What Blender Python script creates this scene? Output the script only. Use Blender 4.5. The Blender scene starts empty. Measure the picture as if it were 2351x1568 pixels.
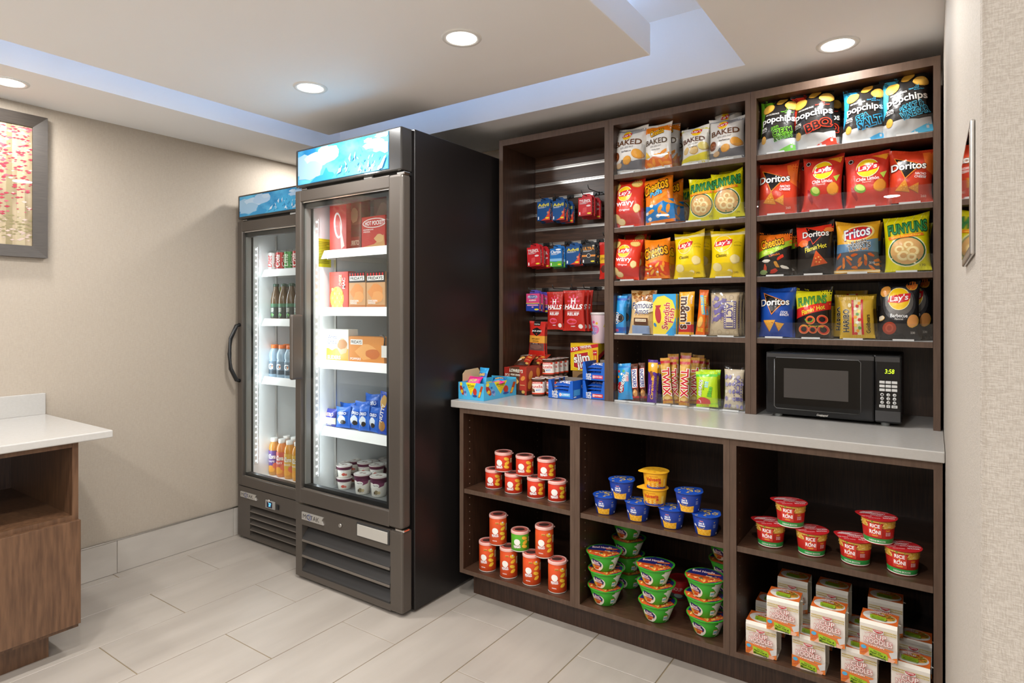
import bpy, bmesh, math, random
import numpy as np
from mathutils import Matrix, Vector
from mathutils.geometry import tessellate_polygon

scene = bpy.context.scene
COL = scene.collection
# ---------------------------------------------------------------- camera
F_PX, YAW, HORIZON, EYE = 1408.54, 0.602, 715.6, 1.292
cam_d = bpy.data.cameras.new('camera'); cam = bpy.data.objects.new('camera', cam_d); COL.objects.link(cam)
cam.location = (0, 0, EYE); cam.rotation_euler = (math.pi/2, 0, YAW)
cam_d.sensor_width = 36; cam_d.lens = F_PX/2351*36; cam_d.shift_y = -(784-HORIZON)/2351
cam_d.clip_start = 0.02
scene.camera = cam
# ---------------------------------------------------------------- world, exposure
w = bpy.data.worlds.new('world'); scene.world = w; w.use_nodes = True
w.node_tree.nodes['Background'].inputs[0].default_value = (.97, .985, 1, 1)
w.node_tree.nodes['Background'].inputs[1].default_value = 3.0
vs = scene.view_settings
vs.view_transform = 'Standard'; vs.look = 'None'; vs.gamma = 1; vs.use_curve_mapping = False
vs.exposure = 0.66
LAMP_W, STRIP_W, COVE = 7.4, 1.15, 6.5
scene.cycles.max_bounces = 10; scene.cycles.diffuse_bounces = 5; scene.cycles.transparent_max_bounces = 24
scene.cycles.sample_clamp_indirect = 6; scene.cycles.caustics_reflective = False; scene.cycles.caustics_refractive = False
# ---------------------------------------------------------------- dimensions (metres; x right along the shelves, y into the room, z up)
WALL_L, WALL_R, WALL_B, CEIL, RECESS = -3.335, 0.0282, 2.8477, 2.219, 2.48
CN_Y, CN_Z, CN_T = 2.1464, 0.89, 0.0325        # counter front, top, thickness
UP_Y, UP_TOP = 2.5151, 2.1544                   # upper shelves front, top
LO_Y = 2.1567
_c, _s = math.cos(YAW), math.sin(YAW)
def ray(px, py):
    r = (px-1175.5)/F_PX
    return (r*_c-_s, r*_s+_c, (HORIZON-py)/F_PX)
def onY(px, py, Y): d = ray(px, py); t = Y/d[1]; return Vector((d[0]*t, Y, EYE+d[2]*t))
def onX(px, py, X): d = ray(px, py); t = X/d[0]; return Vector((X, d[1]*t, EYE+d[2]*t))
def onZ(px, py, Z): d = ray(px, py); t = (Z-EYE)/d[2]; return Vector((d[0]*t, d[1]*t, Z))
# ---------------------------------------------------------------- materials
def lin(h):
    if not isinstance(h, str): return tuple(h)
    v = [int(h[i:i+2], 16)/255 for i in (0, 2, 4)]
    return tuple(x/12.92 if x <= .04045 else ((x+.055)/1.055)**2.4 for x in v)
_mats = {}
def mat(name, col, rough=.5, metal=0, spec=.5, emit=None, es=0, coat=0, bump=0, bscale=60):
    key = (name, str(col), rough, metal, emit, es, coat, bump)
    if key in _mats: return _mats[key]
    m = bpy.data.materials.new(name); m.use_nodes = True
    nt = m.node_tree; b = nt.nodes['Principled BSDF']
    b.inputs['Base Color'].default_value = (*lin(col), 1)
    b.inputs['Roughness'].default_value = rough; b.inputs['Metallic'].default_value = metal
    b.inputs['Specular IOR Level'].default_value = spec
    b.inputs['Coat Weight'].default_value = coat
    if emit:
        b.inputs['Emission Color'].default_value = (*lin(emit), 1); b.inputs['Emission Strength'].default_value = es
    if bump:
        tc = nt.nodes.new('ShaderNodeTexCoord'); n = nt.nodes.new('ShaderNodeTexNoise'); bp = nt.nodes.new('ShaderNodeBump')
        n.inputs['Scale'].default_value = bscale; n.inputs['Detail'].default_value = 3
        bp.inputs['Strength'].default_value = bump; bp.inputs['Distance'].default_value = .004
        nt.links.new(tc.outputs['Object'], n.inputs['Vector']); nt.links.new(n.outputs['Fac'], bp.inputs['Height'])
        nt.links.new(bp.outputs['Normal'], b.inputs['Normal'])
    _mats[key] = m; return m
def film(col): return mat('printed_film', col, .25, bump=.6, bscale=24)
def card(col): return mat('printed_card', col, .42)
def plas(col): return mat('plastic', col, .32)
def noisy(name, c1, c2, scale, rough, stretch=(1, 1, 1), bump=0, bdist=.002, detail=4, lo=.35, hi=.65, coord='Object', rough2=None):
    m = bpy.data.materials.new(name); m.use_nodes = True; nt = m.node_tree; b = nt.nodes['Principled BSDF']
    tc = nt.nodes.new('ShaderNodeTexCoord'); mp = nt.nodes.new('ShaderNodeMapping'); n = nt.nodes.new('ShaderNodeTexNoise'); cr = nt.nodes.new('ShaderNodeValToRGB')
    mp.inputs['Scale'].default_value = stretch; n.inputs['Scale'].default_value = scale; n.inputs['Detail'].default_value = detail
    cr.color_ramp.elements[0].color = (*lin(c1), 1); cr.color_ramp.elements[1].color = (*lin(c2), 1)
    cr.color_ramp.elements[0].position = lo; cr.color_ramp.elements[1].position = hi
    L = nt.links.new
    if coord == 'World':
        g = nt.nodes.new('ShaderNodeNewGeometry'); L(g.outputs['Position'], mp.inputs['Vector'])
    else: L(tc.outputs[coord], mp.inputs['Vector'])
    L(mp.outputs[0], n.inputs['Vector']); L(n.outputs['Fac'], cr.inputs['Fac']); L(cr.outputs[0], b.inputs['Base Color'])
    b.inputs['Roughness'].default_value = rough
    if bump:
        bp = nt.nodes.new('ShaderNodeBump'); bp.inputs['Strength'].default_value = bump; bp.inputs['Distance'].default_value = bdist
        L(n.outputs['Fac'], bp.inputs['Height']); L(bp.outputs[0], b.inputs['Normal'])
    return m
def weave(name, c1, c2, sx, sz, bump, bd):
    # wall covering: two crossed streaky noises
    m = bpy.data.materials.new(name); m.use_nodes = True; nt = m.node_tree; b = nt.nodes['Principled BSDF']; L = nt.links.new
    g = nt.nodes.new('ShaderNodeNewGeometry'); mix = nt.nodes.new('ShaderNodeMath'); mix.operation = 'ADD'
    for i, sc in enumerate(((sx, sx, sz), (sz, sz, sx))):
        mp = nt.nodes.new('ShaderNodeMapping'); mp.inputs['Scale'].default_value = sc
        n = nt.nodes.new('ShaderNodeTexNoise'); n.inputs['Scale'].default_value = 1; n.inputs['Detail'].default_value = 3
        L(g.outputs['Position'], mp.inputs['Vector']); L(mp.outputs[0], n.inputs['Vector']); L(n.outputs['Fac'], mix.inputs[i])
    cr = nt.nodes.new('ShaderNodeValToRGB'); cr.color_ramp.elements[0].color = (*lin(c1), 1); cr.color_ramp.elements[1].color = (*lin(c2), 1)
    cr.color_ramp.elements[0].position = .7; cr.color_ramp.elements[1].position = 1.0
    cr.color_ramp.elements[1].position = 1.0
    hf = nt.nodes.new('ShaderNodeMath'); hf.operation = 'MULTIPLY'; hf.inputs[1].default_value = .85
    L(mix.outputs[0], hf.inputs[0]); L(hf.outputs[0], cr.inputs[0]); L(cr.outputs[0], b.inputs['Base Color'])
    b.inputs['Roughness'].default_value = .62; b.inputs['Specular IOR Level'].default_value = .35
    bp = nt.nodes.new('ShaderNodeBump'); bp.inputs['Strength'].default_value = bump; bp.inputs['Distance'].default_value = bd
    L(mix.outputs[0], bp.inputs['Height']); L(bp.outputs[0], b.inputs['Normal'])
    return m
def glass(name, tint=(1, 1, 1), refl=1.0, rough=0.0, f0=.04):
    # thin sheet: clear transmission plus a Schlick reflection that is the same from both sides
    m = bpy.data.materials.new(name); m.use_nodes = True; nt = m.node_tree; nt.nodes.clear(); L = nt.links.new
    o = nt.nodes.new('ShaderNodeOutputMaterial'); t = nt.nodes.new('ShaderNodeBsdfTransparent'); g = nt.nodes.new('ShaderNodeBsdfGlossy')
    lw = nt.nodes.new('ShaderNodeLayerWeight'); lw.inputs[0].default_value = .5; mx = nt.nodes.new('ShaderNodeMixShader')
    pw = nt.nodes.new('ShaderNodeMath'); pw.operation = 'POWER'; pw.inputs[1].default_value = 5; mu = nt.nodes.new('ShaderNodeMath'); mu.operation = 'MULTIPLY_ADD'; mu.inputs[1].default_value = (1-f0)*refl; mu.inputs[2].default_value = f0*refl
    t.inputs[0].default_value = (*tint, 1); g.inputs['Roughness'].default_value = rough
    L(lw.outputs['Facing'], pw.inputs[0]); L(pw.outputs[0], mu.inputs[0]); L(mu.outputs[0], mx.inputs[0]); L(t.outputs[0], mx.inputs[1]); L(g.outputs[0], mx.inputs[2]); L(mx.outputs[0], o.inputs[0])
    return m
PAINT = mat('ceiling_paint', (.92, .925, .93), .7)
WALLC = weave('wall_covering', (.380, .322, .257), (.415, .354, .286), 60, 500, .08, .001)
WALLC2 = weave('linen_wall_covering', (.365, .324, .276), (.45, .406, .355), 200, 1000, .45, .0010)
TILE = noisy('floor_tile', (.355, .313, .270), (.415, .370, .322), 2.5, .38, (3, .6, 1), .02, .001, 6, coord='World')
BTILE = noisy('base_tile', (.42, .38, .335), (.48, .44, .39), 3, .42, (1, 1, 3), 0, coord='World')
GROUT = mat('grout', (.23, .17, .09), .9)
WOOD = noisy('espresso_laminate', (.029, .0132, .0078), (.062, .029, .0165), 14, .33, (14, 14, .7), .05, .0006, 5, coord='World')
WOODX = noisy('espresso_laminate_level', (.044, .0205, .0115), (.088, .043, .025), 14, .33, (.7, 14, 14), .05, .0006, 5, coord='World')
EDGE = noisy('espresso_edge_banding', (.088, .053, .036), (.112, .070, .048), 10, .55, (10, 10, 1), 0, coord='World')
EDGE.node_tree.nodes['Principled BSDF'].inputs['Specular IOR Level'].default_value = .3
WALNUT = noisy('walnut_laminate', (.075, .036, .018), (.135, .068, .034), 9, .36, (9, 9, .9), .05, .0006, 5, coord='World')
QUARTZ = noisy('white_quartz', (.43, .412, .385), (.446, .428, .402), 90, .22, detail=2)
BLACK = mat('black_enamel', (.011, .009, .0085), .33)
DARK = mat('dark_plastic', (.012, .012, .012), .4)
BRONZE = mat('bronze_grey_metal', (.112, .096, .082), .36, .5)
STEEL = mat('brushed_steel', (.62, .60, .57), .28, 1)
CHROME = mat('polished_chrome', (.78, .77, .75), .12, 1)
WHITEP = mat('white_plastic', (.80, .80, .78), .35)
LINER = mat('white_cooler_liner', (.80, .82, .82), .25)
GLASS = glass('cooler_glass', (.95, .97, .97), 1.0)
ACRYL = glass('clear_acrylic', (.95, .955, .96), .9)
LENS = mat('lamp_lens', (1, 1, 1), .5, emit=(1, .95, .88), es=10)
# ---------------------------------------------------------------- mesh helpers
class MB:
    def __init__(s): s.v = []; s.f = []; s.m = []; s.sm = []
    def add(s, vs, fs, mi=0, smooth=False):
        o = len(s.v); s.v += [tuple(v) for v in vs]
        for f in fs: s.f.append([i+o for i in f]); s.m.append(mi); s.sm.append(smooth)
        return s
    def box(s, x0, y0, z0, x1, y1, z1, mi=0):
        return s.add([(x0,y0,z0),(x1,y0,z0),(x1,y1,z0),(x0,y1,z0),(x0,y0,z1),(x1,y0,z1),(x1,y1,z1),(x0,y1,z1)],
                     [(0,3,2,1),(4,5,6,7),(0,1,5,4),(1,2,6,5),(2,3,7,6),(3,0,4,7)], mi)
    def bbox(s, x0, y0, z0, x1, y1, z1, b=.003, mi=0, seg=2):
        bm = bmesh.new(); bmesh.ops.create_cube(bm, size=1)
        for v in bm.verts: v.co = Vector(((x0+x1)/2+v.co.x*(x1-x0), (y0+y1)/2+v.co.y*(y1-y0), (z0+z1)/2+v.co.z*(z1-z0)))
        bmesh.ops.bevel(bm, geom=bm.edges[:], offset=b, segments=seg, affect='EDGES', profile=.5)
        bm.verts.index_update(); s.add([v.co for v in bm.verts], [[v.index for v in f.verts] for f in bm.faces], mi); bm.free(); return s
    def lathe(s, prof, n=28, mi=0, cx=0, cy=0, cap=True, smooth=True):
        o = []; k = len(prof)
        for i in range(n):
            a = 2*math.pi*i/n
            for r, z in prof: o.append((cx+r*math.sin(a), cy-r*math.cos(a), z))
        fs = [[i*k+j, ((i+1) % n)*k+j, ((i+1) % n)*k+j+1, i*k+j+1] for i in range(n) for j in range(k-1)]
        s.add(o, fs, mi, smooth)
        if cap:
            s.add([o[i*k] for i in range(n)], [list(range(n))[::-1]], mi); s.add([o[i*k+k-1] for i in range(n)], [list(range(n))], mi)
        return s
    def tube(s, path, r, n=8, mi=0, closed=False):
        P = [Vector(p) for p in path]; o = []; m = len(P)
        for i, p in enumerate(P):
            t = (P[(i+1) % m]-P[i-1]) if closed else (P[min(i+1, m-1)]-P[max(i-1, 0)])
            t.normalize(); a = t.cross(Vector((0, 0, 1)))
            if a.length < .05: a = t.cross(Vector((1, 0, 0)))
            a.normalize(); b = t.cross(a)
            for j in range(n): an = 2*math.pi*j/n; o.append(p+a*r*math.cos(an)+b*r*math.sin(an))
        rng = range(m if closed else m-1)
        fs = [[i*n+j, i*n+(j+1) % n, ((i+1) % m)*n+(j+1) % n, ((i+1) % m)*n+j] for i in rng for j in range(n)]
        if not closed: fs += [list(range(n))[::-1], [(m-1)*n+j for j in range(n)]]
        return s.add(o, fs, mi, True)
    def prism(s, pts, y0, y1, mi=0, axis='y'):
        # polygon in (x,z) swept along y (or (y,z) along x, or (x,y) along z)
        n = len(pts)
        mk = {'y': lambda p, t: (p[0], t, p[1]), 'x': lambda p, t: (t, p[0], p[1]), 'z': lambda p, t: (p[0], p[1], t)}[axis]
        vs = [mk(p, y0) for p in pts]+[mk(p, y1) for p in pts]
        tr = tessellate_polygon([[Vector((p[0], p[1], 0)) for p in pts]])
        fs = [[i, (i+1) % n, n+(i+1) % n, n+i] for i in range(n)]+[list(t) for t in tr]+[[n+i for i in t][::-1] for t in tr]
        return s.add(vs, fs, mi)
    def mesh(s, name, mats):
        me = bpy.data.meshes.new(name); me.from_pydata(s.v, [], s.f)
        for m in mats: me.materials.append(m)
        me.polygons.foreach_set('material_index', s.m); me.polygons.foreach_set('use_smooth', s.sm)
        bm = bmesh.new(); bm.from_mesh(me); bmesh.ops.recalc_face_normals(bm, faces=bm.faces); bm.to_mesh(me); bm.free()
        return me
def obj(name, me, mats=None, parent=None, loc=None, rot=None):
    if isinstance(me, MB): me = me.mesh(name, mats if isinstance(mats, (list, tuple)) else [mats])
    o = bpy.data.objects.new(name, me); COL.objects.link(o)
    if parent: o.parent = parent
    if loc is not None: o.location = loc
    if rot is not None: o.rotation_euler = rot
    return o
def empty(name, loc=(0, 0, 0), rotz=0):
    o = bpy.data.objects.new(name, None); COL.objects.link(o); o.location = loc; o.rotation_euler = (0, 0, rotz); o.empty_display_size = .05
    return o
def tag(o, label, cat, group=None):
    o['label'] = label; o['category'] = cat
    if group: o['group'] = group
    return o
def struct(name, mb, m): o = obj(name, mb, m); o['kind'] = 'structure'; return o
def stuff(o): o['kind'] = 'stuff'; return o
def dup(root, loc=None, rot=None, label=None):
    r = root.copy(); COL.objects.link(r)
    if loc is not None: r.location = loc
    if rot is not None: r.rotation_euler = rot
    if label: r['label'] = label
    for ch in root.children:
        q = ch.copy(); COL.objects.link(q); q.parent = r
        for g in ch.children:
            h = g.copy(); COL.objects.link(h); h.parent = q
    return r
B = lambda *a, **k: MB().box(*a, **k)
BB = lambda *a, **k: MB().bbox(*a, **k)
# ================================================================ the room
fl = struct('floor', B(-3.5, -3.6, -.05, 3.2, 2.9, -.0025), GROUT)
def tiles():
    g = .0016; k = 0; cache = {}
    for i in range(-14, 10):
        x0 = -.798+.3085*i; off = 1.047 if i % 2 == 0 else 1.377     # running bond, half a tile of offset
        for j in range(-8, 4):
            a = [x0, off+.6605*j, x0+.3085, off+.6605*(j+1)]
            a[0] = max(a[0], WALL_L); a[2] = min(a[2], 3.1); a[1] = max(a[1], -3.5); a[3] = min(a[3], WALL_B)
            if a[2]-a[0] < .01 or a[3]-a[1] < .01: continue
            # past the camera and hidden beneath the cabinets nothing is seen: keep the tiles the photograph shows and a margin
            if a[3] < -.4 or a[0] > .6: continue
            key = (round(a[2]-a[0], 3), round(a[3]-a[1], 3))
            if key not in cache:
                cache[key] = BB(g, g, -.012, key[0]-g, key[1]-g, 0, .0012, seg=1).mesh('tile', [TILE])
            obj('tile', cache[key], parent=fl, loc=(a[0], a[1], 0))
tiles()
stuff(obj('far_tiles', B(-3.335, -3.5, -.012, 3.1, -1.1, -.0005), [TILE], parent=fl))
struct('wall_left', B(WALL_L-.1, -3.6, 0, WALL_L, WALL_B+.1, RECESS+.1), WALLC)
struct('wall_back', B(WALL_L-.1, WALL_B, 0, WALL_R+.2, WALL_B+.1, RECESS+.1), WALLC)
wr = struct('wall_right', BB(WALL_R, .562, -.01, 3.1, WALL_B+.1, RECESS+.1, .004), WALLC2)
struct('wall_front', B(WALL_L-.1, -3.6, 0, 3.2, -3.5, RECESS+.1), WALLC)
# unseen wall out of frame, its opening added to let fill light in
struct('wall_far_right', B(3.1, -3.6, 0, 3.2, .562, .06).box(3.1, -3.6, 2.19, 3.2, .562, RECESS+.1).box(3.1, -3.6, .06, 3.2, -3.45, 2.19).box(3.1, -1.5, .06, 3.2, -1.42, 2.19), WALLC)
# baseboard of tile with a metal cap along the left wall
bb = struct('baseboard_left', B(WALL_L, -3.5, 0, WALL_L+.006, WALL_B, .16), GROUT)
for y0, y1 in ((-3.5, .784), (.786, 1.393), (1.395, 2.004), (2.006, 2.62)):
    obj('base_tile', BB(WALL_L+.001, y0, .001, WALL_L+.011, y1, .161, .001, seg=1), [BTILE], parent=bb)
obj('metal_cap', BB(WALL_L+.001, -3.5, .161, WALL_L+.0135, WALL_B, .167, .0015), [STEEL], parent=bb)
# ---- tray ceiling: soffit ring, raised recess, hanging slab with a hidden cool strip on top
LX0, LX1, LY0, LY1 = -2.875, -.583, -1.4, 2.398
SX0, SX1, SY0, SY1 = -2.625, -.846, -1.13, 2.118
cl = MB()
cl.box(WALL_L-.1, -3.6, CEIL, LX0, WALL_B+.1, RECESS+.12).box(LX1, -3.6, CEIL, 3.2, WALL_B+.1, RECESS+.12)
cl.box(LX0, LY1, CEIL, LX1, WALL_B+.1, RECESS+.12).box(LX0, -3.6, CEIL, LX1, LY0, RECESS+.12)
cl.box(LX0, LY0, RECESS, LX1, LY1, RECESS+.12)
ce = struct('ceiling', cl, PAINT)
slab = obj('hanging_slab', BB(SX0, SY0, CEIL+.002, SX1, SY1, CEIL+.117, .003), [PAINT], parent=ce)
for hx in (-2.2, -1.3):
    for hy in (-.4, 1.2): obj('hanger_rod', B(hx-.01, hy-.01, CEIL+.117, hx+.01, hy+.01, RECESS), [STEEL], parent=slab)
COVEM = mat('cove_strip', (1, 1, 1), .5, emit=(.42, .62, 1.0), es=COVE)
for a in ((SX0+.02, SY0+.02, SX1-.02, SY0+.035), (SX0+.02, SY1-.035, SX1-.02, SY1-.02), (SX0+.02, SY0+.05, SX0+.035, SY1-.05), (SX1-.035, SY0+.05, SX1-.02, SY1-.05)):
    obj('cove_light_strip', B(a[0], a[1], CEIL+.117, a[2], a[3], CEIL+.127), [COVEM], parent=slab)
# ---- recessed downlights
def downlight(x, y, label, z=CEIL, vis=True, warm=(1, .988, .97), k=1.0):
    r = empty('recessed_downlight', (x, y, z)); tag(r, label, 'ceiling light', 'recessed ceiling downlights')
    pr = [(.050, .001), (.052, -.004), (.066, -.0045), (.0685, -.001), (.0685, .001)]
    obj('trim_ring', MB().lathe(pr, 40, cap=False), [WHITEP], parent=r)
    obj('lens', MB().lathe([(.0, -.0025), (.051, -.0025)], 40, cap=False), [LENS], parent=r)
    ld = bpy.data.lights.new('downlight_beam', 'AREA'); ld.shape = 'DISK'; ld.size = .11; ld.energy = LAMP_W*k; ld.color = warm; ld.spread = math.pi
    lo = bpy.data.objects.new('downlight_beam', ld); COL.objects.link(lo); lo.parent = r; lo.location = (0, 0, -.007)
downlight(-1.319, 1.618, 'round ceiling downlight right of centre on the hanging slab', CEIL+.002)
downlight(-2.128, 1.622, 'round ceiling downlight above the freezer on the hanging slab', CEIL+.002)
downlight(-.274, 2.393, 'round ceiling downlight over the microwave bay by the right wall', k=.33)
downlight(-3.075, .89, 'round ceiling downlight above the picture at the left edge', k=.6)
downlight(-3.07, 2.36, 'round ceiling downlight hidden above the coolers in the far corner', k=.7)
# unseen lamps of the same kind, added out of frame as fill light
for (x, y, z, nm) in ((-1.319, .5, CEIL+.002, 'nearer right one on the slab'), (-2.128, .5, CEIL+.002, 'nearer left one on the slab'), (-1.319, -.6, CEIL+.002, 'rear right one on the slab'), (-2.128, -.6, CEIL+.002, 'rear left one on the slab'), (-.274, .9, CEIL, 'one beside the viewer'), (-.274, -.7, CEIL, 'one just behind the viewer'),
        (-3.1, -.6, CEIL, 'rear one over the left worktop'), (1.0, -.8, CEIL, 'first in the passage'), (1.0, -2.2, CEIL, 'second in the passage'), (-.5, -2.2, CEIL, 'middle of the rear row'), (-2.2, -2.2, CEIL, 'left of the rear row'), (2.2, -1.5, CEIL, 'far end of the passage')):
    downlight(x, y, 'added ceiling fill light out of frame, '+nm, z)

# ================================================================ wall plate on the right wall
pl = obj('wall_plate', BB(WALL_R-.0035, .628, 1.339, WALL_R, .80, 1.450, .0012), [mat('satin_nickel', (.6, .58, .55), .3, 1)])
tag(pl, 'small mirror-like framed wall plate on the right wall', 'wall plate')
obj('mirror_face', B(WALL_R-.0038, .636, 1.346, WALL_R-.003, .796, 1.444), [mat('mirror', (.75, .68, .60), .03, 1)], parent=pl)

# ================================================================ picture on the left wall
def picture():
    y0, y1, z0, z1 = .18, 1.098, 1.5334, 2.1668; x = WALL_L; fw = .052
    r = empty('framed_picture', (x, (y0+y1)/2, z0)); tag(r, 'dark brown framed picture of red-leaved birch trees on the left wall', 'picture')
    FR = noisy('dark_frame_wood', (.034, .026, .020), (.050, .039, .030), 20, .5, (1, 1, 20))
    L = lambda mb, n, m: obj(n, mb, m, parent=r, loc=(-x, -(y0+y1)/2, -z0))
    for pts in ([(y0,z0),(y1,z0),(y1-fw,z0+fw),(y0+fw,z0+fw)], [(y0,z1),(y1,z1),(y1-fw,z1-fw),(y0+fw,z1-fw)], [(y0,z0),(y0,z1),(y0+fw,z1-fw),(y0+fw,z0+fw)], [(y1,z0),(y1,z1),(y1-fw,z1-fw),(y1-fw,z0+fw)]):
        mb = MB(); n = 4
        vs = [(x, *p) for p in pts]+[(x+.034, *pts[0]), (x+.034, *pts[1]), (x+.02, *pts[2]), (x+.02, *pts[3])]
        mb.add(vs, [(0,1,2,3),(4,5,6,7),(0,1,5,4),(1,2,6,5),(2,3,7,6),(3,0,4,7)]); L(mb, 'frame_bar', [FR])
    a0, a1, b0, b1 = y0+fw-.004, y1-fw+.004, z0+fw-.004, z1-fw+.004
    L(B(x+.004, a0, b0, x+.012, a1, b1), 'print', [noisy('forest_haze_print', '8E7C5C', 'C8B494', 6, .5, (1, 3, .8))])
    rnd = random.Random(4); tr = MB(); 
    yy = a0+.02
    while yy < a1-.03:
        w_ = rnd.uniform(.018, .045); d = rnd.uniform(-.01, .01)
        tr.add([(x+.0125, yy, b0), (x+.0125, min(yy+w_, a1), b0), (x+.0125, min(yy+w_*.8+d, a1), b1), (x+.0125, max(yy+d, a0), b1)], [(0, 1, 2, 3)], rnd.randrange(2)); yy += w_+rnd.uniform(.008, .05)
    L(tr, 'birch_trunks', [mat('trunk_print', 'B8A886', .5), mat('trunk_print', '93845F', .5)])
    lf = MB()
    for i in range(2400):
        v = rnd.random(); zz = b0+.02+(b1-b0-.03)*(1-(1-v)**1.0*1.0); yv = rnd.uniform(a0+.008, a1-.008); s_ = rnd.uniform(.005, .012)
        hgt = (zz-b0)/(b1-b0)
        if rnd.random() > .25+1.0*abs(hgt-.35)**.5: continue
        c = rnd.choice((0, 0, 1, 2)) if hgt > .25 else 3 if rnd.random() < .7 else 2
        lf.add([(x+.0128+i*2e-7, yv-s_, zz), (x+.0128+i*2e-7, yv, zz-s_*.4), (x+.0128+i*2e-7, min(yv+s_, a1), zz+s_*.2), (x+.0128+i*2e-7, yv, zz+s_*.5)], [(0, 1, 2, 3)], c)
    stuff(L(lf, 'red_leaves', [mat('leaf_print', 'A82A40', .5), mat('leaf_print', 'C05566', .5), mat('leaf_print', 'CDB5AA', .5), mat('leaf_print', '8E8358', .5)]))
    L(B(x+.0150, a0, b0, x+.0165, a1, b1), 'glass', [glass('picture_glass', (1, 1, 1), 1.0)])
picture()

# ================================================================ left cabinet and its worktop
wt = tag(obj('worktop', BB(WALL_L+.001, -2.4, .800, -2.648, 1.096, .829, .004), [QUARTZ]), 'white quartz worktop on the left walnut cabinet', 'countertop')
tag(obj('backsplash', BB(WALL_L+.0005, -2.4, .829, WALL_L+.021, 1.094, .924, .0015), [QUARTZ]), 'low white quartz backsplash standing on the left worktop', 'backsplash')
def left_cabinet():
    xf, ye = -2.672, .986; y0 = .40
    r = empty('base_cabinet', (-3.0, (y0+ye)/2, 0)); tag(r, 'walnut base cabinet with open niche above a drawer under the left worktop', 'cabinet')
    P = lambda mb, n, m=WALNUT, par=r: obj(n, mb, [m], parent=par, loc=(3.0, -(y0+ye)/2, 0) if par is r else None)
    t = .020; zb, zt = .245, .799; zm = .51
    P(B(WALL_L+.015, ye-t, .10, xf+.0, ye, zt), 'side_panel'); P(B(WALL_L+.015, y0, .10, xf, y0+t, zt), 'side_panel')
    P(B(WALL_L+.016, y0+t, zt-.018, xf-.001, ye-t, zt), 'top_rail'); P(B(WALL_L+.016, y0+t, .505, xf, ye-t, .525), 'niche_shelf', WALNUT)
    P(B(WALL_L+.016, y0+t, .1, WALL_L+.024, ye-t, zt-.018), 'back_panel', WOOD)
    P(B(WALL_L+.024, y0+t, .10, xf, ye-t, .118), 'bottom_panel')
    P(BB(xf+.001, y0+.003, .118, xf+.021, ye+.001, .508, .0015), 'drawer_front')
    P(B(WALL_L+.015, y0, 0, xf-.06, ye-.075, .10), 'plinth')
left_cabinet()
lc2 = obj('base_cabinet', BB(WALL_L+.015, -2.38, 0, -2.672, .397, .799, .002), [WALNUT]); tag(lc2, 'long walnut cabinet run continuing out of frame under the left worktop', 'cabinet')

# ================================================================ right counter, lower shelf units
tag(obj('countertop', BB(-1.814, CN_Y, CN_Z-CN_T, WALL_R-.001, WALL_B-.002, CN_Z, .003), [QUARTZ]), 'long white quartz countertop between the shelves and lower cabinets', 'countertop')
tag(obj('plinth', B(-1.743, 2.226, 0, .022, 2.24, .1125), [WOOD]), 'dark brown toe kick board under the lower shelf units', 'plinth')
def edged(x0, y0, z0, x1, y1, z1, m=0):
    mb = B(x0, y0+.0012, z0, x1, y1, z1, mi=0); mb.box(x0, y0, z0, x1, y0+.0012, z1, mi=1); return mb
def shelf_unit(name, label, x0, x1, yf, yb, z0, z1, shelves, th, bottom=True, holes=True):
    r = empty(name, ((x0+x1)/2, (yf+yb)/2, z0)); tag(r, label, 'shelf unit')
    L = (-(x0+x1)/2, -(yf+yb)/2, -z0)
    P = lambda mb, n, ms: obj(n, mb, ms, parent=r, loc=L)
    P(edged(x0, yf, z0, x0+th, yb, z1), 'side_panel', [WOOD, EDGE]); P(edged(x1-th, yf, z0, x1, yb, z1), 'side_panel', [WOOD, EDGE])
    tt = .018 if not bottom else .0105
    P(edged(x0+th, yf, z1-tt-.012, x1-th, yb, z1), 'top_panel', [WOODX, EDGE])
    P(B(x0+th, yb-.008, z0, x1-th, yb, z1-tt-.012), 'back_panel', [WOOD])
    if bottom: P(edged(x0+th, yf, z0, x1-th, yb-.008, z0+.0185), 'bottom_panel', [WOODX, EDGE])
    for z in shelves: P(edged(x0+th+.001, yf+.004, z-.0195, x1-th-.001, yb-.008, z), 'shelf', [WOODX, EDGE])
    if holes:
        mb = MB(); n = int((z1-z0)/.032)
        for yy in (yf+.045, yb-.06):
            for k in range(2, n-1):
                zz = z0+.032*k+.01
                for xx, s in ((x0+th+.0004, 1), (x1-th-.0004, -1)):
                    mb.add([(xx, yy+.0028*math.cos(a), zz+.0028*math.sin(a)) for a in np.linspace(0, 5.236, 6)], [range(6)])
        stuff(P(mb, 'pin_holes', [mat('pin_hole_sleeve', (.62, .5, .38), .4, .3)]))
    return r
LOX = [-1.770, -1.178, -.576, .022]; UPX = [-1.807, -1.1995, -.5915, .020]
Z_LM, Z_LB = .4935, .1315
lo_names = ('left lower shelf unit holding red and green crisp cans', 'middle lower shelf unit holding pasta cups and noodle bowls', 'right lower shelf unit holding rice cups and boxed noodles')
for i in range(3): shelf_unit('lower_shelf_unit', 'dark wood '+lo_names[i], LOX[i]+.0004, LOX[i+1]-.0004, LO_Y, WALL_B-.004, .113, CN_Z-CN_T-.0005, [Z_LM], .0215)
Z_S = [1.9025, 1.6645, 1.4275, 1.1885]
UNIT_Y1 = WALL_B-.003
shelf_unit('upper_shelf_unit', 'dark wood upper display unit with chip bags and candy, middle bay', UPX[1]+.0004, UPX[2]-.0004, UP_Y, UNIT_Y1, CN_Z+.0005, UP_TOP, Z_S, .0205, False)
shelf_unit('upper_shelf_unit', 'dark wood upper display unit over the microwave, right bay', UPX[2]+.0004, UPX[3]-.0004, UP_Y, UNIT_Y1, CN_Z+.0005, UP_TOP, Z_S, .0205, False)
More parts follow.
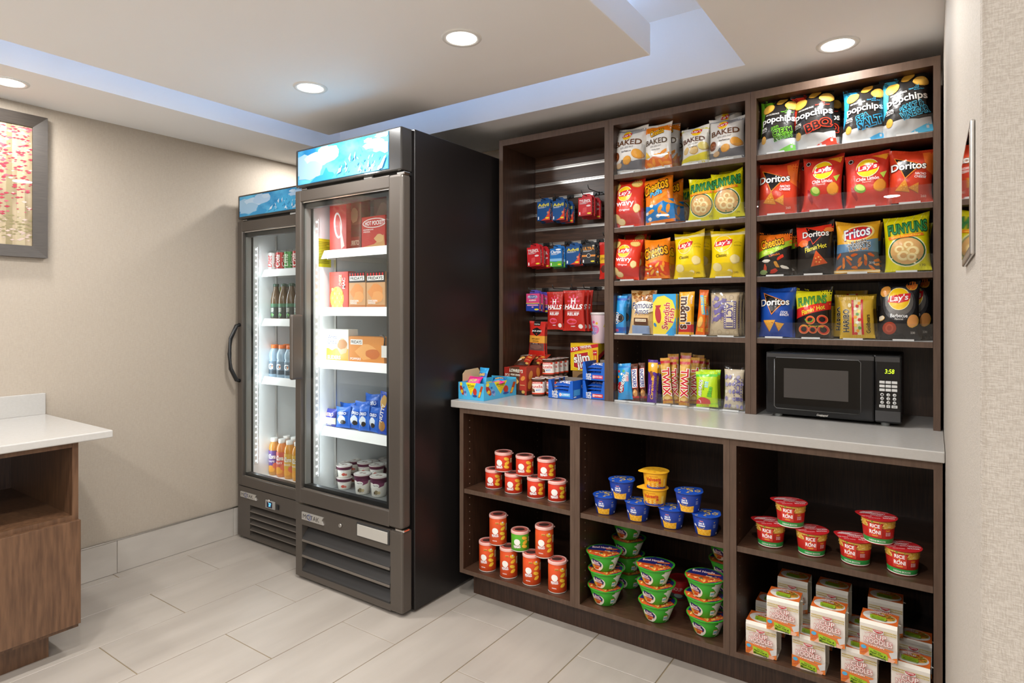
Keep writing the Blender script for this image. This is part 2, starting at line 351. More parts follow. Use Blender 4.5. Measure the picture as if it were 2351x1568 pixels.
ul = shelf_unit('upper_shelf_unit', 'dark wood upper unit with slatted back and hanging hooks, left bay', UPX[0]+.0004, UPX[1]-.0004, UP_Y, UNIT_Y1, CN_Z+.0005, UP_TOP, [], .0225, False, False)
SLAT_Y = WALL_B-.028
def slatwall():
    x0, x1 = UPX[0]+.024, UPX[1]-.022
    sw = empty('slatwall', (UPX[0]+.3, SLAT_Y, CN_Z)); tag(sw, 'dark wood slatwall with bright metal channels inside the left upper bay', 'slatwall')
    L = (-(UPX[0]+.3), -SLAT_Y, -CN_Z)
    zs = [2.042-.0737*k*1.0 for k in range(0, 16)]
    zs = [z for z in RAILS]
    edges_ = [UP_TOP-.0305]+zs+[CN_Z+.0005]
    for k in range(len(edges_)-1):
        a, b_ = edges_[k+1]+.006 if k < len(zs) else edges_[k+1], edges_[k]-.006 if k else edges_[k]
        obj('slat', B(x0, SLAT_Y, a, x1, SLAT_Y+.015, b_), [WOODX], parent=sw, loc=L)
    for z in zs: 
        mb = B(x0, SLAT_Y-.0022, z-.0075, x1, SLAT_Y+.001, z-.001).box(x0, SLAT_Y+.004, z-.0058, x1, SLAT_Y+.012, z+.0058).box(x0, SLAT_Y-.0022, z+.004, x1, SLAT_Y+.001, z+.0075)
        obj('metal_channel', mb, [STEEL], parent=sw, loc=L)
RAILS = []
for py in (369.4, 405.8, 442, 478.5, 515, 551.6, 588, 624.7, 661, 696.5, 732, 767.5, 803, 838): RAILS.append(onY(1387.5, py, SLAT_Y)[2])
slatwall()
# ================================================================ flat print: drawn in a unit panel (width 1, height h), laid onto any surface
_txt = {}
def txt(s, off, shear):
    k = (s, off, shear)
    if k in _txt: return _txt[k]
    cu = bpy.data.curves.new('lettering', 'FONT'); cu.body = s; cu.offset = off; cu.shear = shear; cu.resolution_u = 3; cu.fill_mode = 'FRONT'
    ob = bpy.data.objects.new('lettering', cu); me = ob.to_mesh()
    if me is None or len(me.polygons) == 0:
        COL.objects.link(ob); bpy.context.view_layer.update(); me = ob.evaluated_get(bpy.context.evaluated_depsgraph_get()).to_mesh()
    V = np.array([(v.co.x, v.co.y) for v in me.vertices]); Fs = [list(p.vertices) for p in me.polygons]
    ob.to_mesh_clear()
    if off == 0: lo, hi = V.min(0), V.max(0)
    else: lo, hi = txt(s, 0, shear)[2]
    W = (V-(lo+hi)/2)/(hi-lo)
    bpy.data.objects.remove(ob); bpy.data.curves.remove(cu)
    _txt[k] = (W, Fs, (lo, hi)); return _txt[k]
class Art:
    def __init__(s, h, bg='FFFFFF'): s.h = h; s.bg = bg; s.pt = 'print'; s.L = []; s.cache = {}
    def part(s, n): s.pt = n; return s
    def raw(s, V, F, col): s.L.append((s.pt, col, np.array(V, float), F)); return s
    def poly(s, pts, col):
        n = len(pts); a = 0; conv = True
        for i in range(n):
            p, q, r = pts[i-2], pts[i-1], pts[i]; cr = (q[0]-p[0])*(r[1]-q[1])-(q[1]-p[1])*(r[0]-q[0])
            if a*cr < -1e-12: conv = False
            if abs(cr) > 1e-12: a = cr
        F = [list(range(n))] if conv else [list(t) for t in tessellate_polygon([[Vector((p[0], p[1], 0)) for p in pts]])]
        return s.raw(pts, F, col)
    def rect(s, x0, y0, x1, y1, col): return s.poly([(x0, y0), (x1, y0), (x1, y1), (x0, y1)], col)
    def ell(s, cx, cy, rx, ry, col, n=22, rot=0):
        c, q = math.cos(math.radians(rot)), math.sin(math.radians(rot)); P = []
        for i in range(n):
            a = 2*math.pi*i/n; x, y = rx*math.cos(a), ry*math.sin(a); P.append((cx+x*c-y*q, cy+x*q+y*c))
        return s.poly(P, col)
    def blob(s, cx, cy, rx, ry, col, seed=0, n=14, amp=.14, rot=0):
        R = random.Random(seed); c, q = math.cos(math.radians(rot)), math.sin(math.radians(rot)); P = []
        for i in range(n):
            a = 2*math.pi*i/n; k = 1+R.uniform(-amp, amp); x, y = rx*k*math.cos(a), ry*k*math.sin(a); P.append((cx+x*c-y*q, cy+x*q+y*c))
        return s.raw(P+[(cx, cy)], [[i, (i+1) % n, n] for i in range(n)], col)
    def ring(s, cx, cy, r0, r1, col, n=20, sy=1, a0=0, a1=360):
        k = n+1; A0, A1 = math.radians(a0), math.radians(a1); P = []
        for i in range(k):
            a = A0+(A1-A0)*i/n; P += [(cx+r0*math.cos(a), cy+sy*r0*math.sin(a)), (cx+r1*math.cos(a), cy+sy*r1*math.sin(a))]
        return s.raw(P, [[2*i, 2*i+1, 2*i+3, 2*i+2] for i in range(n)], col)
    def text(s, t, cx, cy, w, h, col, rot=0, ol=0, oc='FFFFFF', shear=0, bold=.02):
        c, q = math.cos(math.radians(rot)), math.sin(math.radians(rot)); bold = round(bold*.5, 4); ol = round(ol*.8, 4)
        for off, cc in ([(bold+ol, oc)] if ol else [])+[(bold, col)]:
            W, F, _ = txt(t, off, shear); X = W[:, 0]*w; Y = W[:, 1]*h
            s.raw(np.stack([cx+X*c-Y*q, cy+X*q+Y*c], 1), F, cc)
        return s
    def chip(s, cx, cy, r, col='F1C766', seed=1, rot=20, ry=.72, dark='D9A23E'):
        s.blob(cx, cy, r, r*ry, dark, seed, 14, .06, rot); s.blob(cx-.04*r, cy+.06*r, r*.92, r*ry*.9, col, seed, 14, .06, rot)
        return s
    def cut(s, nu, nv, u0=0, u1=1):
        key = (nu, nv)
        if key in s.cache: return s.cache[key]
        out = {}
        for pn in dict.fromkeys(p for p, *_ in s.L):
            bm = bmesh.new(); cols = []
            for i, (p, col, V, F) in enumerate(s.L):
                if p != pn: continue
                if col not in cols: cols.append(col)
                mi = cols.index(col); vs = [bm.verts.new((x, y, i+1.0)) for x, y in V]
                for f in F:
                    try: bm.faces.new([vs[k] for k in f]).material_index = mi
                    except ValueError: pass
            def bis(co, no, clear=False):
                bmesh.ops.bisect_plane(bm, geom=bm.verts[:]+bm.edges[:]+bm.faces[:], plane_co=co, plane_no=no, clear_outer=clear, dist=1e-6)
            bis((1, 0, 0), (1, 0, 0), True); bis((0, 0, 0), (-1, 0, 0), True); bis((0, s.h, 0), (0, 1, 0), True); bis((0, 0, 0), (0, -1, 0), True)
            for k in range(1, nu): bis((k/nu, 0, 0), (1, 0, 0))
            for k in range(1, nv): bis((0, s.h*k/nv, 0), (0, 1, 0))
            bm.verts.index_update()
            out[pn] = (np.array([v.co for v in bm.verts]).reshape(-1, 3), [[v.index for v in f.verts] for f in bm.faces], [f.material_index for f in bm.faces], cols)
            bm.free()
        s.cache[key] = out; return out
    def lay(s, surf, finish, nu=1, nv=1, step=.00012, base=.0003):
        """meshes {part: mesh} of this print on surf(u, v, offset)"""
        res = {}
        for pn, (V, F, Mi, cols) in s.cut(nu, nv).items():
            if len(V) == 0: continue
            P = surf(V[:, 0], V[:, 1]/s.h, base+step*V[:, 2])
            me = bpy.data.meshes.new(pn); me.from_pydata(P.tolist(), [], F)
            for c in cols: me.materials.append(finish(c))
            me.polygons.foreach_set('material_index', Mi)
            if nu > 1: me.polygons.foreach_set('use_smooth', [True]*len(F))
            res[pn] = me
        return res
def flat(W, H, y=0, z=0, x=0):
    return lambda u, v, o: np.stack([x+(u-.5)*W, y-o, z+v*H], 1)
def conesurf(r0, r1, z0, z1, ang):
    def f(u, v, o):
        a = (u-.5)*math.radians(ang); r = r0+(r1-r0)*v+o
        return np.stack([r*np.sin(a), -r*np.cos(a), z0+(z1-z0)*v], 1)
    return f
def disc(R, z, rot=0):
    # unit panel onto a horizontal disc, print's lower edge towards the front
    c, q = math.cos(rot), math.sin(rot)
    def f(u, v, o):
        x = (u-.5)*2*R; y = (v-.5)*2*R
        return np.stack([x*c-y*q, x*q+y*c, z+o], 1)
    return f
# ---------------------------------------------------------------- bags
def bag_grid(W, H, D, seed, nu=16, nv=20, ear=.03, flat_=False):
    R = np.random.RandomState(seed); u = np.linspace(-1, 1, nu+1)[None, :]; v = np.linspace(0, 1, nv+1)[:, None]
    sv = np.clip(np.sin(np.pi*np.clip((v-.03)/.94, 0, 1)), 0, 1)**.55
    eu = np.clip(1-np.abs(u)**2.3, 0, 1)**.7
    ph = R.rand(8)*6.28
    wr = np.exp(-((1-v)/.16)**1.2)*(np.sin(7*u+ph[0])+.7*np.sin(13*u+ph[1]+4*v))+np.exp(-(v/.14)**1.2)*(np.sin(8*u+ph[2])+.6*np.sin(15*u+ph[3]))
    lf = np.sin(2.2*u+3*v+ph[4])*np.sin(4.5*v+ph[5])+.6*np.sin(5*u*(v-.4)+ph[6])
    d = D/2*sv*eu*(1+.16*lf)+D*.065*wr*(1-np.abs(u)**4)*np.minimum(1, sv+.25)
    x = W/2*u*(1-.10*sv*(1+.3*np.sin(3*v+ph[7])))
    z = H*v+H*ear*(np.abs(u)**1.6)*np.clip((v-.72)/.28, 0, 1)**2*(1+.5*np.sin(2*u+ph[0]))-H*.012*(np.abs(u)**2)*np.clip((.12-v)/.12, 0, 1)
    bend = D*.10*np.sin(1.6*u+ph[2])*np.clip((v-.8)/.2, 0, 1)**2
    o = np.ones_like(u*v)
    fr = np.stack([x*o, (-np.maximum(d, .0006)+bend)*o, z*o], -1); bk = np.stack([x*o, (np.maximum(d*.8, .0006)+bend)*o, z*o], -1)
    zmin = min(fr[..., 2].min(), bk[..., 2].min()); fr[..., 2] -= zmin; bk[..., 2] -= zmin
    return fr, bk
def gridsurf(G):
    nv, nu = G.shape[0]-1, G.shape[1]-1
    du = np.gradient(G, axis=1); dv = np.gradient(G, axis=0); N = np.cross(du, dv); N /= np.linalg.norm(N, axis=-1, keepdims=True)+1e-12
    def f(u, v, o):
        a = np.clip(u, 0, 1)*nu; b = np.clip(v, 0, 1)*nv; i = np.minimum(a.astype(int), nu-1); j = np.minimum(b.astype(int), nv-1); a = (a-i)[:, None]; b = (b-j)[:, None]
        L = lambda T: (T[j, i]*(1-a)+T[j, i+1]*a)*(1-b)+(T[j+1, i]*(1-a)+T[j+1, i+1]*a)*b
        return L(G)+L(N)*np.asarray(o)[:, None]
    return f
def bag_mesh(fr, bk, bgm, seal=2):
    nv, nu = fr.shape[0], fr.shape[1]; V = fr.reshape(-1, 3).tolist()+bk.reshape(-1, 3).tolist(); n = nv*nu; F = []
    for j in range(nv-1):
        for i in range(nu-1):
            a = j*nu+i; F.append([a, a+1, a+nu+1, a+nu]); F.append([n+a, n+a+nu, n+a+nu+1, n+a+1])
        F.append([j*nu, (j+1)*nu, n+(j+1)*nu, n+j*nu]); e = j*nu+nu-1; F.append([e, n+e, n+e+nu, e+nu])
    for i in range(nu-1):
        F.append([i, n+i, n+i+1, i+1]); t = (nv-1)*nu+i; F.append([t, t+1, n+t+1, n+t])
    me = bpy.data.meshes.new('pouch'); me.from_pydata(V, [], F); me.materials.append(bgm); me.polygons.foreach_set('use_smooth', [True]*len(F)); return me
def seal_mesh(fr, bk, top, m, h=.012):
    # crimped strip: thin ridged band wrapped over the seal
    row = -1 if top else 0; row2 = -2 if top else 1
    P = []; n = 33; s = gridsurf(fr); sb = gridsurf(bk)
    H = fr[..., 2].max(); dv = h/H
    us = np.linspace(.002, .998, n); mb = MB()
    lo, hi = (1-dv, 1.0) if top else (0.0, dv)
    off = .0006+.0005*(np.arange(n) % 2)
    A = s(us, np.full(n, lo), off); Bv = s(us, np.full(n, hi), off); C = sb(us, np.full(n, hi), -off); Dv = sb(us, np.full(n, lo), -off)
    V = np.concatenate([A, Bv, C, Dv]).tolist(); F = []
    for k in range(3):
        for i in range(n-1): F.append([k*n+i, k*n+i+1, (k+1)*n+i+1, (k+1)*n+i])
    me = bpy.data.meshes.new('seal'); me.from_pydata(V, [], F); me.materials.append(m); return me
_seed = [10]
def bag(name, label, cat, art, W, H, D, loc, rot=(0, 0, 0), group=None, fin=film, sealcol=None, nu=16, nv=20, ear=.03, seals=True, seed=None):
    _seed[0] += 1; fr, bk = bag_grid(W, H, D, seed or _seed[0], nu, nv, ear)
    o = obj(name, bag_mesh(fr, bk, fin(art.bg))); o.location = loc; o.rotation_euler = rot; tag(o, label, cat, group)
    for pn, me in art.lay(gridsurf(fr), fin, nu, nv).items(): obj(pn, me, parent=o)
    if seals:
        sm = fin(sealcol or art.bg)
        obj('top_seal', seal_mesh(fr, bk, True, sm), parent=o); obj('bottom_seal', seal_mesh(fr, bk, False, sm), parent=o)
    return o
def pbag(art, L, R, top, z, dy, label, group, roll=0, lean=6, D=.078, yf=UP_Y, ear=.05, name='chip_bag', cat='chip bag', **kw):
    """bag seen between pixel columns L..R with its top at pixel row top, standing on height z, dy behind the shelf front"""
    Y = yf+dy; mid = (top+onY_row((L+R)/2, z, Y))/2
    x0, x1 = onY(L, mid, Y)[0], onY(R, mid, Y)[0]; zt = onY((L+R)/2, top, Y)[2]
    H = (zt-z)/(math.cos(math.radians(lean))*(1+ear*.3)); W = (x1-x0)*1.06
    r = math.radians(roll); lift = abs(math.sin(r))*W/2
    return bag(name, label, cat, art, W, H-lift*.6, D, ((x0+x1)/2, Y, z+lift*.95+.002+.5*D*math.sin(math.radians(abs(lean)))*.0), (-math.radians(lean), -r, 0), group, ear=ear, **kw)
def onY_row(px, z, Y):
    r = (px-1175.5)/F_PX; d1 = r*_s+_c; t = Y/d1; return HORIZON-F_PX*(z-EYE)/t
# ---------------------------------------------------------------- boxes
def carton(name, label, cat, W, H, D, bgm, loc, rotz=0, group=None, front=None, right=None, left=None, top=None, fin=card, bevel=.0012, rot=None):
    """printed carton; front faces -y, base centred on loc"""
    o = obj(name, BB(-W/2, -D/2, 0, W/2, D/2, H, bevel, seg=1), [bgm]); o.location = loc; o.rotation_euler = rot or (0, 0, rotz); tag(o, label, cat, group)
    def put(art, surf):
        if art is None: return
        for pn, me in art.lay(surf, fin).items(): obj(pn, me, parent=o)
    put(front, flat(W, H, -D/2))
    put(right, lambda u, v, q: np.stack([W/2+q, (u-.5)*D, v*H], 1)); put(left, lambda u, v, q: np.stack([-W/2-q, (.5-u)*D, v*H], 1))
    put(top, lambda u, v, q: np.stack([(u-.5)*W, (v-.5)*D, H+q], 1))
    return o
# ---------------------------------------------------------------- the prints
def sunlogo(A, cx, cy, r, part='logo', word="Lay's"):
    r *= 1.12
    A.part(part); A.ell(cx, cy, r*1.06, r*1.06, 'FFF3C0', 24); A.ell(cx, cy, r, r, 'F9CB1B', 24)
    A.poly([(cx-r*1.12, cy-.30*r), (cx-r*.9, cy+.22*r), (cx, cy+.42*r), (cx+1.1*r, cy+.52*r), (cx+1.05*r, cy+.05*r), (cx+.85*r, cy-.22*r), (cx, cy-.42*r)], 'D7222B')
    A.text(word, cx, cy+.02*r, r*1.75, r*.72, 'FFFFFF', 6, shear=.15, bold=.03); return A
def cheetos(A, cx, cy, w, h, rot=12):
    A.part('logo'); A.text('Cheetos', cx, cy, w*1.06, h*1.18, 'FBB615', rot, .075, '1A1413', .1, .05); return A
ARTS = {}
def reg(n): 
    def d(f): ARTS[n] = f(); return f
    return d
@reg('wavy')
def _():
    A = Art(1.42, 'E23A22'); A.part('picture'); A.rect(0, 0, 1, .45, 'C9302A')
    A.chip(.16, 1.22, .14, 'F2CD77', 1, 60); A.chip(.78, 1.28, .17, 'F2CD77', 2, -20); A.chip(.83, .52, .14, 'F4DDA0', 3, 80); A.chip(.2, .25, .17, 'EFCB85', 4, -40); A.chip(.36, .14, .13, 'F0D59A', 5, -10)
    sunlogo(A, .45, .98, .20); A.part('lettering'); A.text('wavy', .48, .64, .56, .17, 'FFFFFF', 2, bold=.035); A.text('Original', .46, .475, .32, .075, 'FFFFFF', 2); return A
@reg('classic')
def _():
    A = Art(1.42, 'F5D411'); A.part('picture'); A.rect(0, 1.26, 1, 1.42, 'EFE0A0'); A.chip(.8, .5, .15, 'F2DF9C', 3, 70, .9, 'DDBE62'); A.chip(.25, .28, .17, 'F0DD9A', 4, -20, .8, 'DABB60'); A.chip(.62, .14, .10, 'F3E3A5', 9)
    A.blob(.42, .1, .25, .09, 'E6C93A', 6); sunlogo(A, .42, .99, .225); A.part('lettering'); A.text('Classic', .40, .62, .36, .09, '4A3A16', 1); A.text('240', .80, .13, .12, .05, '8A7A20'); A.text('GLUTEN FREE', .84, .93, .18, .03, '8A7A20'); A.ring(.84, 1.0, .08, .09, '8A7A20', 10, .5, 0, 180)
    return A
def baked(A, col, dark, word, flav, orig=False):
    A.part('lettering'); A.text('BAKED', .5, .86, .80, .17, dark, 3, bold=.04); A.text('65% LESS FAT', .5, .70, .40, .055, '8B857E', 3); A.text(flav, .5, .59, .30, .055, '3A2A20', 2, bold=.03)
@reg('baked_bbq')
def _():
    A = Art(1.36, 'EAE6DE'); A.part('picture'); A.poly([(0, 1.36), (0, 1.25), (.35, 1.24), (.6, 1.12), (1, 1.22), (1, 1.36)], 'A6A5A7'); A.poly([(0, 0), (1, 0), (1, .38), (.7, .30), (.35, .36), (.25, .2), (0, .28)], '6E6E73')
    A.ell(.14, .46, .12, .15, '7E3F1C'); A.ring(.14, .46, .04, .07, 'A8623A', 12); A.chip(.82, .50, .17, 'EDA63A', 2, -30, .8, 'C9822A'); A.chip(.52, .33, .14, 'EFAA40', 5, 30, .8, 'C9822A'); A.chip(.25, .2, .1, 'D9B48A', 6)
    baked(A, 0, '6A4125', 'BAKED', 'barbecue'); sunlogo(A, .44, 1.09, .125); return A
@reg('baked_cheetos')
def _():
    A = Art(1.45, 'EFEBE3'); A.part('picture'); A.poly([(0, 1.45), (0, 1.2), (.3, 1.16), (.55, 1.26), (1, 1.18), (1, 1.45)], 'F08316'); A.poly([(0, 0), (1, 0), (1, .42), (.7, .3), (.4, .38), (.2, .3), (0, .4)], 'E9711F')
    for i, (x, y) in enumerate(((.55, .42), (.78, .5), (.88, .36), (.4, .2), (.65, .18), (.25, .15), (.85, .15))): A.blob(x, y, .13, .05, 'F49A2E', i, rot=30*i, amp=.2)
    A.poly([(.08, .36), (.3, .36), (.12, .58)], 'F2C53A'); cheetos(A, .52, 1.17, .46, .17, 14); baked(A, 0, '5E4A33', 'BAKED', 'crunchy cheese'); return A
@reg('baked_orig')
def _():
    A = Art(1.4, 'ECE8DD'); A.part('picture'); A.poly([(0, 1.4), (0, 1.27), (.4, 1.33), (1, 1.25), (1, 1.4)], 'DDD22E'); A.poly([(0, 0), (1, 0), (1, .42), (.62, .30), (.3, .26), (0, .2)], 'E8D62A')
    A.chip(.22, .48, .14, 'E2C078', 2, 60); A.chip(.52, .46, .17, 'E0BD78', 3, 20, .85, 'B98E4A'); A.chip(.86, .60, .18, 'DCCB72', 4, 10, .9, 'B9A24A')
    baked(A, 0, '5A2F1C', 'BAKED', 'original'); sunlogo(A, .60, 1.16, .15); return A
@reg('puffs')
def _():
    A = Art(1.42, 'F4851A'); A.part('picture'); A.poly([(0, 0), (1, 0), (1, .72), (.75, .64), (.5, .52), (.25, .50), (0, .58)], '1B82CC')
    for i, (x, y, r) in enumerate(((.55, .72, 20), (.75, .82, 40), (.86, .62, -20), (.6, .38, 60), (.84, .40, 75), (.42, .60, 30), (.72, .22, -40), (.28, .34, 10))): A.blob(x, y, .15, .055, 'F79A2B', i, 12, .12, r)
    for i, (x, y) in enumerate(((.2, .15), (.34, .5), (.5, .2), (.12, .32))): A.blob(x, y, .07, .05, 'F0EBDD', i+20)
    cheetos(A, .44, 1.14, .80, .30, 14); A.part('lettering'); A.text('Puffs', .50, .90, .40, .15, '58C6F2', 16, .05, '123E7A', .1, .04); return A
def onion(A, y0, r):
    A.part('picture'); A.ell(.5, y0, r*1.08, r*.98, 'F7F2C8', 26); A.ell(.5, y0, r*1.02, r*.92, '1E6B45', 26); A.ell(.5, y0, r*.94, r*.84, 'D8A96A', 26)
    for i, (x, y, q) in enumerate(((-.42, .1, .26), (.1, .35, .26), (.32, -.05, .34), (-.2, -.3, .34), (.25, -.4, .26))): A.ring(.5+x*r, y0+y*r, q*r*.55, q*r*1.15, 'F3DFA4', 16, .85); A.ring(.5+x*r, y0+y*r, q*r*1.0, q*r*1.15, 'E2C27C', 16, .85)
@reg('funyuns')
def _():
    A = Art(1.40, 'E6DD12'); onion(A, .48, .40)
    for i in range(5): A.poly([(.05+.18*i, 1.22), (.06+.18*i, 1.22), (.16+.18*i, 1.40), (.15+.18*i, 1.40)], 'F1EB7A')
    A.part('logo'); A.text('FUNYUNS', .52, 1.08, .84, .26, '3E9A4E', 5, .075, '0F4A33', .08, .03); A.poly([(.1, .86), (.85, .93), (.88, .86), (.12, .78)], 'EE7A1E'); A.text('Onion Flavored Rings', .49, .857, .64, .05, 'FFE53A', 5, bold=.03); A.part('lettering'); A.text('170', .82, .12, .12, .05, '7C7410'); return A
@reg('crunchy')
def _():
    A = Art(1.4, 'F5881C'); A.part('picture'); A.poly([(0, 0), (1, 0), (1, .55), (.6, .62), (.3, .52), (0, .46)], 'D9441F')
    for i in range(16): A.blob(.12+.22*(i % 4)+.05*(i//4 % 2), .1+.12*(i//4), .12, .04, ('F79A2B', 'E8591E', 'F4B03C')[i % 3], i, 12, .2, 25+40*i)
    for i, (x, y) in enumerate(((.35, .42), (.6, .22), (.2, .2))): A.blob(x, y, .05, .035, 'EFE9DF', i+40)
    cheetos(A, .5, .95, .82, .32, 14); A.part('lettering'); A.text('CRUNCHY', .56, .72, .4, .06, 'F9D33A', 14); return A
@reg('limon')
def _():
    A = Art(1.42, 'D23A2A'); A.part('picture'); A.poly([(.55, 1.36), (.72, 1.42), (1, 1.38), (.93, 1.2), (.8, 1.26)], 'F0A02E'); A.chip(.8, .50, .17, 'F0A23A', 2, 70, .85, 'C87A22')
    A.ell(.34, .46, .15, .11, '6FA02A', rot=-35); A.ell(.35, .485, .12, .075, 'C7E06A', rot=-35); A.poly([(.8, .82), (.95, .9), (.88, .7)], 'B9D24A'); A.blob(.2, .35, .05, .2, 'A61E22', 3, rot=20)
    A.ell(.14, 1.24, .07, .06, '2A1614'); A.ring(.14, 1.24, .045, .055, 'E8E0D8', 12); sunlogo(A, .52, 1.0, .22)
    A.part('lettering'); A.text('Chile Limón', .52, .70, .52, .085, 'FFFFFF', 1, bold=.03); A.text('Flavored', .5, .62, .2, .04, 'F3D7C8'); return A
def tri(A, cx, cy, r, c1='F08A28', c2='14100F'):
    A.part('logo')
    P = lambda k: [(cx-.95*k, cy+.85*k), (cx+.95*k, cy+.15*k), (cx-.12*k, cy-1.0*k)]
    A.poly(P(r*1.12), c1); A.poly(P(r), c2); A.text('Doritos', cx+.02, cy+.08*r, r*2.55, r*.62, 'F6F2EC', 3, .05, '1A1514', .0, .045)
def dchip(A, cx, cy, r, rot, col='E8962E'):
    q = math.radians(rot); P = [(cx+r*math.cos(q+a), cy+r*math.sin(q+a)) for a in (0, 2.09, 4.19)]; A.poly([(x-.012, y-.015) for x, y in P], 'A8561A'); A.poly(P, col)
    for i in range(5): A.blob(cx+r*.28*math.cos(i*1.3), cy+r*.28*math.sin(i*1.3), r*.09, r*.07, 'F6BA58', i)
@reg('nacho')
def _():
    A = Art(1.35, 'D33F22'); A.part('picture'); A.poly([(.7, 1.35), (1, 1.35), (1, .7), (.85, .8)], 'E8702A'); dchip(A, .35, .36, .2, 200); dchip(A, .62, .33, .15, 180); tri(A, .42, .88, .30)
    A.part('lettering'); A.text('NACHO', .72, .69, .24, .06, 'FFFFFF', 0, shear=.2, bold=.04); A.text('CHEESE', .72, .61, .26, .06, 'FFFFFF', 0, shear=.2, bold=.04); A.text('260', .8, .14, .12, .05, 'E9C3B0'); return A
@reg('flamin')
def _():
    A = Art(1.42, '1F1A18'); A.part('picture'); A.poly([(0, 1.42), (1, 1.42), (1, 1.16), (.8, 1.22), (.55, 1.0), (.3, .86), (0, .80)], 'D9331F'); A.blob(.2, .85, .16, .1, 'F0702A', 3); A.blob(.88, 1.2, .12, .06, 'F08A3A', 5)
    dchip(A, .62, .36, .26, 100, 'D9531F'); tri(A, .52, 1.08, .27, 'E2482A', '1A1211'); A.part('lettering'); A.text("Flamin'Hot", .55, .70, .6, .13, 'F3E23A', 14, shear=.2, bold=.03); return A
@reg('ranch')
def _():
    A = Art(1.35, '1B4BA6'); A.part('picture'); A.rect(0, 1.22, 1, 1.35, '173A86'); dchip(A, .32, .34, .21, 150, 'F0AC3C'); dchip(A, .6, .30, .15, 140, 'F0AC3C'); tri(A, .44, .92, .30)
    A.part('lettering'); A.text('COOL', .74, .66, .18, .06, 'FFFFFF', 0, shear=.2, bold=.04); A.text('RANCH', .74, .59, .22, .06, 'FFFFFF', 0, shear=.2, bold=.04); return A
@reg('cheetlime')
def _():
    A = Art(1.38, '1E1917'); A.part('picture'); A.poly([(0, 1.38), (1, 1.38), (1, .98), (.5, .84), (0, .72)], 'F0761E'); A.poly([(0, .72), (.5, .84), (1, 1.10), (1, .92), (.5, .64), (0, .5)], 'A6D02E')
    for i, (x, y) in enumerate(((.3, .42), (.72, .52), (.25, .2), (.6, .3), (.8, .22), (.5, .12))): A.blob(x, y, .12, .05, ('EDE6D8', 'D8361F', 'E8502A', 'F0A63A')[i % 4], i, 12, .2, 40*i)
    A.ell(.2, .1, .11, .07, 'A9C47A'); cheetos(A, .47, 1.0, .62, .24, 14); A.part('lettering'); A.text("Flamin' Hot", .5, .74, .6, .1, 'E9F06A', 18, shear=.2); A.text('Limón', .55, .60, .3, .07, 'F0761E', 14); return A
@reg('fritos')
def _():
    A = Art(1.22, 'F0B02C'); A.part('picture'); A.rect(0, 0, 1, .52, '4E5660'); A.poly([(0, .70), (.4, .66), (1, .82), (1, .48), (0, .48)], '5F86A8')
    for i in range(16): A.blob(.08+.125*(i % 8), .12+.16*(i//8)+.06*(i % 3), .085, .032, ('D9722A', 'E88A38', 'C65A1E')[i % 3], i, 10, .25, 35+47*i)
    A.part('logo'); A.ell(.53, .92, .38, .2, 'F7DC8A', rot=10); A.ell(.53, .92, .33, .165, 'D32B26', rot=10); A.text('Fritos', .50, .94, .62, .24, 'FFFFFF', 12, .04, '1B3A86', .15, .04)
    A.part('lettering'); A.text('FLAVOR', .56, .70, .36, .085, '1C1A1A', 12, .05, 'F2EFE8', .1, .04); A.text('TWISTS', .56, .605, .52, .12, '1C1A1A', 9, .05, 'F2EFE8', .1, .04); A.text('HONEY BBQ', .56, .51, .42, .05, 'F2A63A', 8, bold=.03); A.rect(0, .02, 1, .06, 'F0D9A8'); A.text('310', .84, .22, .11, .05, 'F0EDE6'); return A
@reg('funhot')
def _():
    A = Art(1.38, '231C1A'); A.part('picture'); A.poly([(0, 1.38), (1, 1.38), (1, .9), (.5, .82), (0, .78)], 'D6CE1E'); A.poly([(0, .80), (.3, .84), (1, 1.02), (1, .78), (0, .52)], 'D8291F')
    for i, (x, y, r) in enumerate(((.45, .46, .14), (.78, .48, .15), (.25, .22, .15), (.78, .2, .16), (.5, .2, .12))): A.ring(x, y, r*.58, r, ('E2542A', 'D9402A')[i % 2], 16, .85); A.ring(x, y, r*.85, r, 'F08A50', 16, .85)
    A.ring(.42, .5, .1, .13, '7DBB3A', 12, .8, 180, 360); A.part('logo'); A.text('FUNYUNS', .48, 1.02, .78, .22, '4F9E3A', 6, .045, '123F2C', .08, .03); A.part('lettering'); A.text("Flamin' Hot", .52, .755, .66, .13, 'F3E53A', 16, shear=.2, bold=.03); A.text('Onion Flavored Rings', .5, .30, .6, .05, 'F3E53A', -3, bold=.03); return A
@reg('gold')
def _():
    A = Art(1.14, 'C6A02A'); A.part('picture'); A.rect(.36, 0, .42, 1.14, 'C7202A'); A.rect(.64, 0, .70, 1.14, 'C7202A'); A.rect(.43, .04, .63, 1.08, 'DCCB9A')
    for i in range(12): A.blob(.47+.06*(i % 3), .12+.075*i, .05, .045, ('C8302A', 'E8A02A', '5E9A3A', 'F0D04A', 'F2EDE0')[i % 5], i)
    A.part('lettering'); A.text('HARIBO', .19, .48, .62, .18, '1A1712', 90, .03, 'F3E7C0', 0, .05); A.text('Goldbears', .83, .38, .5, .11, '2A2012', 90, bold=.03); A.ell(.3, .9, .05, .06, 'E9DDB0'); return A
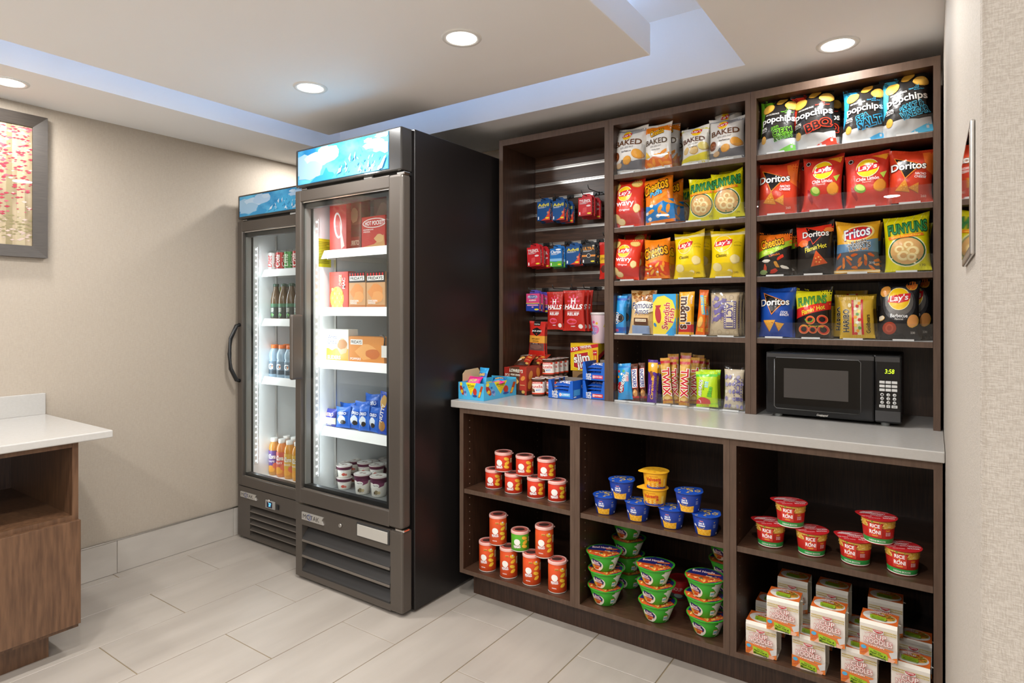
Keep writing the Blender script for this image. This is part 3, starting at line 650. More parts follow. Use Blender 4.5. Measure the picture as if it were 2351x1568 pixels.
@reg('barbecue')
def _():
    A = Art(1.38, '1F1F22'); A.part('picture'); A.ell(.5, .86, .42, .43, '3E3D40', 26); A.ell(.5, .90, .36, .35, '6E6A66', 26); A.chip(.16, 1.16, .15, 'E39A45', 2, 40); A.chip(.80, 1.28, .14, 'C86A2A', 3, -10); A.chip(.84, .44, .17, 'E8A05A', 4, 60, .8); A.ell(.27, .26, .17, .15, 'A23A22'); A.ring(.27, .26, .06, .1, 'C0553A', 14); A.chip(.06, .5, .09, 'EBDCC0', 7)
    sunlogo(A, .50, .97, .235); A.part('lettering'); A.text('Barbecue', .50, .56, .42, .085, 'FFFFFF', 0, bold=.03); A.text('Flavored', .5, .48, .2, .045, 'E8E4DE'); A.text('230', .82, .16, .1, .045, 'CFCAC4'); return A
def pop(c, dk, flav, tc):
    A = Art(1.32, '2B2826'); A.part('picture'); A.poly([(0, 1.32), (.42, 1.32), (.36, 1.14), (.16, 1.02), (.1, .6), (.0, .36)], c)
    for i in range(7): A.poly([(.06+.012*i, 1.28-.03*i), (.12+.02*i, 1.30-.035*i), (.12+.02*i, 1.285-.035*i), (.06+.012*i, 1.265-.03*i)], '1E1C1A')
    for i in range(7): A.poly([(.30+.008*i, 1.30-.02*i), (.36+.008*i, 1.30-.02*i), (.36+.008*i, 1.29-.02*i), (.30+.008*i, 1.29-.02*i)], '1E1C1A')
    A.poly([(0, 0), (1, 0), (1, .31), (.75, .26), (.4, .30), (0, .27)], 'D4D3D1'); A.poly([(.55, .03), (.8, .0), (1, 0), (1, .2), (.8, .12)], c)
    A.chip(.25, 1.05, .16, 'F0BC4E', 2, 20, .74); A.chip(.58, 1.25, .15, 'EDB548', 3, 30, .6); A.chip(.84, 1.10, .16, 'F0BC58', 5, -15, .68); A.chip(.16, .28, .09, 'EDB548', 6, 80, .8)
    A.part('logo'); A.text('100 CALORIE PACK', .38, .885, .36, .04, 'F2F0EC', 4, bold=.03); A.text('popchips', .54, .73, .84, .2, 'F2F0EC', 4, bold=.045)
    for i, a in enumerate((-1, 0, 1)): A.poly([(.74+.025*a, .98), (.755+.04*a, .98), (.75+.05*a, 1.03)], c)
    A.text('Never Fried', .70, .94, .2, .035, c, 8); A.text('Always Real', .80, .905, .2, .035, c, 8)
    A.part('lettering'); A.text('50%', .18, .53, .16, .06, 'F2F0EC', 3, bold=.04); A.text('LESS FAT', .18, .47, .16, .03, 'F2F0EC', 3)
    n = len(flav)
    for i, (t, x, y, ww, hh) in enumerate(flav):
        A.text(t, x, y, ww, hh, tc, 14, .085, c, 0, .05)
    return A
ARTS['pop_green'] = pop('7AD02E', 0, (('SOUR', .48, .50, .2, .10), ('CREAM', .66, .44, .48, .13), ('& ONION', .68, .32, .46, .10)), '1E1C1A')
ARTS['pop_red'] = pop('DE3A22', 0, (('BBQ', .64, .44, .56, .20),), '2A1412')
ARTS['pop_salt'] = pop('35A9E0', 0, (('SEA', .50, .53, .3, .13), ('SALT', .66, .40, .56, .19)), '1A2226')
ARTS['pop_vin'] = pop('4CC0EA', 0, (('SEA', .46, .50, .14, .08), ('SALT &', .66, .55, .42, .13), ('VINEGAR', .68, .41, .56, .14)), '1A2226')
# ---- shelf of sweets
@reg('oreo')
def _():
    A = Art(3.1, '2A9AE0'); A.part('picture'); A.rect(0, 2.7, 1, 3.1, '1E5CC0'); A.ell(.55, 1.25, .33, .36, '241C18'); A.ell(.55, 1.25, .26, .28, 'F2F2EE'); A.ell(.60, 1.25, .2, .26, '2A211C'); A.rect(0, 0, 1, .5, '1C62C4'); A.rect(.08, .14, .42, .36, 'D84A7A'); A.part('logo'); A.text('OREO', .28, 1.25, .95, .28, 'FFFFFF', 90, .08, '14286A', 0, .05); return A
@reg('cookies')
def _():
    A = Art(1.75, 'E3BE86'); A.part('picture')
    for i, (x, y, r) in enumerate(((.12, 1.62, .1), (.36, 1.64, .11), (.2, 1.46, .09), (.48, 1.42, .15), (.68, 1.52, .08), (.86, 1.62, .13), (.74, 1.38, .13), (.95, 1.45, .08), (.3, 1.32, .06))):
        A.blob(x, y, r, r*.9, 'B8752E', i)
        for k in range(4): A.blob(x+r*.45*math.cos(k*1.7+i), y+r*.45*math.sin(k*1.7+i), r*.2, r*.17, '4A2A14', k)
    A.rect(.22, .35, .78, .62, '5A3420'); A.rect(.28, .47, .72, .58, 'E9DCC2'); A.text('CHOCOLATE CHIP', .5, .525, .38, .05, '5A3420'); A.rect(.16, .0, .84, .32, '8FA3C4'); A.part('logo'); A.ell(.62, 1.05, .42, .24, 'F7F0E2'); A.text('Famous', .52, 1.12, .80, .26, '26316E', 4, .03, 'F7F0E2', .25, .02); A.text('Amos', .52, .88, .55, .22, '26316E', 4, .03, 'F7F0E2', .25, .02); return A
@reg('fish')
def _():
    A = Art(1.66, 'F2D83A'); A.part('picture'); A.poly([(0, 1.66), (0, 1.3), (.2, 1.55), (.5, 1.6), (.85, 1.4), (1, 1.0), (1, 1.66)], '2FA0D8'); A.poly([(1, 0), (1, .75), (.85, .4), (.5, .0)], '2FA0D8'); A.ell(.23, .82, .13, .34, 'B02A32', rot=6); A.poly([(.14, 1.1), (.32, 1.12), (.36, 1.22), (.1, 1.2)], 'B02A32'); A.ell(.1, .42, .05, .09, '2F7FC0', rot=30)
    A.part('lettering'); A.text('Swedish', .57, .78, 1.06, .26, 'C0252E', 84, .035, 'FFF6DC', .05, .04); A.text('Fish', .80, .80, .56, .22, 'C0252E', 84, .035, 'FFF6DC', .05, .04); return A
@reg('mnm')
def _():
    A = Art(2.6, 'F4AE1A'); A.part('picture'); A.rect(0, .1, 1, .62, 'C8202A'); A.rect(0, .0, 1, .1, 'F0B428'); A.part('lettering'); A.text("m&m's", .46, 1.32, 1.9, .62, '4A2A1A', -90, .05, 'F6F1E8', 0, .07); A.text('Peanut', .86, 2.1, .5, .1, 'FFFFFF', -90); return A
@reg('fastbreak')
def _():
    A = Art(4.2, 'E86A14'); A.part('picture'); A.poly([(.1, 3.7), (.5, 3.7), (.95, 1.9), (.55, 1.9)], '3AA8DC'); A.ell(.4, 1.2, .36, .62, 'C9822E', rot=-15); A.ell(.42, 1.2, .26, .5, 'E8B458', rot=-15); A.part('lettering'); A.text('FAST BREAK', .50, 2.7, 1.6, .26, 'F4D92E', -76, bold=.05); A.text("Reese's", .8, 3.2, 1.0, .34, 'F4C81A', -76, .05, '5A2A12', .2, .04); A.text('KING SIZE', .5, .45, .6, .3, 'F4D92E', 0, bold=.04); return A
@reg('popcorn')
def _():
    A = Art(1.34, 'CDB894'); A.part('picture')
    for i in range(16): A.ring(.08+.28*(i % 4)+.1*(i//4 % 2), .1+.36*(i//4), .07, .08, 'A48F70', 9)
    for i in range(10): A.blob(.22+.13*(i % 3), .5+.08*i*.9, .1, .08, '6A5C98', i, 10, .35)
    A.ring(.68, .6, .0, .01, 'CDB894', 6); A.rect(.52, .22, .92, 1.06, '5B4E8E')
    for i in range(12):
        A.rect(.545, .25+.066*i, .575, .285+.066*i, 'E2D6BC'); A.rect(.865, .25+.066*i, .895, .285+.066*i, 'E2D6BC')
    A.rect(.60, .25, .84, 1.03, 'CFC0A2'); A.part('lettering'); A.text('ACT II', .72, .64, .66, .2, '4A3F80', -90, bold=.06); A.text('Butter', .44, .66, .42, .1, '5B4E8E', -90); A.text('MICROWAVE POPCORN', .12, .72, .7, .06, '5B4E8E', -90); return A
@reg('popcorn2')
def _():
    A = Art(1.5, 'CDBFA4'); A.part('picture')
    for i in range(24): A.blob(.12+.2*(i % 5), .12+.27*(i//5), .085, .075, ('7E79A8', 'A9A2C0', 'DAD2C2', '8F86B0')[i*7 % 4], i, 10, .35)
    for i in range(9): A.rect(.55, .3+.1*i, .60, .35+.1*i, '5B5490'); A.rect(.88, .3+.1*i, .93, .35+.1*i, '5B5490')
    A.part('lettering'); A.text('ACT II', .74, .75, .8, .2, '57508C', -90, bold=.05); return A
@reg('airblue')
def _():
    A = Art(1.9, '2E9BDB'); A.part('picture'); A.rect(0, 1.68, 1, 1.9, '2A7FD0'); A.blob(.25, .65, .3, .28, 'C3252C', 3); A.ring(.12, .62, .1, .14, 'F3ECE4', 10, 1, 90, 270)
    for i, (x, y) in enumerate(((.2, 1.5), (.55, 1.5), (.4, 1.35), (.15, 1.2))): A.ell(x, y, .08, .07, ('D83A32', '3FA84A', 'F3F3F0', 'F0A02A')[i])
    A.rect(.62, .95, .86, 1.3, 'E8A0A8'); A.part('lettering'); A.text('AIRHEADS', .45, .85, 1.0, .22, 'F6F6F2', 66, .05, '14233C', 0, .05); A.text('BITES', .72, 1.2, .5, .16, 'F6F6F2', 66, .05, '14233C', 0, .05); return A
@reg('snickers')
def _():
    A = Art(3.6, '5A2E1C'); A.part('picture'); A.rect(0, 0, 1, .45, 'B02426'); A.blob(.5, .75, .34, .35, 'C98A4A', 3); A.blob(.4, .85, .15, .12, 'E8BC7C', 5)
    A.part('logo'); A.poly([(.08, 1.2), (.9, 1.25), (.92, 3.15), (.1, 3.1)], 'C8222A'); A.poly([(.13, 1.25), (.85, 1.3), (.87, 3.1), (.15, 3.05)], 'F4F2EE'); A.text('SNICKERS', .5, 2.18, 1.7, .5, '22338E', -88, bold=.06, shear=.2); return A
@reg('caramello')
def _():
    A = Art(2.7, '53268A'); A.part('picture'); A.poly([(0, 2.7), (1, 2.7), (1, 1.85), (.7, 1.95), (.35, 1.8), (0, 2.0)], 'F0AE1E'); A.poly([(.2, 1.95), (.5, 2.0), (.72, 1.62), (.4, 1.55)], '8A4A20'); A.blob(.6, 1.5, .12, .12, 'E29A2A', 4); A.ell(.5, 2.35, .13, .12, 'F4EBD6'); A.part('lettering'); A.text('Caramello', .55, .95, 1.5, .3, 'F2B52A', 84, bold=.03, shear=.2); A.text('Cadbury', .28, .8, .7, .12, 'E8C8F0', 84, shear=.2); return A
@reg('twix')
def _():
    A = Art(4.2, 'C99436'); A.part('picture'); A.rect(0, 3.7, 1, 4.2, 'B8252A'); A.poly([(.1, 3.55), (.6, 3.5), (.5, 3.1), (.15, 3.15)], 'DDB05A'); A.rect(0, 0, 1, .35, '9A3A2A'); A.blob(.5, .5, .3, .18, 'E3BF72', 4); A.rect(.0, .3, .12, 3.6, 'E8C878'); A.part('logo'); A.text('TWIX', .52, 2.0, 2.5, .72, 'C4202A', -90, .07, 'F8F4EC', 0, .05); return A
@reg('airgreen')
def _():
    A = Art(1.55, 'B7D91E'); A.part('picture'); A.rect(0, 1.32, 1, 1.55, '5AC22A'); A.rect(0, 0, 1, .14, '4DB82E'); A.blob(.32, .2, .38, .22, 'C4302A', 3); A.ring(.12, .2, .08, .12, 'F0C8C0', 10, 1, 270, 450); A.part('lettering'); A.text('AIRHEADS', .24, .82, .72, .17, 'F2F0EA', 82, .05, '1E2A14', 0, .05); A.text('Xtremes', .42, .92, .4, .07, '2A6A20', 82); A.text('Bites', .68, .66, .42, .17, '6ACB3A', 82, .05, '1E4A1A', 0, .05); A.text('SOUR', .55, .98, .26, .14, '4AB4C8', 82, .04, 'F5F8E8', 0, .04); return A
# ---- hanging goods
def pill(bg, name, nc, lower):
    A = Art(1.42, bg); lower(A); A.part('lettering'); A.text(name, .5, 1.14, .82, .22, nc, 0, bold=.05); A.text('SAMPLE', .5, .985, .5, .04, 'FFFFFF') if 0 else None; A.rect(.1, .96, .72, .985, 'E8ECF0'); A.rect(.1, .91, .58, .93, 'D8DDE2'); A.ell(.8, .16, .15, .06, 'F2E23A'); A.rect(.08, .08, .16, .3, 'FFFFFF'); return A
ARTS['advil'] = pill('14508E', 'Advil', 'F6E23A', lambda A: A.part('picture').poly([(.3, 0), (1, 0), (1, .9), (.85, .45), (.6, .15)], 'E2452A').ell(.85, .55, .08, .09, 'D88A6A'))
ARTS['tylenol'] = pill('D0242C', 'TYLENOL', 'FFFFFF', lambda A: A.part('picture').rect(0, 0, 1, .12, 'B51C26').ell(.75, .75, .16, .07, 'F2D8D8').poly([(.3, .2), (.6, .3), (.62, .65), (.35, .6)], 'E05054'))
ARTS['claritin'] = pill('1E74C0', 'Claritin', 'FFFFFF', lambda A: A.part('picture').poly([(0, 0), (1, 0), (1, .5), (.5, .36), (0, .42)], '5DAE3A').rect(0, .42, 1, .62, '8AC0E8').ell(.7, 1.32, .22, .06, 'F4F8FC'))
ARTS['ultra'] = pill('26292E', 'ULTRA', 'F0A03A', lambda A: A.part('picture').rect(0, .52, 1, .66, 'E8913A').ell(.5, .6, .15, .16, 'D9D4CC').ell(.5, .6, .12, .13, '26292E').ell(.85, 1.33, .08, .07, 'CFC6B0'))
@reg('benadryl')
def _():
    A = Art(1.34, 'E04A86'); A.part('picture'); A.rect(0, 0, 1, .62, '2440A0'); A.rect(0, .56, 1, .62, 'F0D23A'); A.rect(.08, .40, .92, .5, 'F0A0C0'); A.ell(.8, .12, .17, .07, 'F2E23A'); A.blob(.5, .3, .08, .05, 'F0A8C8'); A.part('lettering'); A.ell(.5, 1.08, .38, .15, 'FFFFFF'); A.ell(.5, 1.08, .36, .135, '2A3E9A'); A.text('Benadryl', .5, 1.08, .6, .15, 'FFFFFF', 0, bold=.04); A.text('ALLERGY', .5, .82, .56, .1, 'FFFFFF', 0, bold=.05); return A
@reg('halls')
def _():
    A = Art(1.85, 'B5281E'); A.part('picture')
    for k in range(8): q = k*math.pi/4; A.poly([(.5, 1.36), (.5+.3*math.cos(q+.15), 1.36+.3*math.sin(q+.15)), (.5+.3*math.cos(q-.15), 1.36+.3*math.sin(q-.15))], 'E0466A')
    A.ell(.42, .42, .24, .14, 'E05A78'); A.blob(.36, .42, .12, .07, 'C03026', 3); A.blob(.54, .41, .11, .06, 'C8382E', 4); A.ell(.82, .2, .1, .1, 'E8DCD4'); A.part('logo'); A.text('H', .5, 1.36, .2, .24, 'FFFFFF', 0, bold=.05); A.text('HALLS', .5, 1.1, .86, .2, 'FFFFFF', 0, shear=.2, bold=.06); A.part('lettering'); A.text('COUGH & THROAT', .5, .86, .6, .05, 'F3DCD4'); A.text('RELIEF', .5, .76, .56, .12, 'FFFFFF', 0, bold=.05); A.text('SORE THROAT SOOTHING', .5, .97, .8, .04, 'F0B8A8'); A.text('CHERRY', .48, .2, .2, .05, 'FFFFFF'); return A
@reg('jerky')
def _():
    A = Art(2.1, 'C4281E'); A.part('picture'); A.rect(0, .82, 1, 1.25, 'E0A03A'); A.rect(.05, .36, .95, .80, '6A4A44'); A.blob(.5, .58, .36, .16, '7E5C52', 4); A.part('logo'); A.poly([(.22, 1.62), (.5, 1.74), (.78, 1.62), (.76, 1.4), (.5, 1.22), (.24, 1.4)], '191414'); A.text('JACK LINKS', .5, 1.52, .62, .11, 'FFFFFF', 0, bold=.05); A.poly([(.44, 1.42), (.5, 1.3), (.56, 1.42), (.5, 1.36)], 'D8281E'); A.part('lettering'); A.text('BEEF JERKY', .46, 1.04, .5, .1, '2A1A12'); A.text('ORIGINAL', .46, .92, .4, .06, '2A1A12'); A.rect(.22, .73, .66, .80, '191414'); A.text('NEW LOOK', .44, .765, .36, .04, 'F5EFE6'); A.rect(.3, 1.85, .7, 2.1, '191414'); A.text('PROTEIN', .5, 1.93, .32, .06, 'F5EFE6'); return A
@reg('redyellow')
def _():
    A = Art(2.6, 'C4281E'); A.part('picture'); A.rect(0, 1.1, 1, 1.7, 'E8B42A'); A.blob(.4, .7, .3, .25, '5A3028', 3); A.part('lettering'); A.text('JERKY', .4, 1.4, .6, .2, '2A1A12'); return A
# ---- counter goods
@reg('pork')
def _():
    A = Art(1.75, '8E3A1C'); A.part('picture'); A.rect(0, 0, .62, 1.75, '55301C'); A.blob(.22, .9, .26, .2, 'D9A050', 3); A.blob(.34, .8, .2, .16, 'E6B868', 5); A.ell(.16, .58, .22, .14, 'E8DCCB'); A.rect(.6, .3, 1, 1.75, 'A8301E'); A.chip(.8, 1.05, .16, 'D98A3A', 4, 60); A.rect(0, 0, .9, .28, '3A2216'); A.ell(.82, .2, .1, .1, 'C29A4A'); A.part('lettering'); A.text("LOWREY'S", .40, 1.5, .78, .2, 'F6EEDC', -4, .03, '2A1610', .1, .05); A.text('PORK RINDS', .36, 1.24, .56, .11, 'F6EEDC', -2, .0, 'F6EEDC', .1, .04); A.text('ORIGINAL', .78, .62, .3, .06, 'F0D08A'); return A
ARTS['porkside'] = Art(1.0, 'A03222').part('picture').chip(.2, .68, .13, 'D98A3A', 4, 60).chip(.55, .72, .12, 'D98A3A', 6, 100).chip(.82, .62, .12, 'D98A3A', 7, 50).chip(.15, .36, .12, 'D98A3A', 8, 70).rect(0, 0, 1, .12, '4A2418')
@reg('nutella')
def _():
    A = Art(.85, 'F2ECE4'); A.part('picture'); A.rect(0, 0, 1, .07, '4A2816'); A.rect(0, .07, 1, .15, 'D8401F'); A.rect(0, .68, 1, .80, 'D8401F'); A.rect(0, .80, 1, .85, '4A2816'); A.poly([(.28, .2), (.42, .18), (.40, .36), (.30, .42)], '4A2816'); A.ell(.33, .3, .05, .1, '8A5A34'); A.poly([(.62, .8), (.7, .8), (.7, .45), (.66, .38), (.62, .45)], 'E6E0D8'); A.text('ENERGY', .66, .6, .2, .03, 'B02A20', 90); A.part('lettering'); A.text('nutella', .46, .52, .3, .17, 'D2281E', 3, .02, 'F2ECE4', 0, .03); A.text('&GO!', .50, .32, .13, .11, '3A8FD0', 8, shear=.3, bold=.03); A.text('Breadsticks', .46, .74, .22, .06, 'FFFFFF', 0, bold=.04); return A
@reg('slim')
def _():
    A = Art(1.02, 'F0CB1C'); A.part('picture'); A.poly([(0, .66), (0, .84), (1, 1.02), (1, .90)], 'C8222A'); A.rect(.78, .1, .98, .82, 'F2A52A')
    for i in range(4): A.rect(.80+.045*i, .1, .825+.045*i, .7, ('E8D23A', 'D8641E')[i % 2])
    A.rect(.82, .60, .96, .78, 'C8222A'); A.text('SLIM', .89, .70, .1, .04, 'FFFFFF', 8); A.part('logo'); A.poly([(.10, .12), (.12, .62), (.66, .74), (.68, .10), (.40, .04)], 'F6E63A'); A.poly([(.13, .14), (.15, .60), (.64, .71), (.65, .12), (.40, .07)], 'B8202A'); A.text('slim', .41, .48, .56, .28, 'F6F4EE', 10, .03, '3A1412', 0, .06); A.text('jim', .48, .20, .42, .26, 'F6F4EE', 10, .03, '3A1412', 0, .06); A.part('lettering'); A.text('120', .16, .80, .24, .11, 'FFFFFF', 9, bold=.05); A.text('ORIGINAL', .56, .90, .42, .08, 'FFFFFF', 9, bold=.05); A.text('SNACK SIZE STICKS', .58, .83, .42, .04, 'FFE9A0', 9); return A
@reg('slimside')
def _():
    A = Art(.62, 'E3B81C'); A.part('picture'); A.poly([(0, .0), (1, .3), (1, .55), (0, .25)], '2A1A14'); A.poly([(0, .25), (1, .55), (1, .62), (0, .36)], 'C8222A'); A.part('lettering'); A.text('120 ORIGINAL', .5, .28, .8, .12, 'E0B02A', 16); return A
def toast(sub, c):
    A = Art(.62, '1C62C8'); A.part('lettering'); A.text('POP', .27, .20, .20, .12, 'FFFFFF', 4, .04, 'FFFFFF', .0, .08); A.text('TARTS', .27, .09, .22, .10, 'FFFFFF', -6, .04, 'FFFFFF', .0, .08); A.text('POP', .27, .20, .18, .10, '16305E', 4, bold=.0); A.text('TARTS', .27, .09, .20, .08, '16305E', -6, bold=.0); A.rect(.44, .08, .90, .22, c); A.text(sub, .70, .155, .34, .06, 'FFFFFF', 0, bold=.03); A.ell(.5, .15, .045, .06, 'F2C8C0'); return A
ARTS['toast_cherry'] = toast('FROSTED CHERRY', 'D2466A'); ARTS['toast_straw'] = toast('STRAWBERRY', 'D8382E'); ARTS['toast_blue'] = toast('BLUEBERRY', '4FA6E0')
ARTS['toastside'] = Art(.5, '1C62C8').part('lettering').rect(.05, .1, .45, .28, '4FA6E0').text('POP TARTS', .72, .34, .4, .1, 'FFFFFF').rect(.05, .05, .2, .08, 'E8F0FA')
@reg('poppack')
def _():
    A = Art(.5, '1A55B8'); A.part('lettering'); A.text('POP-TARTS', .5, .25, .66, .22, 'FFFFFF', 0, .03, 'FFFFFF', 0, .06); A.rect(0, .42, 1, .5, '2E78DC'); return A
@reg('candy')
def _():
    A = Art(.56, '4AB2E0'); A.part('picture'); A.poly([(.30, .56), (.70, .56), (.5, .14)], 'F4DE1E'); A.ell(.14, .30, .06, .17, 'B0301E', rot=20); A.blob(.14, .26, .05, .06, 'E0C02E', 3); A.ell(.11, .50, .05, .06, 'F0D83A'); A.ell(.28, .22, .05, .12, '8AA8D8', rot=15); A.blob(.28, .24, .045, .05, '4A6AB0', 4); A.poly([(.2, .36), (.24, .36), (.25, .42), (.2, .42)], '3A5AA0'); A.blob(.66, .27, .075, .12, 'C23A2A', 5, 10, .08); A.ell(.66, .14, .09, .035, '2A4A9A'); A.poly([(.78, .10), (.86, .10), (.98, .46), (.90, .48)], 'B04A1E'); A.poly([(.80, .12), (.86, .12), (.91, .28), (.85, .30)], 'E8B83A'); A.part('lettering'); A.text('18-Count', .5, .47, .26, .07, '3A5020', 0, bold=.03); A.text('VARIETY PACK', .5, .40, .2, .03, '3A5020')
    for i in range(3): A.text('1 Lollipop', .5, .34-.05*i, .14-.03*i, .025, '7A7010')
    return A
@reg('cotton')
def _():
    A = Art(.62, 'F0D2DA'); A.part('picture')
    for k in (.30, .62): A.ell(k, .27, .07, .12, '8AB8E8'); A.ell(k+.08, .28, .06, .1, 'E87AB0'); A.poly([(k-.10, .34), (k-.02, .34), (k-.06, .5)], 'D8C23A'); A.poly([(k-.04, .36), (k+.01, .36), (k-.015, .52)], '6A8AD0'); A.ell(k+.04, .46, .025, .035, 'E85A9A'); A.ell(k+.10, .43, .02, .03, 'F0C03A')
    A.part('lettering')
    for k in (.32, .64): A.text('COTTON', k, .29, .17, .075, '5A6AC8', 0, .04, 'FFFFFF', 0, .05); A.text('CANDY', k, .20, .15, .07, '5A6AC8', 0, .04, 'FFFFFF', 0, .05); A.text('Fluffy', k, .36, .1, .04, 'E0509A', 0, bold=.04)
    return A
# ---- cans and cups (wrapped prints, seam behind)
def crisps(h, bg, dk, sub, sc):
    A = Art(h, bg); A.part('picture'); y = h*.52
    for i, q in enumerate((.78, .60, .42, .26) if h > .42 else (.74, .5, .28)): A.chip(.575+.012*(i % 2), h*q, .055, 'F2C23A', i, 30 if i % 2 else -20, .62, 'D08A1E')
    A.rect(.64, .05*h, .72, h*.78, dk); A.rect(.655, h*.5, .705, h*.76, 'EBE0B0')
    for i in range(4): A.rect(.66, h*(.52+.05*i), .70, h*(.535+.05*i), '8A7A50')
    A.rect(0, 0, 1, .012, 'D8D4CC')
    A.part('logo'); A.ell(.435, y, .058, .060, 'F4F1EA'); A.text('PRINGLES', .435, y-.085, .125, .05, 'FFFFFF', 8, .05, 'B01E1A', 0, .06); A.part('lettering'); A.rect(.395, .07, .45, .085, 'F6D8D0') if sc else None; A.text(sub, .43, .085, .085, .018, 'FFFFFF', 0, bold=.03)
    if h > .42: A.rect(.44, h*.78, .505, h*.82, 'D9A82E'); A.text('NOW EVEN MORE', .472, h*.835, .06, .012, 'F6E0A0'); A.text('FLAVOR', .472, h*.80, .05, .02, '7A1E14', 0, bold=.04); A.rect(.56, h*.80, .59, h*.86, 'F0EDE6')
    return A
ARTS['can_small'] = crisps(.34, 'DE3E26', 'C4301E', 'ORIGINAL', 0); ARTS['can_tall'] = crisps(.52, 'E25526', 'CC421E', 'ORIGINAL', 0); ARTS['can_green'] = crisps(.34, '5DB52E', '3F9A26', 'SOUR CREAM', 0)
@reg('mac')
def _():
    A = Art(.30, '1F3F9E'); A.part('picture'); A.poly([(.36, 0), (.55, 0), (.555, .115), (.50, .105), (.40, .10), (.345, .135)], 'F0B428')
    for i in range(14): A.ring(.375+.027*(i % 7), .03+.04*(i//7)+.008*(i % 3), .011, .018, ('F6CE5A', 'E09A1E')[i % 2], 8)
    A.ring(.43, .15, .034, .040, 'F2C23A', 12, 1, 200, 340); A.poly([(.58, .24), (.59, .22), (.605, .25), (.59, .235)], 'F2D23A'); A.rect(.64, .02, .66, .05, 'E8ECF2'); A.part('logo'); A.ell(.43, .19, .055, .058, '3A58B4'); A.text('KRAFT', .43, .245, .045, .018, 'D82A2A', 0, .04, 'FFFFFF', 0, .05); A.text('mac &', .43, .208, .07, .035, 'FFFFFF', 0, bold=.06); A.text('cheese', .43, .170, .085, .035, 'FFFFFF', 0, bold=.06); A.part('lettering')
    for i in range(3): A.text('QUICK EASY', .595, .19-.022*i, .035, .012, 'FFFFFF')
    A.ell(.33, .16, .012, .02, 'E8ECF2'); A.ell(.345, .15, .01, .018, 'E8ECF2'); return A
@reg('maclid')
def _():
    A = Art(1.0, '1F4FB4'); R = random.Random(5)
    for i in range(26): x, y = R.uniform(.06, .94), R.uniform(.06, .94); A.ring(x, y, .07, .105, 'F0C62A', 8, 1, R.randrange(360), R.randrange(360)+150) if (x-.5)**2+(y-.5)**2 < .18 else None
    return A
@reg('cheesecup')
def _():
    A = Art(.30, 'F2B31C'); A.part('picture'); A.poly([(.34, 0), (.66, 0), (.66, .05), (.6, .03), (.52, .06), (.44, .03), (.38, .07), (.34, .06)], '2A3E9A')
    for i in range(12): A.ring(.39+.03*(i % 6), .055+.045*(i//6), .012, .021, ('F8D878', 'E08A1A')[i % 2], 8)
    A.ell(.545, .13, .018, .022, 'C0321E'); A.rect(.60, .04, .64, .2, 'F5CB55'); A.part('logo'); A.text('Velveeta', .455, .195, .20, .075, 'D03A1A', 4, .0, 'FFFFFF', .15, .05); A.text('SHELLS & CHEESE', .455, .255, .12, .015, 'B0301A'); return A
@reg('bowl')
def _():
    A = Art(.24, '3FA82E'); A.part('picture'); A.rect(0, 0, 1, .022, 'B8CC3A'); A.poly([(.60, .0), (.68, .0), (.72, .24), (.60, .24), (.59, .17), (.635, .10)], 'E9ECE6'); A.ell(.62, .19, .05, .022, 'F4F4F0'); A.ell(.40, .09, .085, .10, 'F3EFE2', rot=-10); A.blob(.375, .055, .06, .04, 'C8541E', 3); A.blob(.35, .06, .035, .03, 'E0A03A', 5); A.poly([(.365, .20), (.44, .18), (.47, .12), (.46, .07), (.38, .10), (.355, .15)], '2A2A66'); A.rect(.565, .04, .615, .12, 'F4F2EA'); A.rect(.57, .06, .61, .095, '8AC0D8'); A.rect(.565, .115, .615, .125, 'E0702A'); A.part('lettering'); A.text('Bowl', .405, .150, .055, .036, 'F0E8F0', -6, .05, 'D8306A', 0, .05); A.text('Noodle', .41, .118, .075, .030, 'F0E8F0', -6, .05, 'D8306A', 0, .05); A.rect(.395, .062, .45, .090, 'E2382A'); A.text('HOT & SPICY', .4225, .076, .045, .014, 'F6E05A', 0, bold=.03); return A
@reg('bowllid')
def _():
    A = Art(1.0, '3FA82E'); A.poly([(.05, .62), (.5, 1.0), (.98, .62), (.98, .45), (.6, .62)], '232A74'); A.ell(.5, .5, .46, .46, '232A74', 30); A.poly([(.0, .55), (.9, .42), (.95, .3), (.5, 0), (0, .2)], 'CF5A24'); R = random.Random(3)
    for i in range(60):
        x, y = R.uniform(.08, .88), R.uniform(.08, .5)
        if (x-.5)**2+(y-.5)**2 < .19: A.blob(x, y, R.uniform(.03, .07), R.uniform(.012, .03), R.choice(('E8A23A', 'F0CF7A', 'B83A1A', 'D9702A', 'C23A1E', 'F3E3B0')), i, 8, .3, R.randrange(180))
    A.ell(.42, .30, .06, .05, '6A4A3A'); A.ell(.42, .3, .04, .03, '4E6A3A'); A.text('Bowl Noodle', .46, .73, .56, .13, 'F6EDF0', -4, .05, 'C0285A', 0, .05); A.rect(.56, .58, .9, .66, 'D8342A'); A.text('HOT & SPICY', .73, .62, .28, .05, 'F6E05A', 0, bold=.04); return A
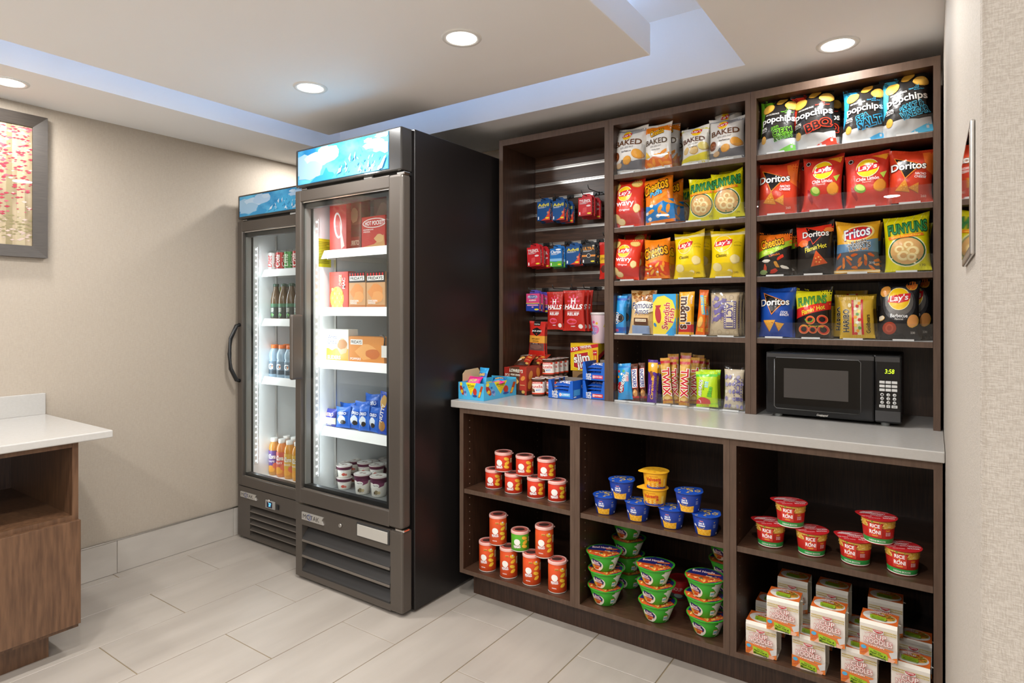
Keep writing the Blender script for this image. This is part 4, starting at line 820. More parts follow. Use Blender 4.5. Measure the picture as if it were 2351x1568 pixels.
@reg('ricecup')
def _():
    A = Art(.28, 'C2261E'); A.part('picture'); A.rect(0, 0, 1, .012, 'F2F0EA'); A.rect(0, .012, 1, .068, '2E9A46'); A.rect(0, .195, 1, .28, 'DDB04A'); A.poly([(.39, .09), (.53, .09), (.545, .12), (.54, .22), (.56, .26), (.36, .26), (.385, .22)], 'B8281E')
    R = random.Random(2)
    for i in range(46):
        x = R.uniform(.27, .73); A.blob(x, R.uniform(.205, .275), .014, .006, R.choice(('F0D68A', 'C8962E', 'E8C46A', '8A9A3A')), i, 6, .2, R.randrange(180))
    A.poly([(.395, .085), (.525, .085), (.525, .25), (.395, .25)], 'CF3A2A'); A.part('logo'); A.text('RICE', .46, .222, .09, .042, 'FFFFFF', 0, bold=.05); A.ell(.46, .186, .008, .01, 'F2B23A'); A.text('RONI', .46, .148, .105, .045, 'FFFFFF', 0, bold=.05); A.ell(.46, .176, .004, .006, 'FFFFFF'); A.poly([(.43, .112), (.49, .112), (.485, .098), (.435, .098)], 'E89A3A'); A.part('lettering'); A.text('CHEDDAR BROCCOLI', .48, .040, .17, .022, 'F2F8EC', 0, bold=.03); A.text('CHEESY', .585, .175, .045, .018, 'F2B23A', 0, bold=.03)
    for i in range(3): A.text('READY IN MINUTES', .588, .15-.016*i, .05, .009, 'FFFFFF')
    return A
@reg('ricelid')
def _():
    A = Art(1.0, 'C8242A'); R = random.Random(8)
    for i in range(26):
        x, y = R.uniform(.1, .85), R.uniform(.1, .9)
        if (x-.47)**2+(y-.5)**2 < .16: A.text('RICE RONI', x, y, .30, .07, ('FBEDED', 'F0A8A8', 'F3C8C8')[i % 3], 12, bold=.06)
    return A
@reg('cupnood')
def _():
    A = Art(1.08, 'F2EEE6'); A.part('picture')
    for b_ in (.93, .87): 
        for i in range(26): A.rect(.03+.037*i, b_, .052+.037*i, b_+.045, 'C9B04A')
    A.rect(.36, .86, .64, .99, 'F2EEE6'); A.poly([(0, .44), (.5, .36), (1, .30), (1, .02), (0, 0)], 'E9823A'); A.poly([(.25, .46), (.9, .40), (.9, .34), (.25, .38)], 'E9823A'); A.poly([(.78, .30), (1, .42), (1, .2), (.85, .12)], 'D8D6D4'); A.poly([(.1, 0), (.3, .26), (.95, .1), (.9, .0)], 'F0B89A')
    for i in range(7): A.blob(.06+.05*(i % 3), .1+.05*i*.6, .05, .02, 'D86A3A', i, 8, .3, 30*i)
    A.ell(.11, .31, .075, .065, '5AB4E0'); A.poly([(.26, .06), (.24, .34), (.72, .24), (.76, .16), (.74, 0.0)], 'AACB2E'); A.ell(.5, .015, .26, .035, 'EFE6D2')
    A.part('logo'); A.poly([(.36, .99), (.64, .99), (.60, .92), (.5, .885), (.40, .92)], 'C8202A'); A.text('NISSIN', .5, .955, .19, .04, 'FFFFFF', 0, bold=.04); A.text('CUP', .5, .765, .42, .15, 'F6F1EA', 0, .055, 'C8202A', 0, .05); A.text('NOODLES', .5, .59, .74, .16, 'F6F1EA', 0, .055, 'C8202A', 0, .05); A.text('The Original', .22, .83, .18, .05, 'D0606A', 20)
    A.part('lettering'); A.text('CHICKEN', .46, .43, .4, .05, 'FFFFFF', -4, bold=.05); A.text('Now in a', .48, .245, .2, .045, '2A5A22', -8); A.text('Paper Cup &', .49, .17, .42, .075, '1F3A1A', -9, shear=.2, bold=.03); A.text('Microwavable', .49, .085, .44, .075, '1F3A1A', -9, shear=.2, bold=.03); return A
@reg('cuplid')
def _():
    A = Art(.72, 'E9702E'); A.part('picture'); A.rect(0, 0, 1, .72, 'E9702E'); A.ell(.5, .36, .46, .34, 'E9E4DA', 26); A.ell(.60, .42, .32, .24, 'DDA03A', 22); R = random.Random(6)
    for i in range(26): A.blob(R.uniform(.4, .86), R.uniform(.28, .6), .04, .016, R.choice(('F0C84A', 'C8702A', 'E8E0B0', '7A9A3A', 'D84A2A')), i, 7, .3, R.randrange(180))
    A.poly([(.26, .12), (.24, .36), (.66, .32), (.70, .22), (.68, .10)], '9CBE2E'); A.part('lettering'); A.text('Now in a Paper Cup &', .47, .25, .36, .045, '1F3A1A', -4); A.text('Microwavable', .47, .17, .34, .05, '1F3A1A', -4, shear=.2); A.text('CUP', .42, .56, .2, .09, 'F6F1EA', -4, .05, 'C8202A', 0, .04); A.text('NOODLES', .42, .46, .4, .09, 'F6F1EA', -4, .05, 'C8202A', 0, .04); return A
# ================================================================ cans, cups, bowls and boxed noodles in the lower units
def face(p): return math.atan2(-p[0], p[1])
def seat(px, py, z, R):
    p = onZ(px, py, z); d = Vector((p.x, p.y, 0)).normalized(); return p+d*R
def wrapped(name, profile, body, art, r0, r1, z0, z1, fin, n=36, nu=36):
    o = obj(name, MB().lathe(profile, n), [body])
    for pn, me in art.lay(conesurf(r0, r1, z0, z1, 360), fin, nu, 1, .00005, .0002).items(): obj(pn, me, parent=o)
    return o
LIDC = glass('translucent_lid', (.95, .62, .56), 1.0, .15)
def crisp_can(kind, h):
    art = ARTS[kind]; R = .0385
    o = wrapped('crisp_can', [(R-.002, 0), (R, .0015), (R, h-.002), (R-.001, h)], card(art.bg), art, R, R, .002, h-.004, card)
    obj('bottom_rim', MB().lathe([(R-.003, .0), (R+.0007, .0004), (R+.0007, .003), (R, .0032)], 36, cap=False), [STEEL], parent=o)
    obj('foil_seal', MB().lathe([(0, h+.0002), (R-.003, h+.0002)], 36, cap=False), [card('E9E4DC')], parent=o)
    ink = Art(1, 'FFFFFF'); ink.ell(.5, .5, .34, .30, '2A2624', 20); ink.ell(.47, .5, .16, .17, 'E9E4DC')
    lid = obj('lid', MB().lathe([(R+.0016, h-.008), (R+.0018, h), (R+.0005, h+.0035), (R-.003, h+.004), (R-.004, h+.002), (0, h+.002)], 36, cap=False), [mat('lid_plastic', 'E9B4AA', .3)], parent=o)
    for pn, me in Art(1, 'FFFFFF').part('seal_print').ell(.5, .5, .42, .42, 'CF6A5E', 24).ell(.48, .5, .29, .22, '4A302C', 20).lay(disc(R, h+.0026), card).items(): obj(pn, me, parent=o)
    obj('peel_tab', BB(R-.001, -.006, h-.006, R+.006, .006, h-.002, .001, seg=1), [mat('lid_plastic', 'E9B4AA', .3)], parent=lid)
    return o
def pile(proto, spots, h, first=[None]): pass
used = set()
def put(proto, p, rotz, label, group, cat):
    """the first use moves the prototype itself, later ones copy it with its parts"""
    if id(proto) not in used:
        used.add(id(proto)); o = proto; o.location = p; o.rotation_euler = (0, 0, rotz)
    else: o = dup(proto, p, (0, 0, rotz))
    tag(o, label, cat, group); return o
ordw = ('first', 'second', 'third', 'fourth', 'fifth', 'sixth')
small = crisp_can('can_small', .082); tall = crisp_can('can_tall', .126); green = crisp_can('can_green', .082)
RC = .0385
base = [seat(x, y, Z_LM, RC) for x, y in ((1134, 1124), (1179, 1135), (1231, 1145.7), (1279, 1154))]
for i, p in enumerate(base): put(small, p, face(p)+.05*(i-1), f'short red crisp can, {ordw[i]} from left in the bottom row on the upper can shelf', 'short red crisp cans', 'can')
for i in range(3):
    p = (base[i]+base[i+1])/2; p.z = Z_LM+.0865; put(small, p, face(p)-.12+.1*i, f'short red crisp can stacked on top, {ordw[i]} from left on the upper can shelf', 'short red crisp cans', 'can')
base = [seat(x, y, Z_LB, RC) for x, y in ((1119.7, 1314), (1168, 1329.7), (1220.8, 1346), (1279.7, 1363.8))]
for i, p in enumerate(base): put(tall, p, face(p)+.06*(i-1.5), f'tall red crisp can, {ordw[i]} from left on the bottom can shelf', 'tall red crisp cans', 'can')
for i, (pr, nm) in enumerate(((tall, 'tall red crisp can stacked at the left above the bottom can row'), (green, 'short green crisp can stacked between two tall red cans'), (tall, 'tall red crisp can stacked at the right above the bottom can row'))):
    p = (base[i]+base[i+1])/2; p.z = Z_LB+.1305; put(pr, p, face(p)+.05, nm, 'stacked crisp cans', 'can')
# ---- cups
def lid_disc(o, R, z, art, fin, tabdir, name='peel_lid', th=.0012, nub=.010, wav=.0):
    n = 44; P = []
    for i in range(n):
        a = 2*math.pi*i/n; k = R+nub*max(0, math.cos(a-tabdir))**14; P.append((k*math.sin(a), -k*math.cos(a), wav*math.sin(3*a)))
    mb = MB(); mb.add([(x, y, z+w_) for x, y, w_ in P]+[(x, y, z+th+w_) for x, y, w_ in P]+[(0, 0, z+th)], [[i, (i+1) % n, n+(i+1) % n, n+i] for i in range(n)]+[[n+i, n+(i+1) % n, 2*n] for i in range(n)]+[list(range(n))[::-1]])
    l = obj(name, mb, [fin(art.bg)], parent=o)
    A2 = art
    for pn, me in A2.lay(disc(R*.985, z+th+.0001), fin, 1, 1, .00001, .0003 if wav == 0 else .0006).items(): 
        # keep the print inside the disc
        bm = bmesh.new(); bm.from_mesh(me)
        for v in bm.verts:
            q = math.hypot(v.co.x, v.co.y)
            if q > R*.985: v.co.x *= R*.985/q; v.co.y *= R*.985/q
        bm.to_mesh(me); bm.free(); me.name = 'lid_print'; obj('lid_print', me, parent=l)
    return l
def cup(name, art, rb, rt, h, lidart, lr, body, tab, wall='plastic', nub=.012, lip=.0025):
    o = wrapped(name, [(rb-.004, .002), (rb-.002, 0), (rb, .002), (rt, h-.003), (rt-.001, h)], body, art, rb, rt, .003, h-.004, card)
    obj('rim', MB().lathe([(rt-.001, h-.004), (rt+lip, h-.003), (rt+lip, h), (rt-.002, h)], 36, cap=False), [body], parent=o)
    if lidart is not None: lid_disc(o, lr, h+.0002, lidart, card, tab, nub=nub)
    return o
mac = cup('pasta_cup', ARTS['mac'], .0375, .0475, .070, ARTS['maclid'], .0515, card('1F3F9E'), 2.3)
H_MAC = .0716
b_ = [seat(x, y, Z_LM, .038) for x, y in ((1391, 1183), (1464.6, 1199), (1542.7, 1216), (1620.8, 1232))]
for i, p in enumerate(b_): put(mac, p, face(p)+.03*i, f'blue and yellow pasta cup, {ordw[i]} from left in the row on its shelf', 'blue pasta cups', 'cup')
for i, nm in ((0, 'blue pasta cup stacked at the left above the cup row'), (2, 'blue pasta cup stacked at the right above the cup row')):
    p = (b_[i]+b_[i+1])/2; p.z = Z_LM+H_MAC; put(mac, p, face(p)+.1, nm, 'blue pasta cups', 'cup')
plain_lid = Art(1, 'F2B52A'); R_ = random.Random(4)
for i in range(7): plain_lid.blob(.5+.27*math.cos(i*.9), .5+.27*math.sin(i*.9), .08, .05, 'DF9A1E', i, 8, .2, 50*i)
vel = cup('cheese_cup', ARTS['cheesecup'], .039, .046, .062, plain_lid, .0515, card('F2B31C'), -1.3, nub=.016)
vp = (b_[1]+b_[2])/2
p = vp.copy(); p.z = Z_LM+H_MAC; put(vel, p, face(p)-.05, 'yellow cheese cup directly on the blue pasta cups, lower of two', 'yellow cheese cups', 'cup')
p = vp.copy(); p.z = Z_LM+H_MAC+.0636; p.x += .003; put(vel, p, face(p)+.1, 'yellow cheese cup at the very top of the pasta cup pyramid', 'yellow cheese cups', 'cup')
bowl = cup('noodle_bowl', ARTS['bowl'], .043, .0655, .066, ARTS['bowllid'], .0705, card('3FA82E'), 1.9, nub=.006, lip=.003)
HB = .0685
def stack(px, py, n, who, R=.045, tw=0, z=Z_LB, q=None):
    p0 = q or seat(px, py, z, R); pos = ('bottom', 'second from bottom', 'third from bottom', 'topmost', 'fifth') if n > 3 else ('bottom', 'middle', 'topmost')
    for k in range(n):
        p = p0.copy(); p.z = z+HB*k; p.x += .004*math.sin(k*2.1+tw); p.y += .003*math.cos(k*1.7)
        put(bowl, p, face(p)+.06*math.sin(k*1.3+tw), f'green noodle bowl, {pos[k]} in the {who}', 'green noodle bowls', 'bowl')
stack(1389, 1393.6, 3, 'front left stack'); stack(1506, 1432, 3, 'front middle stack', tw=1); stack(1619, 1464.6, 3, 'front right stack', tw=2)
stack(1441.7, 1353.8, 4, 'stack at the back left', tw=3); stack(0, 0, 4, 'stack at the back right', tw=4, q=Vector((-.66, 2.43, Z_LB)))
redcup = Art(.34, 'C0242A').part('picture').rect(.3, .0, .7, .10, '3A3A38').ell(.48, .07, .08, .04, '8AA0A0').part('lettering').text('SOUP', .47, .2, .16, .07, 'F0C8C0')
rc = cup('red_cup', redcup, .034, .040, .075, Art(1, 'A81E24').ell(.5, .5, .35, .35, '8E181E'), .043, card('C0242A'), 2.5, nub=.004)
p = seat(1559.5, 1378, Z_LB, .035); put(rc, p, face(p), 'small red cup behind the noodle bowls on the bottom shelf', None, 'cup')
rice = cup('rice_cup', ARTS['ricecup'], .0395, .0465, .078, ARTS['ricelid'], .0525, card('C2261E'), -1.9, nub=.014)
b_ = [seat(x, y, Z_LM, .040) for x, y in ((1769, 1259), (1863, 1279), (1963.5, 1300), (2071.5, 1322.5))]
for i, p in enumerate(b_): put(rice, p, face(p)+(.0, .2, -.1, .1)[i], f'red and green rice cup, {ordw[i]} from left standing on the shelf', 'red rice cups', 'cup')
for i, nm in ((0, 'red rice cup stacked on top at the left'), (2, 'red rice cup stacked on top at the right')):
    p = (b_[i]+b_[i+1])/2; p.z = Z_LM+.0796; put(rice, p, face(p)+.05, nm, 'red rice cups', 'cup')
# ---- boxed noodles: paper sleeve open at both ends around a white cup
def noodle_box():
    W, H, a, b2 = .098, .1085, .0395, .0455; t = .0007
    prof = [(-a, 0), (-b2, H*.9), (-b2+.006, H), (b2-.006, H), (b2, H*.9), (a, 0)]
    mb = MB()
    for i in range(len(prof)):
        p, q = Vector(prof[i]), Vector(prof[(i+1) % len(prof)]); nrm = Vector((-(q-p).y, (q-p).x)).normalized()*t; nrm = -nrm if nrm.dot((p+q)/2-Vector((0, H/2))) > 0 else nrm
        mb.add([(-W/2, *p), (W/2, *p), (W/2, *q), (-W/2, *q), (-W/2, *(p+nrm)), (W/2, *(p+nrm)), (W/2, *(q+nrm)), (-W/2, *(q+nrm))], [(0,1,2,3),(4,7,6,5),(0,4,5,1),(1,5,6,2),(2,6,7,3),(3,7,4,0)])
    o = obj('boxed_noodles', mb, [card('EFEAE0')])
    for pn, me in ARTS['cupnood'].lay(lambda u, v, q: np.stack([(u-.5)*W, -a-(b2-a)*v-q, v*H*.9], 1), card).items(): obj(pn, me, parent=o)
    for pn, me in ARTS['cuplid'].lay(lambda u, v, q: np.stack([(u-.5)*W, -b2+.006+v*(2*b2-.012), H+q+0*u], 1), card).items(): obj('top_'+pn, me, parent=o)
    obj('top_edge_band', MB().add([(-W/2, -b2-.0004, H*.905), (W/2, -b2-.0004, H*.905), (W/2, -b2+.0055, H+.0003), (-W/2, -b2+.0055, H+.0003)], [(0, 1, 2, 3)]), [card('EDE7DA')], parent=o)
    c_ = obj('cup', MB().lathe([(.031, .0015), (.033, .003), (.0425, H-.008), (.0425, H-.005)], 30), [card('F0EBE0')], parent=o)
    obj('lid_tab', MB().add([(W/2-.004, -.02, H-.004), (W/2+.008, -.014, H-.006), (W/2-.004, -.002, H-.004), (W/2-.004, -.02, H-.003), (W/2+.008, -.014, H-.005), (W/2-.004, -.002, H-.003)], [(0, 1, 2), (5, 4, 3), (0, 3, 4, 1), (1, 4, 5, 2), (2, 5, 3, 0)]), [card('E4DFD4')], parent=o)
    return o
nb = noodle_box(); NH = .1094
for row, (y, zz, xs, who, tz) in enumerate(((2.178+.045, 0, (-.529, -.382, -.241, -.105), 'in the front row on the shelf', (.02, -.01, .02, -.02)), (2.158+.045, NH, (-.458, -.325, -.186), 'stacked on the front row', (.03, .0, -.02)),
        (2.345+.045, 0, (-.535, -.385, -.245, -.102), 'in the back row on the shelf', (.02, .03, -.02, .0)), (2.335+.045, NH, (-.458, -.333, -.180), 'stacked on the back row', (.0, -.03, .02)))):
    for i, x in enumerate(xs): put(nb, Vector((x+.049, y, Z_LB+zz+.0003)), tz[i], f'white and orange boxed noodles, {ordw[i]} from left {who}', 'boxed noodles', 'noodle box')
# ================================================================ acrylic organisers and the bags on the upper shelves
def organiser(x0, x1, z, divs, label, h=.062):
    y = UP_Y+.006
    r = empty('shelf_organizer', ((x0+x1)/2, y, z)); tag(r, label, 'shelf organizer', 'clear shelf organizers')
    L = (-(x0+x1)/2, -y, -z); P = lambda mb, n, m: obj(n, mb, [m], parent=r, loc=L)
    P(B(x0, y, z, x1, y+.0022, z+h), 'front_lip', ACRYL); P(B(x0, y+.0022, z, x1, y+.28, z+.0015), 'base_tray', mat('frosted_base', (.72, .72, .70), .4))
    for d in divs: 
        P(B(d-.0008, y+.006, z+.0015, d+.0008, y+.27, z+.125), 'divider', ACRYL); P(B(d-.008, y+.0024, z+.0015, d+.008, y+.0040, z+.034), 'divider_clip', ACRYL)
    e = [x0]+list(divs)+[x1]
    for i in range(len(e)-1): m = (e[i]+e[i+1])/2; P(B(m-.035, y+.003, z+.0016, m+.028, y+.012, z+.0075), 'label_tab', WHITEP)
MX0, MX1, RX0, RX1 = UPX[1]+.022, UPX[2]-.022, UPX[2]+.022, UPX[3]-.022
def fx(px): return onY(px, 600, UP_Y+.05)[0]
names = ('top', 'second', 'third', 'fourth')
for k, dv in enumerate(([1481, 1560, 1630], [1480, 1562, 1640], [1479, 1545, 1622], [1440, 1497, 1556, 1594, 1632])): organiser(MX0, MX1, Z_S[k]+.0003, [fx(d) for d in dv], f'clear acrylic organizer on the {names[k]} shelf of the middle bay')
organiser(MX0, MX1, CN_Z+.0003, [fx(d) for d in (1449, 1482, 1512, 1553, 1585, 1654)], 'clear acrylic organizer standing on the countertop under the middle bay', .05)
for k, dv in enumerate(([1832, 1930, 2032], [1834, 1940, 2044], [1829, 1918, 2030], [1824, 1912, 2016])): organiser(RX0, RX1, Z_S[k]+.0003, [fx(d) for d in dv], f'clear acrylic organizer on the {names[k]} shelf of the right bay')
A_ = ARTS
def row(z, items, yf=UP_Y):
    for it in items:
        a, L, R, top, dy, label, *kw = it; kw = kw[0] if kw else {}
        pbag(A_[a], L, R, top, z+.0022, dy, label, 'snack bags on the upper shelves', **kw)
S1, S2, S3, S4 = Z_S
G = dict
row(S1, [('baked_bbq', 1406, 1479, 296, .045, 'white and grey baked chip bag at the left of the top shelf, middle bay', G(roll=-3)), ('baked_bbq', 1445, 1492, 300, .125, 'white baked chip bag half hidden behind the leftmost bag, top shelf of middle bay'),
  ('baked_cheetos', 1481, 1542, 287, .045, 'white and orange baked puffs bag in front, top shelf of middle bay', G(roll=2)), ('baked_cheetos', 1507, 1561, 284, .115, 'white and orange baked puffs bag second in its row, top shelf', G(roll=2)), ('baked_cheetos', 1525, 1574, 301, .19, 'white and orange baked puffs bag at the back, top shelf of middle bay'),
  ('baked_orig', 1566, 1629, 294, .045, 'white and yellow baked chip bag on the top shelf of the middle bay', G(roll=2)), ('baked_bbq', 1629, 1708, 272, .045, 'large white and grey baked chip bag at the right of the top shelf, middle bay', G(roll=1)), ('baked_bbq', 1646, 1709, 247, .12, 'white baked chip bag rising behind the rightmost bag, top shelf of middle bay', G(roll=4))])
row(S2, [('wavy', 1406, 1477, 415, .045, 'red wavy chip bag at the left of the second shelf, middle bay', G(roll=0)), ('crunchy', 1440, 1487, 424, .16, 'orange bag half hidden behind the red wavy chip bag, second shelf'),
  ('puffs', 1484, 1550, 411, .045, 'orange and blue puffs bag in front on the second shelf, middle bay', G(roll=5)), ('puffs', 1518, 1572, 419, .12, 'orange and blue puffs bag behind its twin on the second shelf', G(roll=4)), ('funyuns', 1552, 1592, 434, .21, 'yellow onion ring bag at the back of the second shelf, middle bay'),
  ('funyuns', 1581, 1645, 411, .045, 'yellow onion ring bag, left of two in front on the second shelf'), ('funyuns', 1638, 1709, 396, .045, 'yellow onion ring bag, right of two in front on the second shelf', G(roll=4)), ('funyuns', 1655, 1710, 389, .12, 'yellow onion ring bag behind the rightmost bag of the second shelf, middle bay', G(roll=3))])
row(S3, [('wavy', 1404, 1466, 553, .035, 'red wavy chip bag in front at the left of the third shelf', G(roll=-4)), ('wavy', 1420, 1480, 538, .105, 'red wavy chip bag in the middle of three at the left of the third shelf', G(ear=.06)), ('wavy', 1436, 1489, 541, .17, 'red wavy chip bag at the back of three at the left of the third shelf'),
  ('crunchy', 1480, 1538, 552, .045, 'orange crunchy puffs bag in front on the third shelf, middle bay', G(roll=2)), ('crunchy', 1500, 1550, 557, .115, 'orange crunchy puffs bag behind its twin on the third shelf'),
  ('classic', 1549, 1618, 537, .045, 'yellow chip bag, left of two in front on the third shelf', G(roll=2, ear=.06)), ('classic', 1566, 1634, 533, .12, 'yellow chip bag behind the left yellow bag of the third shelf'), ('classic', 1631, 1707, 531, .045, 'yellow chip bag, right of two in front on the third shelf', G(roll=0, ear=.05)), ('classic', 1652, 1710, 529, .12, 'yellow chip bag behind the right yellow bag of the third shelf')])
row(S1, [('pop_green', 1742, 1825, 229, .035, 'black and green popped chip bag in front, top shelf of right bay', G(roll=-2, lean=8)), ('pop_green', 1738, 1790, 238, .12, 'black and green popped chip bag behind its twin, top shelf of right bay'),
  ('pop_red', 1822, 1919, 213, .045, 'black and red popped chip bag in front, top shelf of right bay', G(roll=3)), ('pop_red', 1855, 1930, 226, .12, 'black and red popped chip bag second in its row, top shelf of right bay'), ('pop_red', 1880, 1942, 229, .19, 'black and red popped chip bag last in its row, top shelf'),
  ('pop_salt', 1936, 2030, 202, .045, 'black and blue sea salt popped chip bag, top shelf of right bay'), ('pop_vin', 2028, 2140, 175, .045, 'large black and light blue popped chip bag at the right end of the top shelf', G(roll=3))])
row(S2, [('nacho', 1740, 1828, 377, .045, 'red-orange tortilla chip bag at the left of the second shelf, right bay', G(roll=-1)), ('nacho', 1760, 1837, 384, .12, 'red-orange tortilla chip bag behind the leftmost bag, second shelf of right bay'),
  ('limon', 1842, 1933, 361, .045, 'red lime chip bag, left of two in front on the second shelf', G(roll=-1, ear=.04)), ('limon', 1834, 1915, 369, .12, 'red lime chip bag behind the left lime bag on the second shelf'), ('limon', 1943, 2043, 355, .045, 'red lime chip bag, right of two in front on the second shelf', G(roll=1)), ('limon', 1938, 2020, 362, .12, 'red lime chip bag behind the right lime bag on the second shelf'),
  ('nacho', 2036, 2140, 349, .045, 'red-orange tortilla chip bag at the right end of the second shelf', G(roll=-3)), ('nacho', 2060, 2140, 352, .12, 'red-orange tortilla chip bag behind the rightmost one, second shelf')])
row(S3, [('cheetlime', 1740, 1818, 534, .045, 'orange, green and black hot puffs bag in front, third shelf of right bay', G(roll=1)), ('cheetlime', 1756, 1830, 540, .12, 'orange, green and black hot puffs bag behind its twin, third shelf of right bay'),
  ('flamin', 1830, 1914, 515, .045, 'red and black hot tortilla chip bag on the third shelf of the right bay', G(roll=1, ear=.05)), ('fritos', 1919, 2018, 512, .045, 'golden corn twist bag with blue band in front on the third shelf'), ('fritos', 1930, 2024, 520, .12, 'golden corn twist bag behind its twin on the third shelf'),
  ('funyuns', 2034, 2137, 499, .045, 'yellow onion ring bag in front at the right end of the third shelf', G(roll=2)), ('funyuns', 2040, 2139, 522, .12, 'yellow onion ring bag behind its twin at the right end of the third shelf')])
row(S4, [('ranch', 1744, 1825, 664, .045, 'blue tortilla chip bag in front at the left of the fourth shelf, right bay', G(ear=.05)), ('ranch', 1739, 1800, 668, .13, 'blue tortilla chip bag behind its twin on the fourth shelf'), ('funhot', 1827, 1911, 664, .045, 'yellow, red and black hot onion ring bag on the fourth shelf', G(ear=.06, roll=1)),
  ('gold', 1930, 2008, 684, .035, 'gold gummy candy bag in front on the fourth shelf', G(ear=.01, D=.03, roll=2, name='candy_bag', cat='candy bag')), ('gold', 1911, 1985, 681, .085, 'gold gummy candy bag second in its row, leaning left on the fourth shelf', G(ear=.01, D=.03, roll=-3, name='candy_bag', cat='candy bag')), ('gold', 1936, 2016, 680, .135, 'gold gummy candy bag third in its row on the fourth shelf', G(ear=.01, D=.03, roll=3, name='candy_bag', cat='candy bag')), ('gold', 1918, 1990, 670, .185, 'gold gummy candy bag at the back of its row on the fourth shelf', G(ear=.02, D=.03, name='candy_bag', cat='candy bag')),
  ('barbecue', 2018, 2112, 651, .045, 'black chip bag with yellow sun logo in front on the fourth shelf', G(ear=.05, D=.07)), ('barbecue', 2050, 2139, 645, .125, 'black chip bag behind its twin at the right end of the fourth shelf', G(ear=.04))])
# ---- sweets on the fourth shelf and the counter, middle bay
def stick(art, L, R, top, z, dy, label, D=.016, **kw): return pbag(A_[art], L, R, top, z+.0022, dy, label, kw.pop('group', 'candy on the middle bay shelves'), D=D, ear=kw.pop('ear', .006), name=kw.pop('name', 'candy_bar'), cat=kw.pop('cat', 'candy bar'), lean=kw.pop('lean', 5), nu=8, nv=16, **kw)
stick('oreo', 1410, 1437, 681, S4, .03, 'blue cream cookie pack in front at the left of the fourth shelf', D=.03, name='cookie_pack', cat='cookie pack'); stick('oreo', 1424, 1448, 677, S4, .08, 'blue cream cookie pack behind its twin on the fourth shelf', D=.03, name='cookie_pack', cat='cookie pack')
pbag(A_['cookies'], 1445, 1502, 669, S4+.0022, .045, 'tan cookie bag with printed chocolate chip cookies on the fourth shelf', 'candy on the middle bay shelves', roll=-1, D=.04, ear=.01, name='cookie_bag', cat='cookie bag')
def pbox(art, L, R, top, z, dy, D, label, name, cat, bg, group=None, rotz=0, right=None, topart=None, yf=UP_Y):
    Y = yf+dy; mid = (top+onY_row((L+R)/2, z, Y))/2; x0, x1 = onY(L, mid, Y)[0], onY(R, mid, Y)[0]; zt = onY((L+R)/2, top, Y)[2]
    return carton(name, label, cat, x1-x0, zt-z, D, card(bg), ((x0+x1)/2, Y+D/2, z), rotz, group, front=A_[art] if art else None, right=right, top=topart)
pbox('fish', 1499, 1552, 675, S4+.002, .022, .022, 'yellow and blue gummy fish box in front on the fourth shelf', 'candy_box', 'candy box', 'F2D83A', 'gummy fish boxes'); pbox('fish', 1506, 1558, 675, S4+.002, .048, .022, 'yellow and blue gummy fish box behind its twin on the fourth shelf', 'candy_box', 'candy box', 'F2D83A', 'gummy fish boxes')
stick('mnm', 1558, 1592, 672, S4, .03, 'yellow and red chocolate candy bag on the fourth shelf', D=.03); stick('fastbreak', 1597, 1617, 668, S4, .03, 'orange candy bar, left of two on the fourth shelf', roll=-4); stick('fastbreak', 1612, 1631, 672, S4, .06, 'orange candy bar, right of two on the fourth shelf', roll=4)
CLEARF = glass('clear_wrapper', (.97, .97, .97), 1.2, .08)
def popcorn(art, L, R, top, z, dy, label, wrap=True, **kw):
    o = pbag(A_[art], L, R, top+6, z+.0022, dy, label, 'popcorn packs', D=.024, ear=0, name='popcorn_pack', cat='popcorn pack', fin=card, seals=False, nu=10, nv=12, **kw)
    fr, bk = bag_grid((onY(R, 700, UP_Y+dy)[0]-onY(L, 700, UP_Y+dy)[0])*1.12, o.dimensions.z*1.09 if o.dimensions.z > 0 else .16, .034, 77+int(dy*1000), 12, 12, .01)
    obj('clear_wrapper', bag_mesh(fr, bk, CLEARF), parent=o, loc=(0, 0, -.001))
    return o
popcorn('popcorn', 1630, 1694, 668, S4, .035, 'brown popcorn pack in clear wrap, front of its row on the fourth shelf'); popcorn('popcorn', 1642, 1702, 667, S4, .075, 'brown popcorn pack in clear wrap, middle of its row on the fourth shelf'); popcorn('popcorn', 1652, 1708, 668, S4, .115, 'brown popcorn pack in clear wrap, back of its row on the fourth shelf')
C0 = CN_Z+.0005
stick('airblue', 1420, 1453, 838, C0, .035, 'blue sour candy pouch at the left end of the countertop row', roll=6, D=.03, name='candy_bag', cat='candy bag'); stick('airblue', 1440, 1466, 842, C0, .10, 'blue sour candy pouch behind its twin on the countertop', roll=8, D=.03, name='candy_bag', cat='candy bag')
stick('snickers', 1452, 1468, 838, C0, .035, 'brown candy bar with white and blue lettering, left of two on the countertop', roll=5); stick('snickers', 1470, 1485, 836, C0, .05, 'brown candy bar with white and blue lettering, right of two on the countertop', roll=5)
stick('caramello', 1486, 1507, 829, C0, .035, 'purple and yellow caramel bar in front on the countertop', roll=0); stick('caramello', 1499, 1517, 833, C0, .075, 'purple and yellow caramel bar behind its twin on the countertop')
tw = [(1523, 1545, 825, .035, 6), (1545, 1560, 828, .055, 6), (1559, 1582, 827, .035, 0), (1536, 1560, 816, .10, 3), (1560, 1584, 813, .11, 0), (1584, 1603, 824, .10, 0), (1586, 1612, 818, .16, -1), (1603, 1618, 826, .14, 2), (1612, 1626, 826, .18, 5), (1622, 1636, 829, .22, 6)]
